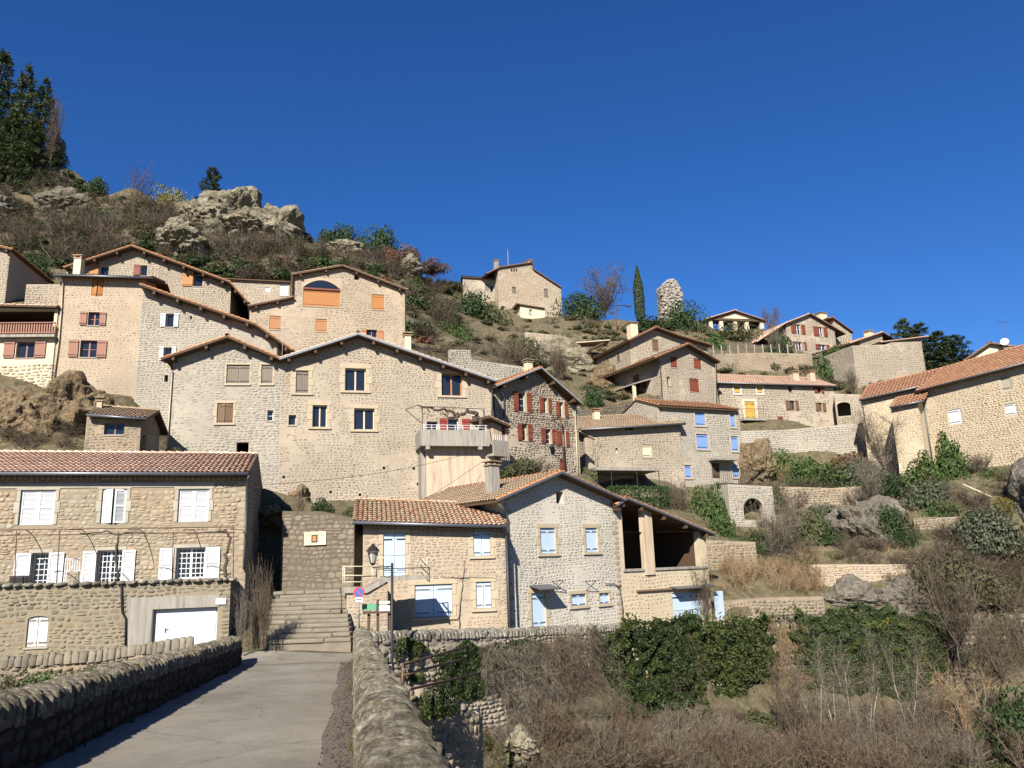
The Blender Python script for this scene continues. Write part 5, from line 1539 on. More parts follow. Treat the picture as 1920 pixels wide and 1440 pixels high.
# ------------------------------------------------------------------ skyline houses
H = House('white_house', 'pale skyline house with red-brown shutters and cream chimney', (1478, 630, 105.0), (1566, 630, 108.0), (1520, 662), 'pale', D=10.0, rise=0.5)
H.gable([(1420, 640), (1474, 605), (1520, 587), (1586, 625)], 0.5, 'brown', purl=False)
H.u0 = H.hit_y(1476, 630)[0]
for g, l, r in (((1491, 608, 1501, 626), (1483, 1490), (1502, 1509)), ((1535, 613, 1543, 631), (1525, 1534), (1544, 1551)), ((1493, 641, 1504, 656), (1487, 1492), (1505, 1512)), ((1535, 646, 1549, 656), (1529, 1535), (1549, 1555))):
    H.win(*g, 'glass', REDBROWN, fr=WHITE, L=l, Rr=r, mull=1, trans=1)
H.chimney(1538, 587, 1551, 601, 2.5, CREAM)
H.done(sides='L', sw=0.4, sh=0.24)
H = House('house_wing', 'right wing of the skyline house with orange roof edge', (1567, 630, 110.0), (1597, 630, 111.0), (1580, 660), 'pale', D=6.0, rise=0.5)
H.gable([(1553, 596), (1562, 594), (1601, 622)], 0.4, 'orange', purl=False)
H.done(sw=0.34, sh=0.2)
t = House('garden_pavilion', 'open skyline pavilion with low gable roof and pale pillars', (1330, 605, 116.0), (1432, 605, 118.0), (1380, 616), 'pale', D=6.0, rise=0.3, cat='pavilion')
t.gable([(1322, 598), (1378, 581), (1439, 601)], 0.5, 'brown', purl=False)
a, b, c, d = t.rect(1345, 586, 1415, 597)
MB().prism([t.hit_y(1342, 597), t.hit_y(1378, 586), t.hit_y(1418, 598)], 0.0, 0.1).build('gable_wall', CREAM, t.root)
for px in (1332, 1352, 1378, 1400, 1428):
    x, z = t.hit_y(px, 599); MB().box(x - 0.3, x + 0.3, 0, 0.5, -0.5, z).build('pillar', CREAM, t.root)
a, b, c, d = t.rect(1330, 598, 1434, 602); MB().box(a, b, -0.15, 0.5, c, d).build('beam', WOOD, t.root)
MB().box(a + 0.3, b - 0.3, 4.6, 4.8, -0.5, c).build('back_wall', WOOD, t.root)
# hilltop house
H = House('hilltop_house', 'old rubble house on the hilltop with two chimneys and sloping roof', (935, 545, 108.0), (1052, 545, 112.0), (1000, 602), 'warm', D=9.0, rise=0.5)
H.gable([(913, 512), (938, 500), (998, 491), (1001, 504), (1053, 538)], 0.3, 'red', purl=False)
H.win(1020, 541, 1028, 557, 'closed', GREYWOOD, leaves=2); H.win(960, 538, 968, 549, 'closed', GREYWOOD, leaves=1)
for k in range(3): H.hole(958 + 4.5 * k, 504, 961 + 4.5 * k, 510)
H.chimney(928, 488, 935, 500, 3.0, CONC); H.chimney(990, 488, 999, 495, 1.0, CONC)
H.done(sw=0.34, sh=0.2, sides='L')
H = House('hilltop_wing', 'lower left wing of the hilltop house with two small windows', (868, 540, 109.0), (936, 540, 109.5), (900, 570), 'pale', D=6.0, rise=0.5)
H.eave((865, 518), (938, 523), 8, 3.0, 0.3, 'old', gutter=False)
H.win(909, 532, 917, 545, 'closed', GREYWOOD, leaves=2); H.win(919, 535, 924, 547, 'glass', fr=GREYWOOD, mull=0)
H.done(sw=0.34, sh=0.2)
H = House('hilltop_outbuilding', 'small white outbuilding with tiny paned window below the hilltop house', (976, 590, 105.0), (1022, 590, 106.0), (1000, 603), 'pale', D=2.0, rise=0.5, cat='shed', ctrl=False)
H.gable([(972, 569), (1022, 577)], 0.3, 'old', purl=False)
H.win(992, 580, 998, 590, 'glass', fr=WHITE, mull=1, trans=1)
H.done(render=CREAM)
# ruined tower
rt = House('ruined_tower', 'crumbling ruined stone tower stump standing against the sky', (1242, 560, 112.0), (1278, 560, 112.5), (1260, 600), 'grey', D=2.2, rise=0.2, cat='ruin')
rt.top = [rt.hit_y(*q) for q in ((1236, 548), (1241, 533), (1252, 524), (1262, 522), (1270, 528), (1278, 545), (1282, 556))]
rt.done(sides='L', sw=0.5, sh=0.28, proud=0.12)
T = []
for k in range(160):
    px, py = RNG.uniform(1240, 1277), RNG.uniform(526, 598)
    if py < 526 + abs(px - 1259) * 0.9: continue
    x, z = rt.hit_y(px, py); sc = RNG.uniform(0.3, 0.7)
    T.append((np.column_stack([(sc, 0, 0), (0, 0.25, 0), (0, 0, sc * 0.6)]), np.array([x, -0.05, z])))
pieces(rt.wall, STONES, T, STONE['grey'], 'stone', 'rubble_stones', 0)
# ------------------------------------------------------------------ terrain
def cp(px, py, Y, dz=0.0):
    p = P(px, py, Y); CTRL.append((p[0], p[1], p[2] + dz))
for q in ((0, 330, 140), (-250, 240, 150), (130, 312, 138), (250, 355, 128), (330, 400, 118), (440, 372, 114), (570, 448, 108), (640, 478, 112), (740, 506, 112), (800, 526, 112), (870, 550, 114), (960, 590, 114),
          (1060, 603, 113), (1160, 606, 112), (1250, 602, 113), (1330, 616, 118), (1430, 618, 119), (1600, 655, 115), (1700, 690, 108), (1800, 700, 104), (1920, 690, 100), (2100, 700, 95)):
    cp(*q)
    p = P(*q); CTRL.append((p[0] * 1.25, p[1] * 1.35, p[2] - 6))
for q in ((380, 505, 84), (520, 500, 88), (100, 470, 80), (0, 440, 85), (200, 440, 88), (650, 500, 92), (780, 600, 82), (850, 640, 78), (820, 660, 64), (900, 600, 96), (1000, 625, 96), (1080, 620, 98), (1060, 700, 84),
          (1100, 740, 72), (1090, 640, 94), (1180, 610, 104), (1590, 700, 90), (1760, 700, 88), (1840, 690, 78),
          (1480, 890, 66), (1600, 890, 66), (1460, 1010, 55), (1560, 985, 56), (1650, 1010, 54), (1700, 930, 57), (1800, 930, 55), (1900, 900, 55), (1850, 1010, 50), (1420, 1080, 51), (1480, 1090, 50.5), (1640, 1040, 51.5),
          (1420, 1118, 48.6), (1600, 1138, 49.2), (1780, 1100, 49), (1900, 1080, 48), (1760, 1140, 48.5), (1920, 1140, 48.5),
          (1290, 970, 56), (1340, 960, 58), (1200, 945, 58), (1300, 1000, 53.5), (100, 770, 45), (30, 800, 43), (60, 850, 41), (-60, 850, 42), (-100, 700, 48),
          (520, 960, 40), (640, 955, 41), (560, 945, 45), (1140, 790, 66)): cp(*q)
for x, y, z in ((-30, 27.5, 0), (-20, 27.5, 0), (-9, 26.5, 0), (-6, 28, 0), (-4, 31.5, 0.05), (0, 35, -0.25), (6, 40.5, -0.5), (11, 44.6, -0.45), (-14, 30, 0.0), (-9.5, 32.5, 1.1), (-9, 29.5, 0.4), (-11.4, 36, 1.7), (-12.2, 39, 2.0), (-11, 38.9, 2.0), (-10, 34.5, 1.6), (-11, 33, 1.0), (-7.6, 35.4, 1.9), (-8.8, 35.5, 1.9), (-9.8, 35.6, 1.9), (-8.4, 30, 0.1), (-10, 30, 0.15), (-6.6, 29.5, 0.05), (-5.2, 30.6, 0.0), (-3, 31.6, -0.1), (-3, 33.8, -0.1), (-1, 33.0, -0.2), (1.5, 36, -0.3), (1.5, 37.4, -0.3), (3.5, 38, -0.4), (8.5, 42.8, -0.5), (-5.5, 33.4, 0.0), (-1, 35.0, -0.15), (4.5, 40.0, -0.4), (-60, 30, 0), (-60, 60, 18), (-80, 120, 55), (70, 60, 5), (80, 120, 25), (120, 80, 5), (-120, 60, 20)):
    CTRL.append((x, y, z))
# low ground that the retaining structures hold back
CP = np.array(CTRL)
_, ui = np.unique(np.round(CP[:, :2] / 0.8), axis=0, return_index=True)
CP = CP[np.sort(ui)]
cx = CP[:, :2]
dm = np.linalg.norm(cx[:, None] - cx[None], axis=2)
n = len(CP)
A = np.zeros((n + 3, n + 3)); A[:n, :n] = -dm + np.eye(n) * 0.05
A[:n, n] = 1; A[:n, n + 1:] = cx; A[n, :n] = 1; A[n + 1:, :n] = cx.T
sol = np.linalg.solve(A, np.concatenate([CP[:, 2], [0, 0, 0]]))
def upper_z(X, Y):
    X, Y = np.asarray(X, float), np.asarray(Y, float)
    sh = X.shape; q = np.stack([X.ravel(), Y.ravel()], 1)
    out = np.empty(len(q))
    for i in range(0, len(q), 4000):
        d = np.linalg.norm(q[i:i + 4000, None] - cx[None], axis=2)
        out[i:i + 4000] = -d @ sol[:n] + sol[n] + q[i:i + 4000] @ sol[n + 1:]
    return out.reshape(sh)
# line of the quay wall that divides street and ravine
QP = [(-200, 25.6)] + [tuple(P(*q)[:2]) for q in ((0, 1255, 25.3), (350, 1225, 27.3))] + [(bridge_x(EL, 25.5) - 0.6, 25.6), (bridge_x(ER, 25.5) + 0.6, 25.4)] + [tuple(P(*q)[:2]) for q in ((705, 1190, 28.2), (960, 1185, 34.5), (1180, 1175, 40.3), (1330, 1160, 44.6), (1440, 1150, 47.2), (1640, 1148, 48.8), (1920, 1145, 48.2))] + [(60, 47), (300, 40)]
QX = np.array([q[0] for q in QP]); QY = np.array([q[1] for q in QP])
def low_z(X, Y):
    d = np.interp(X, QX, QY) - Y
    base = np.where(X > 0, -6.6, -7.5) + np.where((X > -7) & (X < 5), 4.6 * np.exp(-d / 4.0), np.where(X >= 5, 3.2 * np.exp(-d / 2.2), 3.5 * np.exp(-d / 3.0))) - np.clip(d - 12, 0, 30) * 0.06
    return base
def ground_z(X, Y):
    X, Y = np.asarray(X, float), np.asarray(Y, float)
    up = upper_z(X, np.maximum(Y, np.interp(X, QX, QY)))
    return np.where(Y >= np.interp(X, QX, QY), up, np.minimum(low_z(X, Y), up - 0.3))
gx = np.unique(np.concatenate([np.linspace(-900, -112, 10), np.arange(-112, 92, 1.0), np.linspace(92, 900, 10)]))
gy = np.unique(np.concatenate([np.linspace(-500, -10, 8), np.arange(-10, 70, 0.8), np.arange(70, 160, 1.4), np.linspace(160, 1200, 12)]))
GX, GY = np.meshgrid(gx, gy)
GZ = ground_z(np.clip(GX, -125, 130), np.clip(GY, -40, 190))
far = (np.abs(GX) > 110) | (GY > 190)
nz = np.array([[mnoise.fractal((x * 0.12, y * 0.12, 1.3), 1.0, 2.0, 4) for x in gx] for y in gy])
hillf = np.clip((GY - 40) / 30, 0, 1)
GZ = GZ + nz * 0.9 * hillf
# level ground in front of the street houses, under the steps and in the passage
for Hh, fr, bk in ((ANX, 4.2, 1.5), (GAB, 3.2, 1.5), (BARN, 2.6, 1.5)):
    lx = (GX - Hh.loc[0]) * Hh.c + (GY - Hh.loc[1]) * Hh.s_; ly = -(GX - Hh.loc[0]) * Hh.s_ + (GY - Hh.loc[1]) * Hh.c
    zone = (lx > Hh.u0 - 1.2) & (lx < Hh.u1 + 0.8) & (ly > -fr) & (ly < bk)
    GZ = np.where(zone, np.minimum(GZ, Hh.loc[2] - 0.03), GZ)
fs = np.clip((GY - Y0) / (Y1 - Y0), 0, 1)
zone = (GX > -11.6) & (GX < -6.4) & (GY > Y0 - 0.8) & (GY < 36.6)
GZ = np.where(zone, np.minimum(GZ, zbot + (ztop - zbot) * fs - 0.22), GZ)
zone = (GX > -12.8) & (GX < -9.6) & (GY >= 36.0) & (GY < 40.8)
GZ = np.where(zone, np.minimum(GZ, 1.7), GZ)
nx, ny = len(gx), len(gy)
idx = np.arange(nx * ny).reshape(ny, nx)
Fq = np.stack([idx[:-1, :-1].ravel(), idx[:-1, 1:].ravel(), idx[1:, 1:].ravel(), idx[1:, :-1].ravel()], 1)
def hill_mat():
    m = bpy.data.materials.new('hillside'); nt, nd, lk, bs = nodes(m)
    pos = worldpos(nd)
    n1 = noise_tex(nd, lk, 0.25, 8, pos); n2 = noise_tex(nd, lk, 2.0, 8, pos); n3 = noise_tex(nd, lk, 12, 6, pos)
    r1 = ramp(nd, [((0.07, 0.052, 0.03), 0.3), ((0.11, 0.087, 0.05), 0.45), ((0.06, 0.058, 0.026), 0.55), ((0.145, 0.12, 0.08), 0.7)]); lk.new(n1.outputs[0], r1.inputs[0])
    r2 = ramp(nd, [((0.045, 0.038, 0.022), 0.35), ((0.14, 0.11, 0.07), 0.5), ((0.27, 0.235, 0.17), 0.72)]); lk.new(n2.outputs[0], r2.inputs[0])
    c = mixc(nd, lk, 0.5, r1.outputs[0], r2.outputs[0])
    c = mixc(nd, lk, mathn(nd, lk, 'MULTIPLY', n3.outputs[0], 0.5), c, (0.10, 0.09, 0.05))
    lk.new(c, bs.inputs['Base Color']); bs.inputs['Roughness'].default_value = 1.0; bs.inputs['Specular IOR Level'].default_value = 0.1
    h = mathn(nd, lk, 'ADD', n2.outputs[0], mathn(nd, lk, 'MULTIPLY', n3.outputs[0], 0.4))
    bump(nd, lk, bs, h, 0.35, 0.8)
    return m
me = np_mesh('ground', np.stack([GX.ravel(), GY.ravel(), GZ.ravel()], 1), Fq, hill_mat())
g = tag(bpy.data.objects.new('ground', me), kind='structure'); link(g)
# paved street sheet at the head of the bridge
mb = MB()
sx = np.linspace(-13.5, -4.6, 10)
pts0 = [(x, max(24.6, min(25.4, YEND - 0.3)), 0) for x in sx]
sy = np.linspace(YEND - 0.5, 28.6, 6)
for ya, yb in zip(sy[:-1], sy[1:]):
    for xa, xb in zip(sx[:-1], sx[1:]):
        mb.poly([(x, y, max(deck_z(y) if y < YEND + 1 else deck_z(YEND + 1), 0) * 0 + max(float(ground_z(x, max(y, float(np.interp(x, QX, QY)) + 0.05))), deck_z(YEND)) + 0.03) for x, y in ((xa, ya), (xb, ya), (xb, yb), (xa, yb))])
tag(mb.build('street', ASPH), kind='structure')
# ------------------------------------------------------------------ placing on the ground
GZc = GZ
def gz(x, y):
    """height of the built ground sheet"""
    x = np.asarray(x, float); y = np.asarray(y, float)
    i = np.clip(np.searchsorted(gx, x) - 1, 0, nx - 2); j = np.clip(np.searchsorted(gy, y) - 1, 0, ny - 2)
    fx = (x - gx[i]) / (gx[i + 1] - gx[i]); fy = (y - gy[j]) / (gy[j + 1] - gy[j])
    return GZc[j, i] * (1 - fx) * (1 - fy) + GZc[j, i + 1] * fx * (1 - fy) + GZc[j + 1, i] * (1 - fx) * fy + GZc[j + 1, i + 1] * fx * fy
def ground_hit(px, py, y0=26.0, y1=165.0):
    """where the line of sight through a pixel first meets the ground"""
    d = ray(px, py); t = np.arange(y0, y1, 0.25)
    q = CAM[None] + d[None] * t[:, None]
    below = q[:, 2] <= gz(q[:, 0], q[:, 1])
    if not below.any(): return None
    return q[int(np.argmax(below))]

# ------------------------------------------------------------------ plant shapes (unit size, arrays)
def unit(v): return v / (np.linalg.norm(v, axis=-1, keepdims=True) + 1e-9)
def leaves(C, N, size, rnd, aspect=0.6):
    """one small quad per leaf at centres C facing roughly N"""
    n = len(C)
    N = unit(N + RNG.normal(0, 0.55, (n, 3)))
    a = unit(np.cross(N, RNG.normal(0, 1, (n, 3)))); b = np.cross(N, a)
    s = (size * RNG.uniform(0.6, 1.35, n))[:, None]
    V = np.stack([C - a * s, C - b * s * aspect + N * s * 0.15, C + a * s, C + b * s * aspect + N * s * 0.15], 1).reshape(-1, 3)
    F = np.arange(4 * n).reshape(n, 4)
    return V, F, np.repeat(rnd, 4)
def ribbons(A, B, w0, w1, bend=0.12):
    """thin tapering strips from A to B with a bend"""
    n = len(A)
    L = np.linalg.norm(B - A, axis=1, keepdims=True)
    M = (A + B) / 2 + RNG.normal(0, 1, (n, 3)) * L * bend
    s = unit(np.cross(B - A, RNG.normal(0, 1, (n, 3))))
    w0 = np.broadcast_to(np.asarray(w0, float), n)[:, None]; w1 = np.broadcast_to(np.asarray(w1, float), n)[:, None]
    wm = (w0 + w1) / 2
    V = np.stack([A - s * w0, A + s * w0, M - s * wm, M + s * wm, B - s * w1, B + s * w1], 1).reshape(-1, 3)
    k = np.arange(n)[:, None] * 6
    F = np.concatenate([k + np.array([[0, 1, 3, 2]]), k + np.array([[2, 3, 5, 4]])], 1).reshape(-1, 4)
    return V, F, np.repeat(RNG.random(n), 6), M
def strips(A, B, w0, w1):
    """as ribbons, but one straight quad each"""
    n = len(A); s = unit(np.cross(B - A, RNG.normal(0, 1, (n, 3))))
    V = np.stack([A - s * w0, A + s * w0, B + s * w1, B - s * w1], 1).reshape(-1, 3)
    return V, np.arange(4 * n).reshape(n, 4), np.repeat(RNG.random(n), 4)
def cat(parts):
    V, F, Rn = [], [], []; o = 0
    for v, f, r in parts:
        V.append(v); F.append(f + o); Rn.append(r); o += len(v)
    return np.vstack(V), np.vstack(F), np.concatenate(Rn)
def leaf_bush(n=2600, size=0.06, lumps=9, flat=0.85, core=0.25, conic=0.0):
    L = unit(RNG.normal(0, 1, (lumps, 3))) * RNG.uniform(0.3, 0.68, (lumps, 1)); L[:, 2] = np.abs(L[:, 2]) * 0.95 + 0.12
    rl = RNG.uniform(0.32, 0.55, lumps)
    k = RNG.integers(0, lumps, n)
    d = unit(RNG.normal(0, 1, (n, 3)))
    rr = rl[k] * np.where(RNG.random(n) < core, RNG.random(n) ** 0.5, RNG.uniform(0.86, 1.06, n))
    C = L[k] + d * rr[:, None]
    C[:, 2] = np.abs(C[:, 2] - 0.02) * flat
    if conic:
        f = 1 - conic * np.clip(C[:, 2] / 1.1, 0, 1); C[:, 0] *= f; C[:, 1] *= f
    rnd = np.clip(RNG.random(lumps)[k] * 0.45 + RNG.random(n) * 0.55, 0, 0.999)
    return leaves(C, d + np.array([0, 0, 0.3]), size, rnd)
def twig_bush(n0=16, n1=9, n2=7, spread=0.75, w=0.010, up=1.0):
    az = RNG.uniform(0, 2 * math.pi, n0); r = spread * np.sqrt(RNG.random(n0))
    base = np.stack([np.cos(az) * 0.12 * RNG.random(n0), np.sin(az) * 0.12 * RNG.random(n0), np.zeros(n0)], 1)
    tip = np.stack([np.cos(az) * r, np.sin(az) * r, up * RNG.uniform(0.55, 1.0, n0) * (1 - 0.25 * r)], 1)
    v0, f0, r0, m0 = ribbons(base, tip, w * 1.4, w * 0.6, 0.06)
    def grow(A, B, Mid, k, ln, wa, wb, thin=False):
        t = RNG.uniform(0.25, 1.0, (len(A), k))[..., None]
        St = ((1 - t) ** 2 * A[:, None] + 2 * t * (1 - t) * (2 * Mid - 0.5 * (A + B))[:, None] + t ** 2 * B[:, None]).reshape(-1, 3)
        D = unit(np.repeat(unit(B - A), k, 0) * 0.7 + RNG.normal(0, 0.55, (len(St), 3)) + np.array([0, 0, 0.25]))
        E = St + D * (ln * RNG.uniform(0.4, 1.2, (len(St), 1)))
        if thin: v, f, r = strips(St, E, wa, wb); m = None
        else: v, f, r, m = ribbons(St, E, wa, wb, 0.1)
        return St, E, m, v, f, r
    A1, B1, m1, v1, f1, r1 = grow(base, tip, m0, n1, 0.36, w * 0.6, w * 0.35)
    A2, B2, m2, v2, f2, r2 = grow(A1, B1, m1, n2, 0.17, w * 0.42, w * 0.25, True)
    return cat([(v0, f0, r0), (v1, f1, r1), (v2, f2, r2)])
def grass_tuft(n=70):
    az = RNG.uniform(0, 2 * math.pi, n); r = RNG.random(n)
    A = np.stack([np.cos(az) * 0.25 * r, np.sin(az) * 0.25 * r, np.zeros(n)], 1)
    B = A * 2.2 + np.stack([RNG.normal(0, 0.12, n), RNG.normal(0, 0.12, n), RNG.uniform(0.3, 1.0, n)], 1)
    v, f, r, m = ribbons(A, B, 0.016, 0.004, 0.1); return v, f, r
def conifer_crown(levels=26, droop=0.25, width=0.2, bare=0.18, power=0.8, dens=1.0, ls=0.017):
    P_, N_, R_ = [], [], []
    for i in range(levels):
        z = bare + (1 - bare) * (i + RNG.uniform(-0.3, 0.3)) / levels
        rad = width * (1 - (z - bare) / (1.02 - bare)) ** power + 0.012
        nb = int(RNG.integers(5, 9))
        for b in range(nb):
            az = RNG.uniform(0, 2 * math.pi); rb = rad * RNG.uniform(0.45, 1.15)
            m = max(4, int(24 * dens * rb / width + 5))
            t = np.sqrt(RNG.random(m))
            lat = RNG.normal(0, 0.13, m) * rb * (1.2 - t)
            c = np.stack([np.cos(az) * rb * t - np.sin(az) * lat, np.sin(az) * rb * t + np.cos(az) * lat, z - droop * rb * t ** 2 + 0.012 * RNG.normal(0, 1, m) + rb * 0.22 * t], 1)
            P_.append(c); N_.append(np.tile([math.cos(az) * 0.3, math.sin(az) * 0.3, 0.8], (m, 1))); R_.append(np.clip(0.5 * RNG.random() + 0.5 * RNG.random(m), 0, 0.999))
    C = np.vstack(P_); return leaves(C, np.vstack(N_), ls, np.concatenate(R_), 0.28)
def cypress_crown(n=5000):
    z = RNG.random(n) ** 0.85; th = RNG.uniform(0, 2 * math.pi, n)
    rad = 0.105 * np.clip(np.minimum(1.0, (1 - z) * 2.4) ** 0.8, 0, 1) * np.minimum(1, 0.6 + z * 4) * RNG.uniform(0.75, 1.08, n)
    C = np.stack([np.cos(th) * rad, np.sin(th) * rad, 0.02 + z * 0.98], 1)
    return leaves(C, np.stack([np.cos(th), np.sin(th), np.full(n, 0.9)], 1), 0.016, RNG.random(n), 0.45)
def box_hedge(n=2600):
    C = RNG.uniform(-1, 1, (n, 3)); ax = RNG.integers(0, 3, n); sg = RNG.choice([-1, 1], n)
    C[np.arange(n), ax] = sg * RNG.uniform(0.85, 1.05, n)
    C += RNG.normal(0, 0.03, C.shape); Nn = np.zeros((n, 3)); Nn[np.arange(n), ax] = sg
    C[:, 2] = (C[:, 2] + 1) / 2
    return leaves(C, Nn, 0.055, RNG.random(n))

L_BUSH = [leaf_bush() for _ in range(4)]
L_LOW = [leaf_bush(520, 0.12, 8) for _ in range(4)]
L_FINE = [leaf_bush(3600, 0.042, 14) for _ in range(3)]
L_CONE = [leaf_bush(3400, 0.05, 12, 1.15, 0.25, 0.55) for _ in range(2)]
L_TWIG = [twig_bush(16, 9, 5, 0.75, 0.011) for _ in range(5)]
L_TWIGW = [twig_bush(20, 8, 4, 1.0, 0.0105, 0.8) for _ in range(3)]
L_WAND = [twig_bush(14, 7, 4, 0.45, 0.008, 1.0) for _ in range(3)]
L_TUFT = [grass_tuft() for _ in range(3)]
L_FIR = [conifer_crown(34, 0.3, 0.2, 0.05, 0.7, 2.0, 0.016) for _ in range(3)]
L_PINE = [conifer_crown(26, 0.0, 0.30, 0.03, 0.6, 2.6, 0.022) for _ in range(2)]
L_CYP = [cypress_crown()]
L_HEDGE = [box_hedge()]

LEAF = {
 'dark': leaf_mat('leaf_dark_green', [(0.020,0.040,0.012),(0.032,0.060,0.016),(0.050,0.080,0.022),(0.028,0.052,0.018)]),
 'mid': leaf_mat('leaf_mid_green', [(0.040,0.075,0.018),(0.065,0.110,0.025),(0.090,0.140,0.035),(0.050,0.085,0.022)]),
 'olive': leaf_mat('leaf_olive', [(0.060,0.070,0.028),(0.090,0.095,0.040),(0.120,0.120,0.055),(0.070,0.075,0.035)]),
 'greygreen': leaf_mat('leaf_grey_green', [(0.070,0.085,0.050),(0.100,0.115,0.070),(0.130,0.140,0.090),(0.080,0.090,0.055)]),
 'yellow': leaf_mat('leaf_yellow_green', [(0.12,0.12,0.02),(0.19,0.17,0.025),(0.26,0.22,0.04),(0.10,0.11,0.02)]),
 'forsythia': leaf_mat('leaf_forsythia', [(0.26,0.19,0.02),(0.18,0.14,0.03),(0.10,0.09,0.03)]),
 'russet': leaf_mat('leaf_russet', [(0.15,0.055,0.03),(0.20,0.085,0.05),(0.12,0.07,0.04),(0.09,0.08,0.035)]),
 'pink': leaf_mat('leaf_pinkish', [(0.13,0.08,0.06),(0.17,0.11,0.09),(0.10,0.07,0.05)]),
 'fir': leaf_mat('leaf_fir', [(0.026,0.046,0.016),(0.050,0.075,0.024),(0.085,0.105,0.036),(0.038,0.058,0.022)], 0.2),
 'cyp': leaf_mat('leaf_cypress', [(0.035,0.055,0.018),(0.055,0.080,0.024),(0.080,0.105,0.032)], 0.1),
}
TW = {
 'brown': leaf_mat('twig_brown', [(0.085,0.062,0.040),(0.12,0.09,0.060),(0.062,0.048,0.034),(0.17,0.135,0.095)], 0.0, 0.9),
 'grey': leaf_mat('twig_grey', [(0.13,0.11,0.08),(0.17,0.145,0.105),(0.095,0.08,0.06),(0.24,0.205,0.155)], 0.0, 0.9),
 'straw': leaf_mat('twig_straw', [(0.24,0.16,0.085),(0.31,0.22,0.125),(0.18,0.12,0.065),(0.36,0.27,0.16)], 0.0, 0.9),
 'mauve': leaf_mat('twig_mauve', [(0.10,0.068,0.044),(0.135,0.095,0.062),(0.078,0.055,0.038),(0.115,0.08,0.05)], 0.0, 0.9),
 'hill': leaf_mat('twig_hill', [(0.046,0.035,0.021),(0.066,0.051,0.031),(0.034,0.027,0.017),(0.10,0.08,0.052)], 0.0, 0.9),
 'grass': leaf_mat('grass_green', [(0.08,0.10,0.03),(0.12,0.13,0.04),(0.18,0.16,0.07)], 0.2, 0.8),
}
_vm = {}
def plant_mesh(lib, i, name):
    key = (id(lib), i)
    if key not in _vm:
        V, F, Rn = lib[i]; me = np_mesh(name, V, F, None, Rn, False); me.materials.append(LEAF['dark']); _vm[key] = me
    return _vm[key]
def put(name, lib, mat, loc, scale, parent=None, rz=None, variant=None):
    i = int(RNG.integers(0, len(lib))) if variant is None else variant
    o = bpy.data.objects.new(name, plant_mesh(lib, i, name)); link(o, parent)
    o.location = [float(v) for v in loc]; o.rotation_euler = (0, 0, float(RNG.uniform(0, 6.28) if rz is None else rz)); o.scale = [float(v) for v in scale]
    o.material_slots[0].link = 'OBJECT'; o.material_slots[0].material = mat
    return o
SIZES = 1490.0
def shrub(label, px, top, base, wpx, lib, mat, Y=None, cat='shrub', name='shrub', stems=True, group=None, hang=False):
    """a bush seen from pixel row top to base, wpx wide; stands on the ground under pixel px,base"""
    if Y is None:
        h = ground_hit(px, base - 2); Y = h[1] if h is not None else 100.0
    b = P(px, base, Y); t = P(px, top, Y)
    h = (t[2] - b[2]) * 1.05; w = wpx / FPX * Y / 2 * 1.34
    g_ = float(gz(b[0], b[1])); z = b[2] if hang else min(b[2], max(g_, b[2] - 1.2)) - 0.08
    t_ = thing(name, label, cat, (b[0], b[1], z), 0.0, group)
    put('foliage', lib, mat, (0, 0, 0), (w, w, h + (b[2] - z)), t_)
    if stems:
        m = MB()
        for k in range(4):
            a = RNG.uniform(0, 6.28); m.tube([(0.05 * math.cos(a), 0.05 * math.sin(a), -0.2), (w * 0.3 * math.cos(a), w * 0.3 * math.sin(a), h * 0.55)], 0.03 * max(1, h / 2), 5, 0.012)
        m.build('stem', BARK, t_)
    return t_
def twiggy(label, px, top, base, wpx, mat, Y=None, lib=None, name='bare_shrub', cat='shrub', extra=0):
    if Y is None:
        h = ground_hit(px, base - 2); Y = h[1] if h is not None else 100.0
    b = P(px, base, Y); t = P(px, top, Y)
    h = t[2] - b[2]; w = wpx / FPX * Y / 2
    t_ = thing(name, label, cat, (b[0], b[1], b[2] - 0.1))
    lib = lib or L_TWIG
    put('branches', lib, mat, (0, 0, 0), (w, w, h), t_)
    for k in range(extra):
        put('branches', lib, mat, (RNG.uniform(-w, w) * 0.5, RNG.uniform(-w, w) * 0.4, 0), (w * 0.75, w * 0.75, h * RNG.uniform(0.7, 1.0)), t_)
    return t_
TREEB = plain_mat('tree_bark', (0.13, 0.105, 0.08), 0.95, 0.4, 8, 40, 0.02)
def conifer(label, px, top, base, wpx, Y, lib=None, mat='fir', w0=0.2, name='conifer_tree', group=None):
    b = P(px, base, Y); h = P(px, top, Y)[2] - b[2]; w = wpx / FPX * Y / 2
    t_ = thing(name, label, 'tree', (b[0], b[1], b[2] - 0.4), 0, group)
    MB().tube([(0, 0, -0.5), (0.02 * h * RNG.normal() * 0.3, 0, h * 0.5), (0, 0, h * 0.97)], 0.022 * h, 7, 0.01).build('trunk', TREEB, t_, True)
    put('crown', lib or L_FIR, LEAF[mat], (0, 0, 0), (w / w0, w / w0, h + 0.4), t_)
    return t_
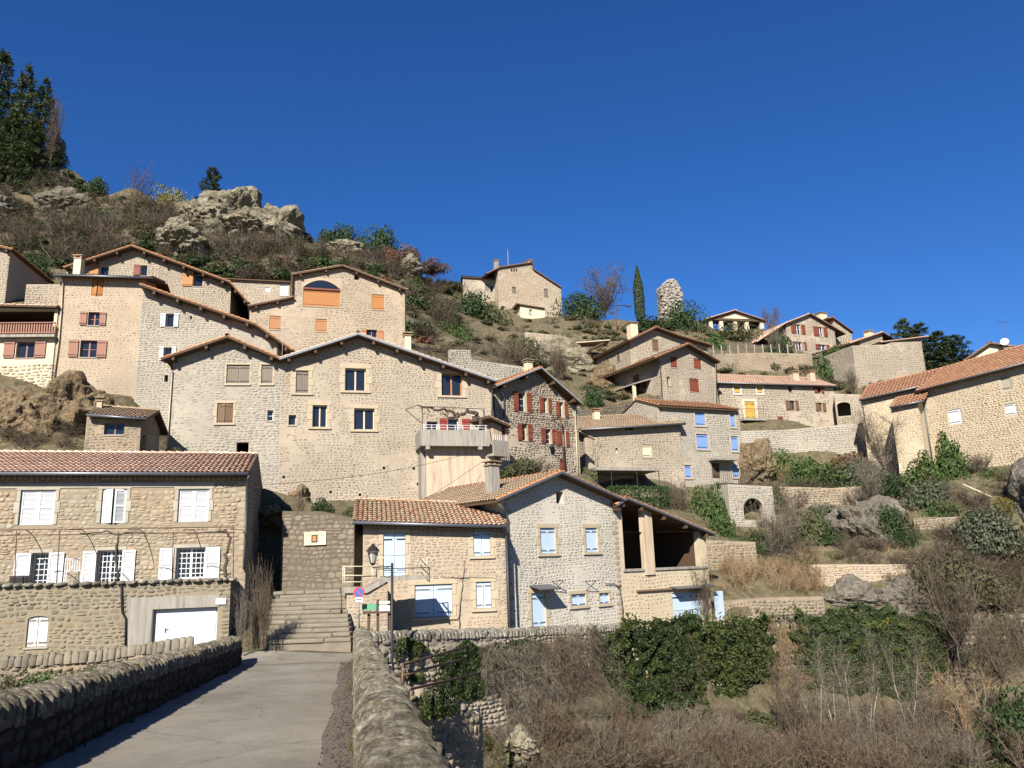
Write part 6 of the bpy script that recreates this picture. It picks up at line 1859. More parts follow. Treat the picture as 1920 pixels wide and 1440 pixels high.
def bare_tree(label, px, top, base, wpx, Y, mat='grey', lean=0.0, r=0.09, group=None, forks=4, bark=None):
    b = P(px, base, Y); h = P(px, top, Y)[2] - b[2]; w = wpx / FPX * Y / 2
    t_ = thing('bare_tree', label, 'tree', (b[0], b[1], b[2] - 0.3), 0, group)
    m = MB(); tips = []
    for k in range(forks):
        a = RNG.uniform(0, 6.28); q0 = np.array([0, 0, -0.3]); q1 = np.array([lean * h * 0.3, 0, h * RNG.uniform(0.2, 0.32)])
        q2 = q1 + np.array([math.cos(a) * w * 0.4 + lean * h * 0.2, math.sin(a) * w * 0.4, h * RNG.uniform(0.2, 0.35)])
        q3 = q2 + np.array([math.cos(a) * w * 0.35 + lean * h * 0.2, math.sin(a) * w * 0.35, h * RNG.uniform(0.2, 0.35)])
        m.tube([q0, q1, q2, q3], r, 6, r * 0.2); tips += [q1, q2, q3, (q1 + q2) / 2, (q2 + q3) / 2]
    m.build('trunk', bark or TREEB, t_, True)
    parts = []
    for q in tips:
        n = 7
        D = unit(RNG.normal(0, 0.6, (n, 3)) + np.array([0, 0, 0.7])); Ls = h * RNG.uniform(0.16, 0.34, (n, 1)) * np.array([[1, 1, 1]])
        D[:, :2] *= 1.0
        A = np.tile(q, (n, 1)); B = A + D * Ls * np.array([min(1.2, w / h * 1.8), min(1.2, w / h * 1.8), 1])
        v, f, rn, mid = ribbons(A, B, r * 0.22, r * 0.1, 0.1); parts.append((v, f, rn))
        for S in (mid, B):
            S3 = np.repeat(S, 3, 0); D3 = unit(np.repeat(D, 3, 0) * 0.6 + RNG.normal(0, 0.5, (3 * n, 3)) + np.array([0, 0, 0.2]))
            v, f, rn, mm = ribbons(S3, S3 + D3 * h * RNG.uniform(0.05, 0.14, (3 * n, 1)), r * 0.11, r * 0.06, 0.1); parts.append((v, f, rn))
            S4 = np.repeat(mm, 2, 0); D4 = unit(np.repeat(D3, 2, 0) * 0.6 + RNG.normal(0, 0.6, (6 * n, 3)))
            v, f, rn = strips(S4, S4 + D4 * h * RNG.uniform(0.03, 0.08, (6 * n, 1)), r * 0.07, r * 0.05); parts.append((v, f, rn))
    V, F, Rn = cat(parts)
    o = bpy.data.objects.new('crown', np_mesh('crown', V, F, TW[mat], Rn, False)); link(o, t_)
    return t_
def scatter(name, lib, mat, pts, scales, label=None):
    """many small plants that nobody could count: one joined mesh"""
    Vs, Fs, Rs = [], [], []; o = 0
    for p, s in zip(pts, scales):
        V, F, Rn = lib[int(RNG.integers(0, len(lib)))]
        a = RNG.uniform(0, 6.28); c, sn = math.cos(a), math.sin(a)
        W = V * np.asarray(s)
        W = np.stack([W[:, 0] * c - W[:, 1] * sn, W[:, 0] * sn + W[:, 1] * c, W[:, 2]], 1) + p
        Vs.append(W); Fs.append(F + o); Rs.append(np.mod(Rn * 0.6 + 0.4 * RNG.random(), 0.999)); o += len(V)
    me = np_mesh(name, np.vstack(Vs), np.vstack(Fs), mat, np.concatenate(Rs), False)
    ob = bpy.data.objects.new(name, me); link(ob); tag(ob, label, None, None, 'stuff')
    return ob
def in_region(poly, n, y0=26.0, y1=165.0, avoid=True):
    """n random ground points seen inside a pixel polygon"""
    poly = np.array(poly, float); lo, hi = poly.min(0), poly.max(0)
    out = []
    tries = 0
    while len(out) < n and tries < n * 12:
        tries += 1
        x, y = RNG.uniform(lo[0], hi[0]), RNG.uniform(lo[1], hi[1])
        c = False; j = len(poly) - 1
        for i in range(len(poly)):
            if (poly[i][1] > y) != (poly[j][1] > y) and x < (poly[j][0] - poly[i][0]) * (y - poly[i][1]) / (poly[j][1] - poly[i][1]) + poly[i][0]: c = not c
            j = i
        if not c: continue
        h = ground_hit(x, y, y0, y1)
        if h is not None and h[1] > y0 + 0.3: out.append(h)
    return out
# ------------------------------------------------------------------ rocks
def rock_lib(n=5):
    out = []
    import bmesh
    for i in range(n):
        bm = bmesh.new(); bmesh.ops.create_icosphere(bm, subdivisions=5, radius=1.0)
        bm.verts.ensure_lookup_table(); bm.faces.ensure_lookup_table()
        V = np.array([v.co[:] for v in bm.verts]); F = np.array([[v.index for v in f.verts] for f in bm.faces]); bm.free()
        off = Vector((i * 7.3, i * 3.1, 2.0))
        W = []
        for v in V:
            q = Vector(v)
            r = 1.0 + 0.42 * mnoise.noise(q * 1.1 + off) + 0.22 * mnoise.noise(q * 2.6 + off)
            d, _ = mnoise.voronoi(q * 1.9 + off)
            r += 0.30 * (min(0.35, d[1] - d[0]) - 0.18) + 0.07 * mnoise.noise(q * 6.5 + off)
            d2, _ = mnoise.voronoi(q * 4.5 + off); r += 0.10 * (min(0.3, d2[1] - d2[0]) - 0.12)
            ax_ = q.x * 0.35 + q.y * 0.2 + q.z * 0.9 + 0.25 * mnoise.noise(q * 1.4 + off)
            st = (ax_ * 4.2) % 1.0; r += 0.07 * (st if st < 0.8 else (1 - st) * 4) - 0.03
            d3, _ = mnoise.voronoi(q * 9.0 + off); r += 0.035 * (min(0.25, d3[1] - d3[0]) - 0.1)
            W.append(np.array(v) * r)
        out.append((np.array(W), F))
    return out
ROCKS = rock_lib()
def rock_mat(name, c0, c1, c2, moss):
    m = bpy.data.materials.new(name); nt, nd, lk, bs = nodes(m)
    pos = worldpos(nd)
    n1 = noise_tex(nd, lk, 0.7, 8, pos); n2 = noise_tex(nd, lk, 5, 8, pos); n3 = noise_tex(nd, lk, 1.6, 7, pos)
    r1 = ramp(nd, [(c0, 0.3), (c1, 0.5), (c2, 0.7)]); lk.new(n1.outputs[0], r1.inputs[0])
    r2 = ramp(nd, [((0.3, 0.3, 0.3), 0.35), ((1, 1, 1), 0.62)]); lk.new(n2.outputs[0], r2.inputs[0])
    c = mixc(nd, lk, 0.75, r1.outputs[0], r2.outputs[0], 'MULTIPLY')
    r3 = ramp(nd, [((0, 0, 0), 0.5), ((1, 1, 1), 0.62)]); lk.new(n3.outputs[0], r3.inputs[0])
    c = mixc(nd, lk, mathn(nd, lk, 'MULTIPLY', r3.outputs[0], 0.6), c, moss)
    lk.new(c, bs.inputs['Base Color']); bs.inputs['Roughness'].default_value = 0.95; bs.inputs['Specular IOR Level'].default_value = 0.15
    bump(nd, lk, bs, mathn(nd, lk, 'ADD', n2.outputs[0], n1.outputs[0]), 0.25, 0.9)
    return m
ROCKM = rock_mat('rock_pale', (0.15, 0.13, 0.09), (0.25, 0.22, 0.155), (0.36, 0.32, 0.23), (0.085, 0.075, 0.04))
ROCKB = rock_mat('rock_brown', (0.12, 0.08, 0.045), (0.20, 0.145, 0.085), (0.28, 0.20, 0.12), (0.085, 0.08, 0.05))
ROCKG = rock_mat('rock_grey', (0.10, 0.088, 0.068), (0.17, 0.15, 0.12), (0.23, 0.205, 0.165), (0.095, 0.08, 0.05))
_rm = {}
def rock(label, x0, y0, x1, y1, Y, depth, mat, variant=0, tilt=0.0, rz=0.0, name='rock_outcrop'):
    if Y is None:
        h = ground_hit((x0 + x1) / 2, y0 + (y1 - y0) * 0.6, 60); Y = h[1] if h is not None else 110.0
    c = P((x0 + x1) / 2, (y0 + y1) / 2, Y); w = (x1 - x0) / FPX * Y / 2; h = (y1 - y0) / FPX * Y / 2
    if variant not in _rm:
        _rm[variant] = np_mesh(name, ROCKS[variant][0], ROCKS[variant][1], None, None, False); _rm[variant].materials.append(ROCKM)
    o = bpy.data.objects.new(name, _rm[variant]); link(o)
    o.location = [float(v) for v in c]; o.scale = (w, depth, h); o.rotation_euler = (0, R(tilt), R(rz))
    o.material_slots[0].link = 'OBJECT'; o.material_slots[0].material = mat
    tag(o, label, 'rock')
    return o
rock('big pale rocky crag on the skyline above the gabled houses', 388, 350, 492, 470, 110, 5, ROCKM, 0, 8)
rock('right shoulder of the pale crag, sloping down to the green bushes', 455, 388, 582, 485, None, 5, ROCKM, 1, 26)
rock('middle face of the pale crag under its summit', 420, 400, 520, 470, None, 4, ROCKM, 4, -8)
rock('lower pale rock face left under the skyline crag', 305, 425, 400, 505, None, 4, ROCKM, 2, -10)
rock('left buttress of the pale crag under the little pine', 335, 375, 430, 460, None, 4, ROCKM, 3)
rock('weathered grey cliff band below the conifers at the upper left', 70, 355, 165, 415, None, 3, ROCKG, 4, -6)
rock('low grey cliff at the left picture edge under the conifers', -40, 372, 35, 420, None, 3, ROCKG, 1)
rock('pale boulder on the slope left of the hilltop house', 752, 484, 795, 530, 106, 2.5, ROCKM, 2)
rock('pale stony patch below the two round evergreens', 600, 452, 690, 492, 106, 3, ROCKM, 3)
rock('large brown boulder under the tall tan house', 55, 712, 190, 845, 45.0, 2.2, ROCKB, 0, -24)
rock('mossy brown boulder left of the stone shed', -20, 735, 90, 870, 43.5, 2.0, ROCKB, 3, -30)
rock('brown earthy rock between the passage and the big cream house', 530, 918, 590, 975, 43.5, 1.4, ROCKB, 1)
rock('mossy rock over the dark passage', 480, 950, 535, 985, 40.2, 1.0, ROCKB, 4)
rock('long grey sloping boulder in the terraced garden', 1555, 940, 1700, 1052, 54.5, 2.2, ROCKG, 1, 32)
rock('dark rock below the cream lower terrace wall', 1545, 1092, 1660, 1165, 49.6, 1.2, ROCKG, 2)
rock('grey rock face right of the dark rock under the terrace', 1640, 1090, 1745, 1165, 49.4, 1.2, ROCKG, 3)
rock('brown rock standing beside the blue-shuttered house', 1388, 828, 1450, 925, 66.0, 1.5, ROCKB, 4, 14)
rock('shaded brown rock at the right picture edge', 1900, 870, 1960, 990, 52.0, 2.0, ROCKG, 0)
rock('bare pale ledge on the slope left of the porch house', 985, 640, 1120, 720, 88.0, 2.2, ROCKM, 2, 10)
rock('brown ledge under the short terrace wall beside the porch house', 1090, 690, 1170, 770, 80.0, 2.5, ROCKB, 1)

# ------------------------------------------------------------------ conifers and trees on the skyline
for k, (px, top, base, w) in enumerate(((-22, 95, 350, 120), (28, 122, 356, 110), (66, 146, 352, 96), (98, 240, 332, 50), (112, 262, 326, 40), (8, 205, 392, 120), (52, 225, 372, 100))):
    lab = ('tallest dark conifer cut by the left picture edge', 'second tall dark conifer from the left edge', 'third tall dark conifer, right of the tallest ones', 'small slim conifer right of the tall conifers', 'rightmost little conifer of the group on the left ridge', 'lower dark conifer in front of the left ridge group', 'shorter conifer between the tall left ones, nearer the slope')[k]
    conifer(lab, px, top, base, w, 140 - (k > 4) * 8, group='conifers on the left ridge')
bare_tree('thin bare tree at the right end of the left ridge conifers', 92, 195, 330, 22, 138, 'brown', 0, 0.12)
conifer('small pine standing on top of the pale crag', 395, 312, 392, 66, 110, L_PINE, 'fir', 0.3)
shrub('yellow-green bush on the ridge left of the crag', 318, 346, 412, 66, L_FINE, LEAF['yellow'], 112, hang=True)
shrub('little dark evergreen on the ridge right of the conifers', 181, 326, 365, 40, L_BUSH, LEAF['dark'], 132, hang=True)
bare_tree('bare grey tree on the ridge left of the yellow-green bush', 255, 330, 420, 70, 120, 'mauve', 0, 0.12)
shrub('round dark evergreen on the skyline, left one of the pair', 655, 414, 476, 70, L_FINE, LEAF['dark'], 110, hang=True)
shrub('round dark evergreen on the skyline, right one of the pair', 709, 416, 484, 66, L_FINE, LEAF['dark'], 110, hang=True)
shrub('small dark bush left of the skyline evergreen pair', 618, 425, 462, 34, L_BUSH, LEAF['dark'], 110, hang=True)
shrub('pinkish bush right of the evergreen pair', 760, 455, 490, 42, L_BUSH, LEAF['pink'], 109, hang=True)
shrub('reddish bush on the ridge left of the hilltop house', 815, 486, 512, 46, L_BUSH, LEAF['pink'], 108, hang=True)
shrub('russet bush below the pinkish one', 738, 462, 500, 36, L_BUSH, LEAF['russet'], 107)
shrub('dark green shrub on the slope below the hilltop wing', 868, 542, 610, 90, L_FINE, LEAF['dark'], 99)
shrub('olive shrub under the hilltop house', 922, 570, 628, 70, L_BUSH, LEAF['olive'], 99)
shrub('green shrub above the iron railing', 848, 590, 655, 70, L_FINE, LEAF['mid'], 84)
shrub('olive bush behind the ochre-shuttered house corner', 800, 548, 612, 66, L_BUSH, LEAF['olive'], 92)
shrub('small green bush on the slope right of the ochre-shuttered house', 782, 520, 560, 50, L_BUSH, LEAF['mid'], 100)
twiggy('brown twiggy shrub left of the green shrub above the railing', 800, 605, 668, 66, TW['brown'], 78)
twiggy('large brown bare shrub on the slope above the garden wall', 945, 622, 690, 120, TW['brown'], 80, L_TWIGW, extra=3)
shrub('dark bush beside the large brown shrub', 985, 618, 672, 62, L_FINE, LEAF['olive'], 84)
twiggy('round brown twiggy shrub on the bare pale slope', 1046, 648, 708, 56, TW['brown'], 80, L_TWIG, extra=4)
shrub('glossy laurel beside the porch house', 1110, 714, 778, 48, L_FINE, LEAF['dark'], 70)
shrub('dark green shrub right of the hilltop house', 1085, 540, 604, 84, L_FINE, LEAF['dark'], 110)
shrub('low green hedge below the dark shrub right of the hilltop house', 1100, 590, 632, 90, L_BUSH, LEAF['olive'], 106)
bare_tree('bare rounded tree on the skyline right of the hilltop house', 1132, 515, 606, 90, 111, 'mauve', 0.05, 0.16, forks=7)
cy = conifer('slender cypress standing alone against the sky', 1201, 498, 600, 20, 108, L_CYP, 'cyp', 0.105, name='cypress_tree')
shrub('dark evergreen beside the ruined tower', 1284, 562, 628, 72, L_FINE, LEAF['dark'], 104)
shrub('low hedge below the cypress', 1222, 597, 626, 74, L_BUSH, LEAF['dark'], 104)
shrub('dark bush in front of the pavilion', 1388, 605, 645, 88, L_FINE, LEAF['olive'], 106)
shrub('green bush left of the terrace fence', 1340, 620, 664, 46, L_BUSH, LEAF['mid'], 97)
bare_tree('small bare tree between the pavilion and the pale skyline house', 1449, 578, 640, 40, 110, 'mauve', 0, 0.1)
twiggy('grey bare bush in front of the pale skyline house', 1458, 612, 660, 60, TW['grey'], 99)
shrub('dark shrub beside the pale skyline house', 1466, 625, 660, 50, L_BUSH, LEAF['dark'], 100)
shrub('green shrub left of the bastion', 1560, 640, 695, 56, L_FINE, LEAF['mid'], 93)
twiggy('brown bush at the foot of the bastion', 1600, 690, 740, 50, TW['brown'], 86)
for k, (px, top, base, w) in enumerate(((1708, 596, 712, 84), (1738, 604, 712, 110), (1770, 620, 712, 110), (1802, 626, 712, 96))):
    conifer(('dark cypress hedge tree directly behind the bastion roof', 'bushy conifer, second from the bastion', 'bushy conifer, third from the bastion', 'rightmost bushy conifer before the red-roofed houses')[k], px, top, base, w, 98, L_PINE, 'fir', 0.3, group='conifers behind the bastion')
# ------------------------------------------------------------------ garden slope on the right
shrub('clipped round hedge ball below the row house', 1456, 832, 890, 74, L_FINE, LEAF['mid'], 67)
twiggy('brown rounded shrub beside the clipped hedge ball', 1482, 866, 910, 48, TW['straw'], 64, L_TWIG, extra=4)
shrub('broad green laurel in the middle of the garden slope', 1540, 846, 925, 90, L_FINE, LEAF['mid'], 62)
shrub('russet shrub behind the broad laurel', 1590, 838, 895, 70, L_BUSH, LEAF['russet'], 64)
shrub('grey-green shrub in front of the retaining wall', 1620, 850, 915, 80, L_FINE, LEAF['greygreen'], 61)
bare_tree('bare bushy tree leaning on the tan buildings', 1660, 775, 905, 90, 62, 'brown', 0, 0.06, forks=7)
bare_tree('grey bare shrub-tree in the garden middle', 1638, 850, 965, 84, 57, 'grey', 0, 0.06, forks=6)
shrub('small conical conifer against the tan right edge house', 1790, 836, 915, 76, L_CONE, LEAF['mid'], 58, name='conifer_shrub')
shrub('bushy green conifer left of the conical one', 1738, 868, 930, 84, L_CONE, LEAF['mid'], 57, name='conifer_shrub')
shrub('dark rounded box shrub in the garden', 1682, 934, 1012, 62, L_FINE, LEAF['dark'], 53)
shrub('grey-green spreading shrub above the dark rounded one', 1735, 890, 965, 84, L_FINE, LEAF['greygreen'], 55.5)
shrub('big grey-green bush near the right edge', 1858, 935, 1035, 110, L_FINE, LEAF['greygreen'], 50)
shrub('yellow flowering bush by the right edge rock', 1882, 930, 958, 34, L_BUSH, LEAF['forsythia'], 52.5)
shrub('little yellow flowers on the garden boulder', 1582, 1010, 1032, 26, L_BUSH, LEAF['forsythia'], 53.5, stems=False)
shrub('dark shrub at the foot of the bare pale-stemmed bush', 1432, 992, 1072, 66, L_FINE, LEAF['dark'], 53)
bare_tree('pale-stemmed bare bush in front of the vaulted wall', 1462, 935, 1085, 110, 52, 'grey', 0, 0.05, forks=8)
twiggy('brown bush right of the pale-stemmed bare bush', 1518, 1008, 1075, 62, TW['brown'], 52, L_TWIG, extra=3)
shrub('green tufted shrub above the brown bush', 1515, 950, 1010, 56, L_BUSH, LEAF['olive'], 54.5)
shrub('small dark shrub left of the grey boulder', 1552, 975, 1010, 44, L_BUSH, LEAF['dark'], 54)
shrub('olive round shrub beside the lower terrace wall', 1800, 1020, 1125, 120, L_FINE, LEAF['olive'], 49)
shrub('green bush climbing right of the veranda', 1330, 893, 1000, 70, L_FINE, LEAF['mid'], 58.5)
shrub('lower green bush behind the barn roof', 1352, 955, 1020, 56, L_FINE, LEAF['mid'], 56)
hd = thing('hedge', 'long clipped hedge in front of the dark veranda', 'hedge', P(1196, 950, 57.5))
put('foliage', L_HEDGE, LEAF['dark'], (0, 0, -0.5), (2.3, 0.6, 1.9), hd, VER.th)
twiggy('bare vine tangle hanging from the veranda corner', 1262, 885, 960, 60, TW['brown'], 58.5, L_TWIGW, extra=2)
# ------------------------------------------------------------------ near plants
twiggy('tall bare twiggy bush left of the stone steps', 478, 1062, 1212, 90, TW['brown'], 28.6, L_WAND, extra=5)
twiggy('lower bare bush at the foot of the steps by the terrace wall', 452, 1100, 1216, 56, TW['grey'], 28.0, L_WAND, extra=3)
shrub('small dark shrub growing on top of the retaining wall', 606, 930, 966, 36, L_BUSH, LEAF['dark'], 37.0, hang=True)
twiggy('dry bush on top of the retaining wall', 565, 925, 968, 40, TW['brown'], 37.2)
shrub('little green bush at the annex roof corner', 655, 948, 974, 24, L_BUSH, LEAF['olive'], 36.6, hang=True)
bare_tree('bare climbing tree in front of the barn corner', 1326, 1045, 1172, 46, 44.6, 'mauve', -0.03, 0.04, forks=3)
twiggy('dry shrub in front of the red-brown shuttered house', 1000, 845, 890, 90, TW['brown'], 49.5, L_TWIGW, extra=2)
shrub('ivy bush at the foot of the red-brown shuttered house', 975, 858, 896, 60, L_BUSH, LEAF['olive'], 48.5, hang=True)
shrub('green bush beside the cream house wall', 1108, 870, 905, 30, L_BUSH, LEAF['olive'], 57)
shrub('small weeds on the boulder beside the grey house', 326, 838, 862, 30, L_BUSH, LEAF['olive'], 43, hang=True)
# ------------------------------------------------------------------ uncountable brush and grass
def cloud(name, lib, mat, poly, n, s0, s1, hs=1.0, y0=26.0, y1=165.0, label=None):
    pts = in_region(poly, n, y0, y1)
    if pts: scatter(name, lib, mat, [p + np.array([0, 0, -0.1]) for p in pts], [(s, s, s * hs * RNG.uniform(0.8, 1.2)) for s in RNG.uniform(s0, s1, len(pts))], label)
HILL = [(0, 330), (130, 325), (260, 375), (330, 405), (400, 470), (470, 440), (560, 440), (700, 470), (860, 530), (880, 620), (770, 650), (760, 560), (640, 505), (540, 530), (430, 540), (240, 470), (110, 520), (0, 470)]
cloud('hill_brush', L_TWIGW, TW['hill'], HILL, 140, 1.6, 3.0, 0.9, 60, label='brown leafless brush covering the hillside')
cloud('hill_brush', L_TWIG, TW['brown'], HILL, 50, 1.6, 2.8, 1.2, 60, label='grey leafless saplings among the hillside brush')
cloud('hill_undergrowth', L_LOW, LEAF['dark'], HILL, 170, 0.9, 2.0, 0.8, 60, label='dark green undergrowth among the hillside brush')
cloud('hill_undergrowth', L_LOW, LEAF['olive'], HILL, 80, 0.8, 1.8, 0.8, 60, label='olive undergrowth among the hillside brush')
cloud('hill_undergrowth', L_LOW, LEAF['russet'], HILL, 25, 0.7, 1.4, 0.8, 60, label='russet undergrowth among the hillside brush')
MIDS = [(770, 600), (880, 560), (1060, 600), (1130, 610), (1180, 650), (1110, 700), (1000, 700), (860, 680), (780, 660)]
cloud('slope_brush', L_TWIGW, TW['brown'], MIDS, 40, 0.8, 1.6, 0.8, 60, label='brown brush on the slope below the hilltop house')
cloud('slope_undergrowth', L_LOW, LEAF['olive'], MIDS, 45, 0.5, 1.2, 0.7, 60, label='olive undergrowth on the slope below the hilltop house')
GARD = [(1330, 960), (1450, 900), (1600, 880), (1700, 880), (1900, 870), (1920, 1130), (1750, 1130), (1540, 1050), (1400, 1010)]
cloud('garden_grass', L_TUFT, TW['straw'], GARD, 150, 0.4, 0.7, 0.9, 44, label='dry grass tufts on the garden slope')
cloud('garden_grass', L_TUFT, TW['grass'], GARD, 160, 0.3, 0.7, 0.8, 44, label='green grass tufts on the garden slope')
cloud('garden_brush', L_TWIG, TW['brown'], GARD, 130, 0.8, 1.6, 0.9, 44, label='low brown brush on the garden slope')
DRY = [(1340, 1060), (1540, 1055), (1540, 1115), (1345, 1120)]
cloud('dry_brush', L_WAND, TW['straw'], DRY, 60, 0.9, 1.4, 1.0, 44, label='straw-coloured dry brush beside the barn')

SL2 = [(1060, 598), (1340, 612), (1340, 660), (1230, 612), (1120, 660), (1100, 640)]
cloud('crest_grass', L_TUFT, TW['straw'], SL2, 120, 0.5, 1.0, 0.7, 60, label='dry grass on the hill crest below the cypress')
cloud('crest_undergrowth', L_LOW, LEAF['olive'], SL2, 40, 0.5, 1.3, 0.7, 60, label='olive bushes on the hill crest below the cypress')
SL3 = [(1000, 640), (1120, 700), (1240, 750), (1100, 790), (1090, 720), (980, 700)]
cloud('slope_grass', L_TUFT, TW['straw'], SL3, 110, 0.4, 0.9, 0.7, 60, label='dry grass on the slope left of the porch house')
cloud('slope_undergrowth', L_LOW, LEAF['olive'], SL3, 30, 0.4, 1.0, 0.7, 60, label='olive bushes on the slope left of the porch house')
SL4 = [(1340, 690), (1600, 690), (1700, 720), (1620, 745), (1345, 712)]
cloud('terrace_undergrowth', L_LOW, LEAF['olive'], SL4, 40, 0.5, 1.1, 0.7, 60, label='olive plants on the terrace above the row house')
cloud('terrace_brush', L_TWIGW, TW['brown'], SL4, 26, 0.7, 1.3, 0.8, 60, label='brown brush on the terrace above the row house')
SL5 = [(1390, 850), (1500, 870), (1700, 870), (1700, 905), (1460, 905), (1400, 900)]
cloud('terrace_brush', L_TWIGW, TW['brown'], SL5, 22, 0.6, 1.2, 0.8, 50, label='brown brush under the long retaining wall')
BLD = [(-60, 760), (160, 770), (160, 850), (-60, 850)]
cloud('boulder_brush', L_TWIG, TW['brown'], BLD, 24, 0.5, 1.1, 0.9, 36, 50, 'brown brush around the big brown boulder')

# single bare trees that stand out of the hillside brush
for k, (px, top, base, w, Y) in enumerate(((92, 395, 500, 60, 84), (155, 400, 490, 60, 86), (212, 385, 470, 60, 92), (262, 390, 470, 56, 94), (420, 420, 520, 90, 88), (470, 430, 525, 80, 88), (540, 430, 515, 70, 92), (590, 440, 500, 50, 98), (20, 400, 480, 60, 90), (335, 430, 510, 50, 88))):
    bare_tree('bare hillside tree, ' + ('second from the left among those behind the gabled houses', 'third from the left among those behind the gabled houses', 'fourth from the left, above the roof peak', 'fifth from the left, right of the roof peak', 'the broad one in front of the crag', 'right of the broad one under the crag', 'left of the ochre-shuttered house roof', 'above the arched ochre window', 'nearest to the left picture edge', 'left of the crag')[k], px, top, base, w, Y, ('grey', 'brown')[k % 2], 0.0, 0.10, 'bare trees on the hillside', 4)
for k, (px, top, base, w, Y) in enumerate(((300, 420, 470, 70, 100), (230, 440, 480, 50, 88), (60, 470, 520, 60, 72), (560, 440, 500, 44, 97), (640, 500, 535, 40, 84), (690, 500, 530, 50, 92))):
    shrub('dark evergreen shrub on the hillside, ' + ('left of the crag foot', 'above the roof peak', 'behind the house at the left edge', 'right of the crag', 'over the roof ridge of the ochre-shuttered house', 'right of that ridge on the slope')[k], px, top, base, w, L_FINE, LEAF['dark'], Y, hang=True)
UPR = [(1690, 1050), (1930, 1030), (1930, 1150), (1720, 1150)]
cloud('bank_brush', L_TWIGW, TW['brown'], UPR, 40, 0.9, 1.8, 1.0, 44, 60, 'dense brown brush at the top of the right bank')
cloud('bank_undergrowth', L_LOW, LEAF['olive'], UPR, 26, 0.5, 1.0, 0.8, 44, 60, 'olive undergrowth at the top of the right bank')

# more evergreen and clipped shrubs between the garden walls
for k, (px, top, base, w, Y, m) in enumerate(((1505, 862, 915, 60, 63, 'mid'), (1575, 868, 918, 60, 61.5, 'dark'), (1618, 872, 920, 56, 60.5, 'mid'), (1412, 985, 1030, 50, 54.5, 'olive'), (1392, 1000, 1050, 44, 53.0, 'mid'), (1548, 935, 985, 60, 56.5, 'greygreen'), (1668, 880, 930, 60, 58.5, 'dark'), (1765, 925, 985, 70, 54.0, 'mid'), (1830, 950, 1015, 80, 52.0, 'dark'), (1905, 985, 1050, 80, 50.0, 'olive'), (1868, 870, 915, 60, 56.0, 'mid'), (1722, 1030, 1085, 70, 50.3, 'olive'), (1640, 1000, 1040, 50, 53.0, 'mid'), (1500, 1035, 1078, 60, 51.6, 'olive'), (1770, 1060, 1120, 90, 49.2, 'dark'), (1870, 1060, 1130, 110, 48.6, 'olive'), (1450, 905, 945, 44, 60.0, 'olive'), (1700, 985, 1030, 46, 52.5, 'dark'))):
    lab = ('left of the broad laurel', 'in front of the russet shrub', 'under the retaining wall right of the russet shrub', 'below the round vault, right', 'below the round vault, left', 'above the long grey boulder', 'at the foot of the tan stair tower', 'below the two conifers', 'below the pale lying pipe', 'at the right edge below the rock', 'against the right edge house wall', 'beside the plant pots', 'on the right of the long grey boulder', 'on the dry slope above the low wall', 'over the dark bank, left', 'over the dark bank, right', 'beside the wrought iron railing end', 'right of the dark rounded box shrub')[k]
    shrub({'mid': 'green', 'dark': 'dark green', 'olive': 'olive', 'greygreen': 'grey-green'}[m] + ' garden shrub ' + lab, px, top, base, w, L_FINE, LEAF[m], Y)

OUT = [(1925, 880), (2250, 880), (2250, 1440), (1925, 1440)]
cloud('bank_brush', L_TWIGW, TW['brown'], OUT, 45, 0.9, 1.8, 0.9, 36, 70, 'brown brush continuing past the right edge')
cloud('bank_undergrowth', L_LOW, LEAF['olive'], OUT, 40, 0.5, 1.1, 0.8, 36, 70, 'olive undergrowth continuing past the right edge')
# ------------------------------------------------------------------ quay wall, ivy and ravine
QW = []
QW.append(stone_wall('quay_wall', 'street retaining wall with rough coping below the blue-shuttered houses', (690, 1250, 27.8), (1180, 1250, 40.0), [(680, 1195), (720, 1193), (960, 1186), (1180, 1176)], (940, 1410), 'pale', t=0.5, parts=300, cope='cope', found=6, sw=0.33, sh=0.2, proud=0.05))
QW.append(stone_wall('quay_wall', 'ivy-hung retaining wall below the open barn', (1180, 1250, 40.0), (1440, 1250, 46.9), [(1180, 1177), (1330, 1165), (1440, 1153)], (1310, 1370), 'tan', t=0.5, found=6, sw=0.4, sh=0.26, proud=0.06))
QW.append(stone_wall('quay_wall', 'overgrown bank wall in the right half under the terraced garden', (1440, 1250, 46.9), (1960, 1250, 48.0), [(1440, 1153), (1640, 1152), (1960, 1148)], (1700, 1370), 'dark', t=0.5, found=6, sw=0.4, sh=0.26, proud=0.06))
AB = stone_wall('rubble_pier', 'pale broken rubble pier beside the bridge under the tube railing', (742, 1380, 22.5), (905, 1360, 26.5), [(735, 1296), (800, 1300), (850, 1318), (905, 1345)], (820, 1420), 'umber', t=2.5, parts=60, found=5, sw=0.36, sh=0.24, proud=0.09, sides='R')
T = []
for k in range(260):
    u = RNG.uniform(AB.u0, AB.u1); yy = RNG.uniform(0, 2.5); z = float(np.interp(u, [p[0] for p in AB.top], [p[1] for p in AB.top])); sc = RNG.uniform(0.18, 0.45)
    T.append((np.column_stack([(sc, 0, 0), (0, 0, -0.16 * RNG.uniform(0.5, 1.4)), (0, sc * 0.8, 0)]), np.array([u, yy, z])))
pieces(AB.wall, STONES, T, STONE['pale'], 'stone', 'rubble_stones', 0)
def inpoly(poly, x, y):
    c = np.zeros(len(x), bool); j = len(poly) - 1
    for i in range(len(poly)):
        xi, yi = poly[i]; xj, yj = poly[j]
        t = ((yi > y) != (yj > y)) & (x < (xj - xi) * (y - yi) / (yj - yi + 1e-9) + xi); c ^= t; j = i
    return c
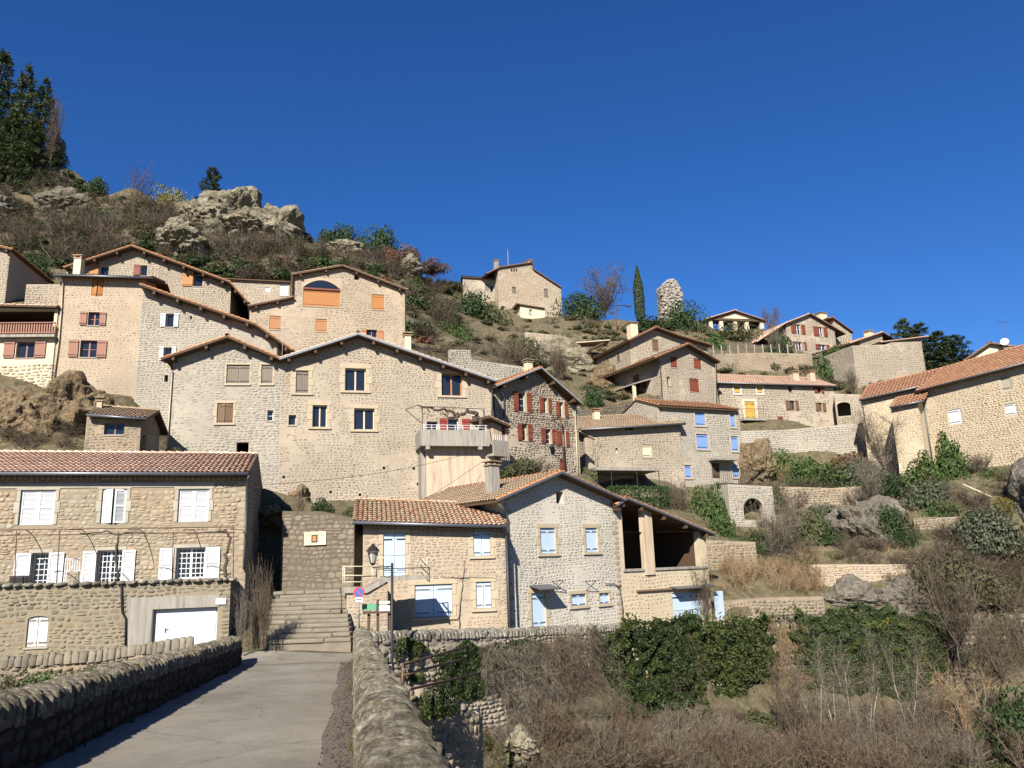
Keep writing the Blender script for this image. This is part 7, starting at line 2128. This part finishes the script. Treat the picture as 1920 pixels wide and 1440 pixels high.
def on_wall(H, poly, n, thr=0.0, thick=0.5, sc=0.35):
    """points on a wall inside a pixel polygon, clumped"""
    poly = np.array(poly, float); lo, hi = poly.min(0), poly.max(0)
    X, Y = RNG.uniform(lo[0], hi[0], n * 2), RNG.uniform(lo[1], hi[1], n * 2)
    ok = inpoly(poly, X, Y); X, Y = X[ok][:n], Y[ok][:n]
    out, rn = [], []
    for x, y in zip(X, Y):
        q = Vector((x * 0.03, y * 0.03, 4.4)); x = x + 26 * mnoise.noise(q); y = y + 22 * mnoise.noise(q + Vector((9, 9, 9)))
        u, z = H.hit_y(x, y, 0.0)
        w = H.wpt(u, 0, z)
        m = mnoise.noise(Vector((u * 0.55, z * 0.55, 3.7)))
        m2 = mnoise.noise(Vector((u * 2.2, z * 2.2, 9.1)))
        if m + 0.35 * m2 < thr - 0.35: continue
        d = 0.06 + thick * max(0, 0.45 + 0.6 * m + 0.5 * m2) * RNG.uniform(0.55, 1.0)
        out.append(H.wpt(u, -d, z)); rn.append(0.5 * np.clip(0.5 + m2, 0, 1) + 0.5 * RNG.random())
    return np.array(out), np.clip(np.array(rn), 0, 0.999)
def ivy(label, H, poly, n, mat, size=0.075, thr=0.0, thick=0.6):
    thick *= 0.7; size *= 0.86; n = int(n * 1.15)
    C, rn = on_wall(H, poly, n, thr, thick)
    pc = np.array(poly, float); ce_ = pc.mean(0)
    for gr, fr in ((1.12, 0.10), (1.28, 0.07)):          # thinning out at the edges, longer downwards
        big = ce_ + (pc - ce_) * np.array([gr, 1 + (gr - 1) * 1.6]); big[:, 1] = np.maximum(big[:, 1], pc[:, 1].min() - 4)
        C2, r2 = on_wall(H, [tuple(q) for q in big], int(n * fr), thr + 0.25, thick * 0.5)
        if len(C2): C = np.vstack([C, C2]); rn = np.concatenate([rn, r2])
    nrm = np.tile(np.array([H.s_, -H.c, 0.35]), (len(C), 1))
    V, F, Rn = leaves(C, nrm, size, rn, 0.75)
    o = bpy.data.objects.new('ivy', np_mesh('ivy', V, F, mat, Rn, False)); link(o); tag(o, label, None, None, 'stuff')
def vines(label, H, poly, n, mat, ln=0.6, w=0.012, thr=0.0, thick=0.4):
    C, rn = on_wall(H, poly, n, thr, thick)
    k = len(C)
    D = unit(RNG.normal(0, 0.45, (k, 3)) + np.array([H.s_ * 0.3, -H.c * 0.3, 0]) + np.where(RNG.random((k, 1)) < 0.7, -1.0, 0.7) * np.array([0, 0, 1.0]))
    V, F, Rn = strips(C, C + D * ln * RNG.uniform(0.3, 1.3, (k, 1)), w, w * 0.5)
    o = bpy.data.objects.new('dry_vines', np_mesh('dry_vines', V, F, mat, Rn, False)); link(o); tag(o, label, None, None, 'stuff')
IVY = leaf_mat('leaf_ivy', [(0.014,0.024,0.007),(0.026,0.042,0.010),(0.044,0.063,0.014),(0.085,0.10,0.025)], 0.2, 0.55)
ivy('glossy ivy curtain hanging below the blue garage door', QW[1], [(1286, 1158), (1456, 1150), (1456, 1240), (1450, 1340), (1424, 1395), (1350, 1390), (1300, 1330), (1280, 1220)], 24000, IVY, 0.08, -0.9, 1.0)
ivy('ivy patch left of the big ivy curtain', QW[1], [(1180, 1172), (1292, 1162), (1292, 1250), (1280, 1350), (1210, 1380), (1180, 1350)], 18000, IVY, 0.075, -0.8, 0.95)
ivy('ivy at the right end of the low street parapet', QW[0], [(1112, 1180), (1182, 1172), (1182, 1370), (1150, 1350), (1120, 1260)], 9000, IVY, 0.07, -0.6, 0.9)
ivy('ivy on the bank under the terraced garden', QW[2], [(1470, 1150), (1640, 1146), (1780, 1158), (1760, 1250), (1690, 1350), (1560, 1370), (1500, 1300)], 30000, IVY, 0.08, -0.7, 1.1)
ivy('yellowing creeper on top of the right bank', QW[2], [(1600, 1150), (1670, 1150), (1680, 1190), (1620, 1190)], 1500, LEAF['yellow'], 0.08, 0.0, 0.7)
ivy('scattered dark ivy on the far right bank', QW[2], [(1690, 1155), (1920, 1152), (1920, 1260), (1720, 1260)], 4500, LEAF['olive'], 0.08, 0.15, 0.6)
ivy('ivy on the street wall behind the tube railing', QW[0], [(820, 1205), (930, 1200), (930, 1280), (880, 1300), (820, 1290)], 4500, IVY, 0.055, 0.05, 0.5)
ivy('ivy patch on the street wall right of the tube railing', QW[0], [(940, 1200), (1010, 1196), (1010, 1260), (960, 1260)], 1800, IVY, 0.055, 0.1, 0.4)
ivy('ivy under the coping beside the lamp post', QW[0], [(740, 1205), (800, 1205), (790, 1280), (742, 1280)], 1800, IVY, 0.05, 0.1, 0.4)
vines('dense grey dry vines hanging over the street wall', QW[0], [(880, 1215), (1150, 1190), (1185, 1440), (930, 1440), (900, 1330)], 26000, TW['grey'], 0.42, 0.0055, -0.1, 0.5)
vines('brown dry creeper between the ivy patches', QW[1], [(1275, 1190), (1320, 1190), (1330, 1420), (1190, 1430), (1240, 1370)], 2500, TW['mauve'], 0.5, 0.007, 0.1, 0.5)
vines('straw-brown dry growth right of the ivy curtain', QW[1], [(1425, 1300), (1445, 1260), (1445, 1420), (1380, 1420)], 3000, TW['straw'], 0.45, 0.007, 0.0, 0.5)
vines('brown dry growth covering the right bank', QW[2], [(1600, 1180), (1920, 1150), (1920, 1440), (1500, 1430), (1520, 1290)], 13000, TW['brown'], 0.6, 0.008, 0.0, 0.6)
vines('pale straw growth between the two ivy masses', QW[2], [(1442, 1160), (1485, 1160), (1530, 1300), (1520, 1430), (1442, 1430)], 7000, TW['straw'], 0.5, 0.007, -0.4, 0.5)
vines('russet stems on the street wall right of the railing', QW[0], [(1000, 1200), (1130, 1195), (1130, 1300), (1050, 1300)], 3500, TW['mauve'], 0.4, 0.006, 0.0, 0.6)
RAV = [(960, 1430), (1000, 1405), (1180, 1400), (1440, 1400), (1600, 1385), (1760, 1330), (1920, 1260), (1960, 1470), (960, 1480)]
cloud('ravine_brush', L_TWIGW, TW['brown'], RAV, 85, 0.9, 1.7, 1.1, 20, 46.5, 'brown leafless brush in the ravine')
cloud('ravine_brush', L_WAND, TW['grey'], RAV, 36, 1.0, 2.0, 1.1, 20, 46.5, 'grey upright shoots in the ravine brush')
cloud('ravine_grass', L_TUFT, TW['straw'], RAV, 60, 0.6, 1.0, 0.9, 20, 46.5, 'straw-coloured dead grass in the ravine')
cloud('ravine_grass', L_TUFT, TW['grass'], RAV, 120, 0.6, 1.1, 0.9, 20, 46.5, 'green grass in the ravine')
cloud('ravine_brush', L_TWIG, TW['mauve'], RAV, 50, 0.9, 1.8, 1.1, 20, 46.5, 'reddish-brown brush in the ravine')
cloud('ravine_undergrowth', L_LOW, LEAF['olive'], RAV, 100, 0.5, 1.1, 0.8, 20, 46.5, 'olive undergrowth in the ravine')
RV2 = [(1000, 1335), (1200, 1330), (1440, 1335), (1470, 1400), (1000, 1420)]
cloud('ravine_brush', L_TWIGW, TW['brown'], RV2, 40, 0.5, 0.9, 0.9, 20, 46.5, 'low brown brush at the foot of the ivy wall')
cloud('ravine_undergrowth', L_LOW, LEAF['olive'], RV2, 50, 0.35, 0.7, 0.8, 20, 46.5, 'low olive plants at the foot of the ivy wall')
cloud('ravine_brush', L_TWIG, TW['mauve'], RV2, 26, 0.6, 1.0, 0.9, 20, 46.5, 'low reddish brush at the foot of the ivy wall')
rock('small pale rock below the street wall under the dry vines', 950, 1372, 1005, 1425, 32.2, 0.7, ROCKM, 2)
LED = [(840, 1370), (1000, 1350), (1080, 1400), (1060, 1450), (850, 1455)]
cloud('ledge_brush', L_TWIG, TW['brown'], LED, 16, 0.4, 0.8, 0.9, 12, 40, 'low brown brush on the ledge below the street wall')
cloud('ledge_grass', L_TUFT, TW['straw'], LED, 120, 0.25, 0.5, 0.8, 12, 40, 'dry grass on the ledge below the street wall')
cloud('ledge_grass', L_TUFT, TW['grass'], LED, 260, 0.25, 0.55, 0.8, 12, 40, 'short green grass on the ledge below the street wall')
PALEB = plain_mat('pale_bark', (0.36, 0.31, 0.24), 0.9, 0.3, 8, 40, 0.01)
for k, (px, top, base, w, Y, m, ln) in enumerate(((1545, 1215, 1425, 60, 42, 'grey', -0.1), (1575, 1225, 1430, 44, 42.5, 'grey', -0.05), (1606, 1210, 1435, 40, 42, 'grey', 0.0), (1632, 1225, 1435, 50, 42.5, 'grey', 0.08), (1712, 1215, 1430, 60, 43, 'grey', 0.05),
        (1800, 1020, 1250, 130, 46, 'brown', 0.0), (1815, 1250, 1420, 150, 41, 'straw', 0.05), (1880, 1080, 1330, 150, 43, 'brown', 0.1), (1500, 1240, 1420, 60, 41.5, 'brown', -0.12))):
    bare_tree(('leftmost pale sapling of the ravine group', 'second pale sapling of the ravine group', 'tallest straight pale sapling in the ravine', 'pale sapling leaning right in the ravine', 'single pale sapling right of the sapling group', 'bare tree in front of the olive round shrub', 'low spreading bare tree at the lower right', 'large bare tree at the right picture edge', 'dark leaning sapling left of the pale group')[k], px, top, base, w, Y, m, ln, 0.055 if k < 5 else 0.06, forks=2 if k < 5 else 4, bark=PALEB if k < 5 else None)
shrub('dark evergreen added in place of the shadow at the lower right picture edge', 1925, 1270, 1460, 110, L_FINE, LEAF['dark'], 38)  # added shrub, its dark foliage stands in for the black shadow of this corner
shrub('round ivy clump on the rubble pier below the railing', 822, 1268, 1345, 66, L_FINE, IVY, 23.2, stems=False, hang=True)
shrub('small ivy clump left on the rubble pier', 880, 1255, 1312, 56, L_FINE, IVY, 26.0, stems=False, hang=True)
BANK = [(0, 1262), (240, 1238), (250, 1300), (0, 1330)]
for k, (px, top, base, w) in enumerate(((20, 1250, 1330, 90), (85, 1248, 1325, 80), (150, 1240, 1310, 80), (210, 1232, 1290, 60))):
    shrub(('leafy bush at the left edge below the street parapet', 'leafy bush second from the left edge below the street parapet', 'leafy bush third from the left edge below the street parapet', 'rightmost leafy bush below the street parapet')[k], px, top, base, w, L_FINE, LEAF['mid' if k % 2 else 'olive'], 23.6 + 0.4 * k, stems=False, hang=True, group='bushes below the street parapet')

# ------------------------------------------------------------------ street furniture
def wl(o): return np.array(o.location)
Y = 27.4
b = P(735, 1247, Y); t = P(736, 1056, Y); h = t[2] - b[2]
s = thing('street_lamp', 'black street lamp post with hanging lantern beside the bridge parapet', 'street lamp', (b[0], b[1], b[2] - 1.5))
MB().lathe([(0.075, 0), (0.075, 1.5), (0.05, 1.62), (0.045, h + 1.5), (0.0, h + 1.52)], 10).build('post', IRON, s, True)
ax = P(699, 1061, Y)[0] - b[0]; az = h + 1.5 - 0.1
arm = MB().tube([(0, 0, az), (ax - 0.02, 0, az - 0.02)], 0.022, 6)
arc = [(ax * 0.25 + 0.16 * math.cos(q), 0, az - 0.2 + 0.16 * math.sin(q)) for q in np.linspace(-2.5, 2.4, 14)]; arm.tube(arc, 0.012, 5); arm.build('bracket', IRON, s, True)
lz = P(700, 1061, Y)[2] - (b[2] - 1.5); lt = P(700, 1018, Y)[2] - (b[2] - 1.5); lh = lt - lz
lan = MB()
for q in range(4):
    a = math.pi / 4 + q * math.pi / 2
    lan.tube([(ax + 0.09 * math.cos(a), 0.09 * math.sin(a), lz + 0.08), (ax + 0.21 * math.cos(a), 0.21 * math.sin(a), lz + lh * 0.62)], 0.013, 5)
lan.lathe([(0.0, 0.0), (0.03, 0.02), (0.1, 0.08), (0.1, 0.1), (0.03, 0.1)], 8, (ax, 0, lz)); lan.lathe([(0.23, lh * 0.62), (0.22, lh * 0.66), (0.12, lh * 0.84), (0.07, lh * 0.86), (0.06, lh * 0.93), (0.03, lh * 0.95), (0.0, lh)], 8, (ax, 0, lz))
lan = lan.build('lantern', IRON, s)
FROST = plain_mat('lantern_glass', (0.55, 0.52, 0.48), 0.3, 0.05)
MB().lathe([(0.075, 0.1), (0.165, lh * 0.6)], 4, (ax, 0, lz)).build('lantern_glass', FROST, lan)
for k in range(2): MB().box(0.03, 0.16, -0.03, 0.03, 1.5 + 0.5 - 0.28 * k, 1.5 + 0.68 - 0.28 * k).build('junction_box', IRON, s)
MB().tube([(-0.5, -0.05, 1.5 + 0.02), (0.0, -0.05, 1.5 + 0.0)], 0.03, 6).build('side_bar', ZINC, s)
# no stopping sign
SIGNB = paint('sign_blue', (0.05, 0.12, 0.42), 0.05); SIGNR = paint('sign_red', (0.55, 0.05, 0.04), 0.05)
Y = 28.6
b = P(674, 1180, Y); c = P(673, 1111, Y)
s = thing('parking_sign', 'round red and blue no-parking sign on a grey post at the parapet end', 'sign', (b[0], b[1], b[2] - 0.6))
ch_ = c[2] - (b[2] - 0.6); cxo = c[0] - b[0]
MB().tube([(cxo * 0.5, 0.03, 0), (cxo, 0.03, ch_ + 0.1)], 0.025, 8).build('post', ZINC, s, True)
rr = 10.2 / FPX * Y
def disc(mb, r, y, n=24, cx=0, cz=0): mb.poly([(cx + r * math.cos(-2 * math.pi * i / n), y, cz + r * math.sin(-2 * math.pi * i / n)) for i in range(n)])
m = MB(); disc(m, rr, 0.0); k = len(m.v); m.poly([(x, 0.012, z) for x, _, z in reversed(m.v[:24])])
for i in range(24):
    j = (i + 1) % 24; m.f.append((i, j, 47 - j, 47 - i))
d0 = m.build('sign_disc', SIGNR, s); d0.location = (cxo, 0, ch_)
m = MB(); disc(m, rr * 0.78, -0.004); m.build('sign_field', SIGNB, d0)
m = MB(); 
for sg in (1,):
    ca, sa = math.cos(0.78), math.sin(0.78) * sg
    L_ = rr * 0.80; w_ = rr * 0.10
    m.poly([(-L_ * ca - w_ * sa, -0.008, L_ * sa - w_ * ca), (L_ * ca - w_ * sa, -0.008, -L_ * sa - w_ * ca), (L_ * ca + w_ * sa, -0.008, -L_ * sa + w_ * ca), (-L_ * ca + w_ * sa, -0.008, L_ * sa + w_ * ca)])
m.build('sign_slash', SIGNR, d0)
az = P(674, 1124, Y)[2] - (b[2] - 0.6)
pl = MB().box(cxo - 0.13, cxo + 0.13, -0.005, 0.01, az - 0.075, az + 0.075).build('arrow_plate', WHITE, s)
m = MB().box(cxo - 0.06, cxo + 0.06, -0.009, -0.006, az - 0.012, az + 0.012)
for sg in (-1, 1): m.poly([(cxo + sg * 0.06, -0.009, az + 0.035), (cxo + sg * 0.1, -0.009, az), (cxo + sg * 0.06, -0.009, az - 0.035)][::1])
m.build('arrow', IRON, pl)
# information board
Y = 29.0
b = P(700, 1188, Y)
s = thing('information_board', 'green and white information board on dark posts beside the landing', 'board', (b[0], b[1], b[2] - 0.5))
def bl(px, py, y=0.0): q = P(px, py, Y); return (q[0] - b[0], y, q[2] - (b[2] - 0.5))
for px, top in ((691, 1146), (708, 1124), (731, 1136)):
    x = bl(px, 1150)[0]; MB().box(x - 0.045, x + 0.045, 0.02, 0.09, 0, bl(px, top)[2]).build('post', WOOD, s)
for nm, (x0, y0, x1, y1), mt in (('green_panel', (679, 1132, 706, 1144), GREENP), ('white_panel', (711, 1127, 731, 1132), WHITE), ('white_panel', (711, 1135, 731, 1146), WHITE)):
    a = bl(x0, y1); c = bl(x1, y0); MB().box(a[0], c[0], -0.02, 0.018, a[2], c[2]).build(nm, mt, s)
a = bl(681, 1151); c = bl(735, 1145); MB().box(a[0], c[0], -0.1, 0.018, a[2], c[2]).build('board_ledge', WOOD, s)
m = MB()
for k in range(2):
    a = bl(714, 1138.5 + 3.2 * k); c = bl(728 - 3 * k, 1137.5 + 3.2 * k); m.box(a[0], c[0], -0.024, -0.021, a[2], c[2])
m.build('panel_text', GREYDRESS, s)
# small white wall notice on the landing
q = G
# brown tube railing beside the bridge
s = thing('tube_railing', 'bent brown tube railing descending beside the bridge', 'railing', P(754, 1310, 20.5)); so = wl(s)
BRP = paint('brown_tube', (0.16, 0.085, 0.055), 0.25)
def rl_(px, py, Y): return P(px, py, Y) - so
for pts in (((754, 1340, 20.5), (754, 1252, 20.5), (757, 1246, 20.6), (877, 1212, 26.6)), ((756, 1266, 20.5), (873, 1234, 26.6)), ((766, 1340, 20.3), (766, 1300, 20.3), (770, 1292, 20.4), (900, 1262, 26.2))):
    MB().tube([rl_(*p) for p in pts], 0.035, 8).build('tube', BRP, s, True)
for pts in (((877, 1212, 26.6), (878, 1240, 26.6)), ((900, 1262, 26.2), (901, 1300, 26.2))):
    MB().tube([rl_(*p) for p in pts], 0.03, 8).build('post', BRP, s, True)
# weeds along the foot of the parapets
pts = []
for k in range(90):
    y = RNG.uniform(6, YEND - 0.5); e_ = EL if k % 2 else ER
    pts.append(np.array([bridge_x(e_, y) + (0.04 if k % 2 else -0.04) + RNG.normal(0, 0.03), y, deck_z(y)]))
scatter('road_weeds', L_TUFT, TW['grass'], pts, [(s_, s_, s_) for s_ in RNG.uniform(0.06, 0.16, len(pts))], 'small weeds along the foot of the bridge parapets')
# television aerials
for k, (px, top, base, Y) in enumerate(((529, 612, 668, 46.6), (1888, 600, 640, 84.0), (953, 466, 500, 110.0))):
    b = P(px, base, Y); h_ = P(px, top, Y)[2] - b[2]
    s = thing('tv_aerial', ('thin aerial mast between the two central gables', 'thin aerial beside the satellite dish at the right edge', 'thin aerial on the hilltop house roof')[k], 'aerial', b)
    MB().tube([(0, 0, -0.6), (0, 0, h_)], 0.02 * Y / 60, 5).build('mast', ZINC, s)
    m = MB(); sc_ = Y / 60
    m.tube([(-0.45 * sc_, 0, h_ * 0.92), (0.45 * sc_, 0.1, h_ * 0.92)], 0.012 * sc_, 4)
    for q in range(5): m.tube([(-0.4 * sc_ + 0.2 * sc_ * q, -0.25 * sc_, h_ * 0.92), (-0.4 * sc_ + 0.2 * sc_ * q, 0.25 * sc_, h_ * 0.92)], 0.009 * sc_, 4)
    m.build('antenna', ZINC, s)
# overhead cables
def cable(label, a, b, sag, r=0.011):
    A, B = np.array(a), np.array(b); pts = [A + (B - A) * f + np.array([0, 0, -sag * 4 * f * (1 - f)]) for f in np.linspace(0, 1, 17)]
    o = MB().tube(pts, r, 5).build('overhead_cable', IRON, None, True); tag(o, label, 'cable'); return o
cable('thin cable from the white-shuttered house to the rendered base', P(472, 909, 33.4), P(885, 848, 46.5), 0.35)
cable('lower thin cable sloping across the rendered base', P(790, 940, 44.0), P(905, 865, 46.3), 0.05)
cable('cable slung across the red-brown shuttered house', P(935, 728, 50.0), P(1055, 782, 54.5), 0.9, 0.014)
cable('cable from the utility pole past the cream house', P(1055, 782, 54.5), P(1120, 820, 60.0), 0.4)
# utility pole and lantern at the red-brown shuttered house
b = P(1059, 888, 54.3)
s = thing('utility_pole', 'rusty utility pole with lantern in front of the red-brown shuttered house', 'pole', b)
hp = P(1055, 780, 54.3)[2] - b[2]
MB().tube([(0, 0, -0.4), (-0.1, 0, hp)], 0.07, 8, 0.05).build('post', RUST, s, True)
MB().tube([(-0.06, 0, hp - 0.3), (-0.75, 0, hp - 0.05)], 0.03, 6).tube([(-0.06, 0, hp * 0.36), (-0.9, 0, hp * 0.36)], 0.025, 6).build('bracket', IRON, s, True)
l_ = MB().lathe([(0.0, -0.35), (0.1, -0.33), (0.17, 0.0), (0.2, 0.03), (0.1, 0.2), (0.0, 0.28)], 8, (-0.8, 0, hp * 0.36 + 0.36)).build('lantern', IRON, s, True)
# skyline lamp post and fence
b = P(1158, 640, 101)
s = thing('lamp_post', 'rusty lamp post with long arm against the sky left of the cypress', 'lamp post', b)
hp = P(1158, 572, 101)[2] - b[2]
MB().tube([(0, 0, -0.5), (0, 0, hp)], 0.08, 6).build('post', RUST, s, True)
MB().tube([(-0.3, 0, hp), (1.7, 0, hp - 0.15)], 0.05, 6).build('arm', IRON, s, True)
MB().box(1.5, 2.1, -0.15, 0.15, hp - 0.3, hp - 0.1).build('lamp_head', IRON, s)
s = thing('wire_fence', 'wire fence with pale posts on the high terrace wall', 'fence', P(1425, 664, 93.4)); so = wl(s)
for k in range(12):
    p = P(1338 + 15.5 * k, 665 - 0.3 * k, 93.4) - so; MB().box(p[0] - 0.06, p[0] + 0.06, p[1] - 0.06, p[1] + 0.06, p[2] - 0.4, p[2] + 1.15).build('fence_post', CONC, s)
for k in range(4): MB().tube([P(1338, 661 - 4.5 * k, 93.4) - so, P(1510, 658 - 4.5 * k, 93.4) - so], 0.012, 4).build('wire', ZINC, s)
s = thing('iron_railing', 'black iron railing on the terrace behind the grey-edged gable', 'railing', P(815, 690, 62.0)); so = wl(s)
for k in range(20):
    a = P(778 + 3.6 * k, 690, 62.0) - so; MB().tube([a, a + np.array([0, 0, 1.5 - 0.01 * max(0, k - 10) ** 2])], 0.014, 4).build('baluster', IRON, s)
MB().tube([P(776, 654, 62.0) - so, P(816, 653, 62.0) - so, P(848, 676, 62.0) - so], 0.022, 5).build('rail', IRON, s)
# weathered awning and timber shelter on the bare slope
s = thing('timber_shelter', 'collapsed timber shelter with pale sheet roof on the bare slope', 'shelter', P(1100, 665, 89.0)); so = wl(s); s.location.z -= 0.9
p0, p1, p2 = P(1064, 634, 89) - so, P(1140, 628, 90) - so, P(1105, 640, 87) - so
MB().obox((p0 + p1) / 2, (p1 - p0) / 2, (0, 1.6, 0.15), (0, 0, 0.05)).build('sheet_roof', CREAM, s)
MB().obox((P(1090, 650, 88) + P(1145, 622, 89)) / 2 - so, (P(1145, 622, 89) - P(1090, 650, 88)) / 2, (0, 0.3, 0), (0, 0, 0.1)).build('beam', WOOD, s)
for px in (1070, 1106, 1128): 
    a = P(px, 660, 88.5) - so; c = P(px, 632, 88.5) - so; MB().tube([a - np.array([0, 0, 1.0]), c], 0.07, 5).build('post', WOOD, s)
# plant pots on the lower terrace wall
for k, px in enumerate((1702, 1715)):
    b = P(px, 1058, 50.0)
    s = thing('plant_pot', ('terracotta pot on the cream lower terrace wall, left of two', 'terracotta pot on the cream lower terrace wall, right of two')[k], 'pot', b, group='pots on the terrace wall')
    MB().lathe([(0.0, 0.0), (0.12, 0.0), (0.19, 0.3), (0.21, 0.3), (0.21, 0.36), (0.17, 0.36), (0.16, 0.3), (0, 0.28)], 12).build('pot', TILE['orange'], s, True)
    put('plant', L_BUSH, LEAF['olive'], (0, 0, 0.28), (0.18, 0.18, 0.22), s)
# white drain pipes on the right slope
for k, (pts, lab) in enumerate(((((1688, 870, 60), (1687, 885, 60), (1694, 898, 60)), 'short white drain pipe below the stair tower'), (((1805, 908, 54), (1860, 932, 53)), 'long pale pipe lying on the slope by the yellow bush'))):
    o = MB().tube([P(*q) for q in pts], 0.05, 8).build('drain_pipe', CREAM, None, True); tag(o, lab, 'pipe')
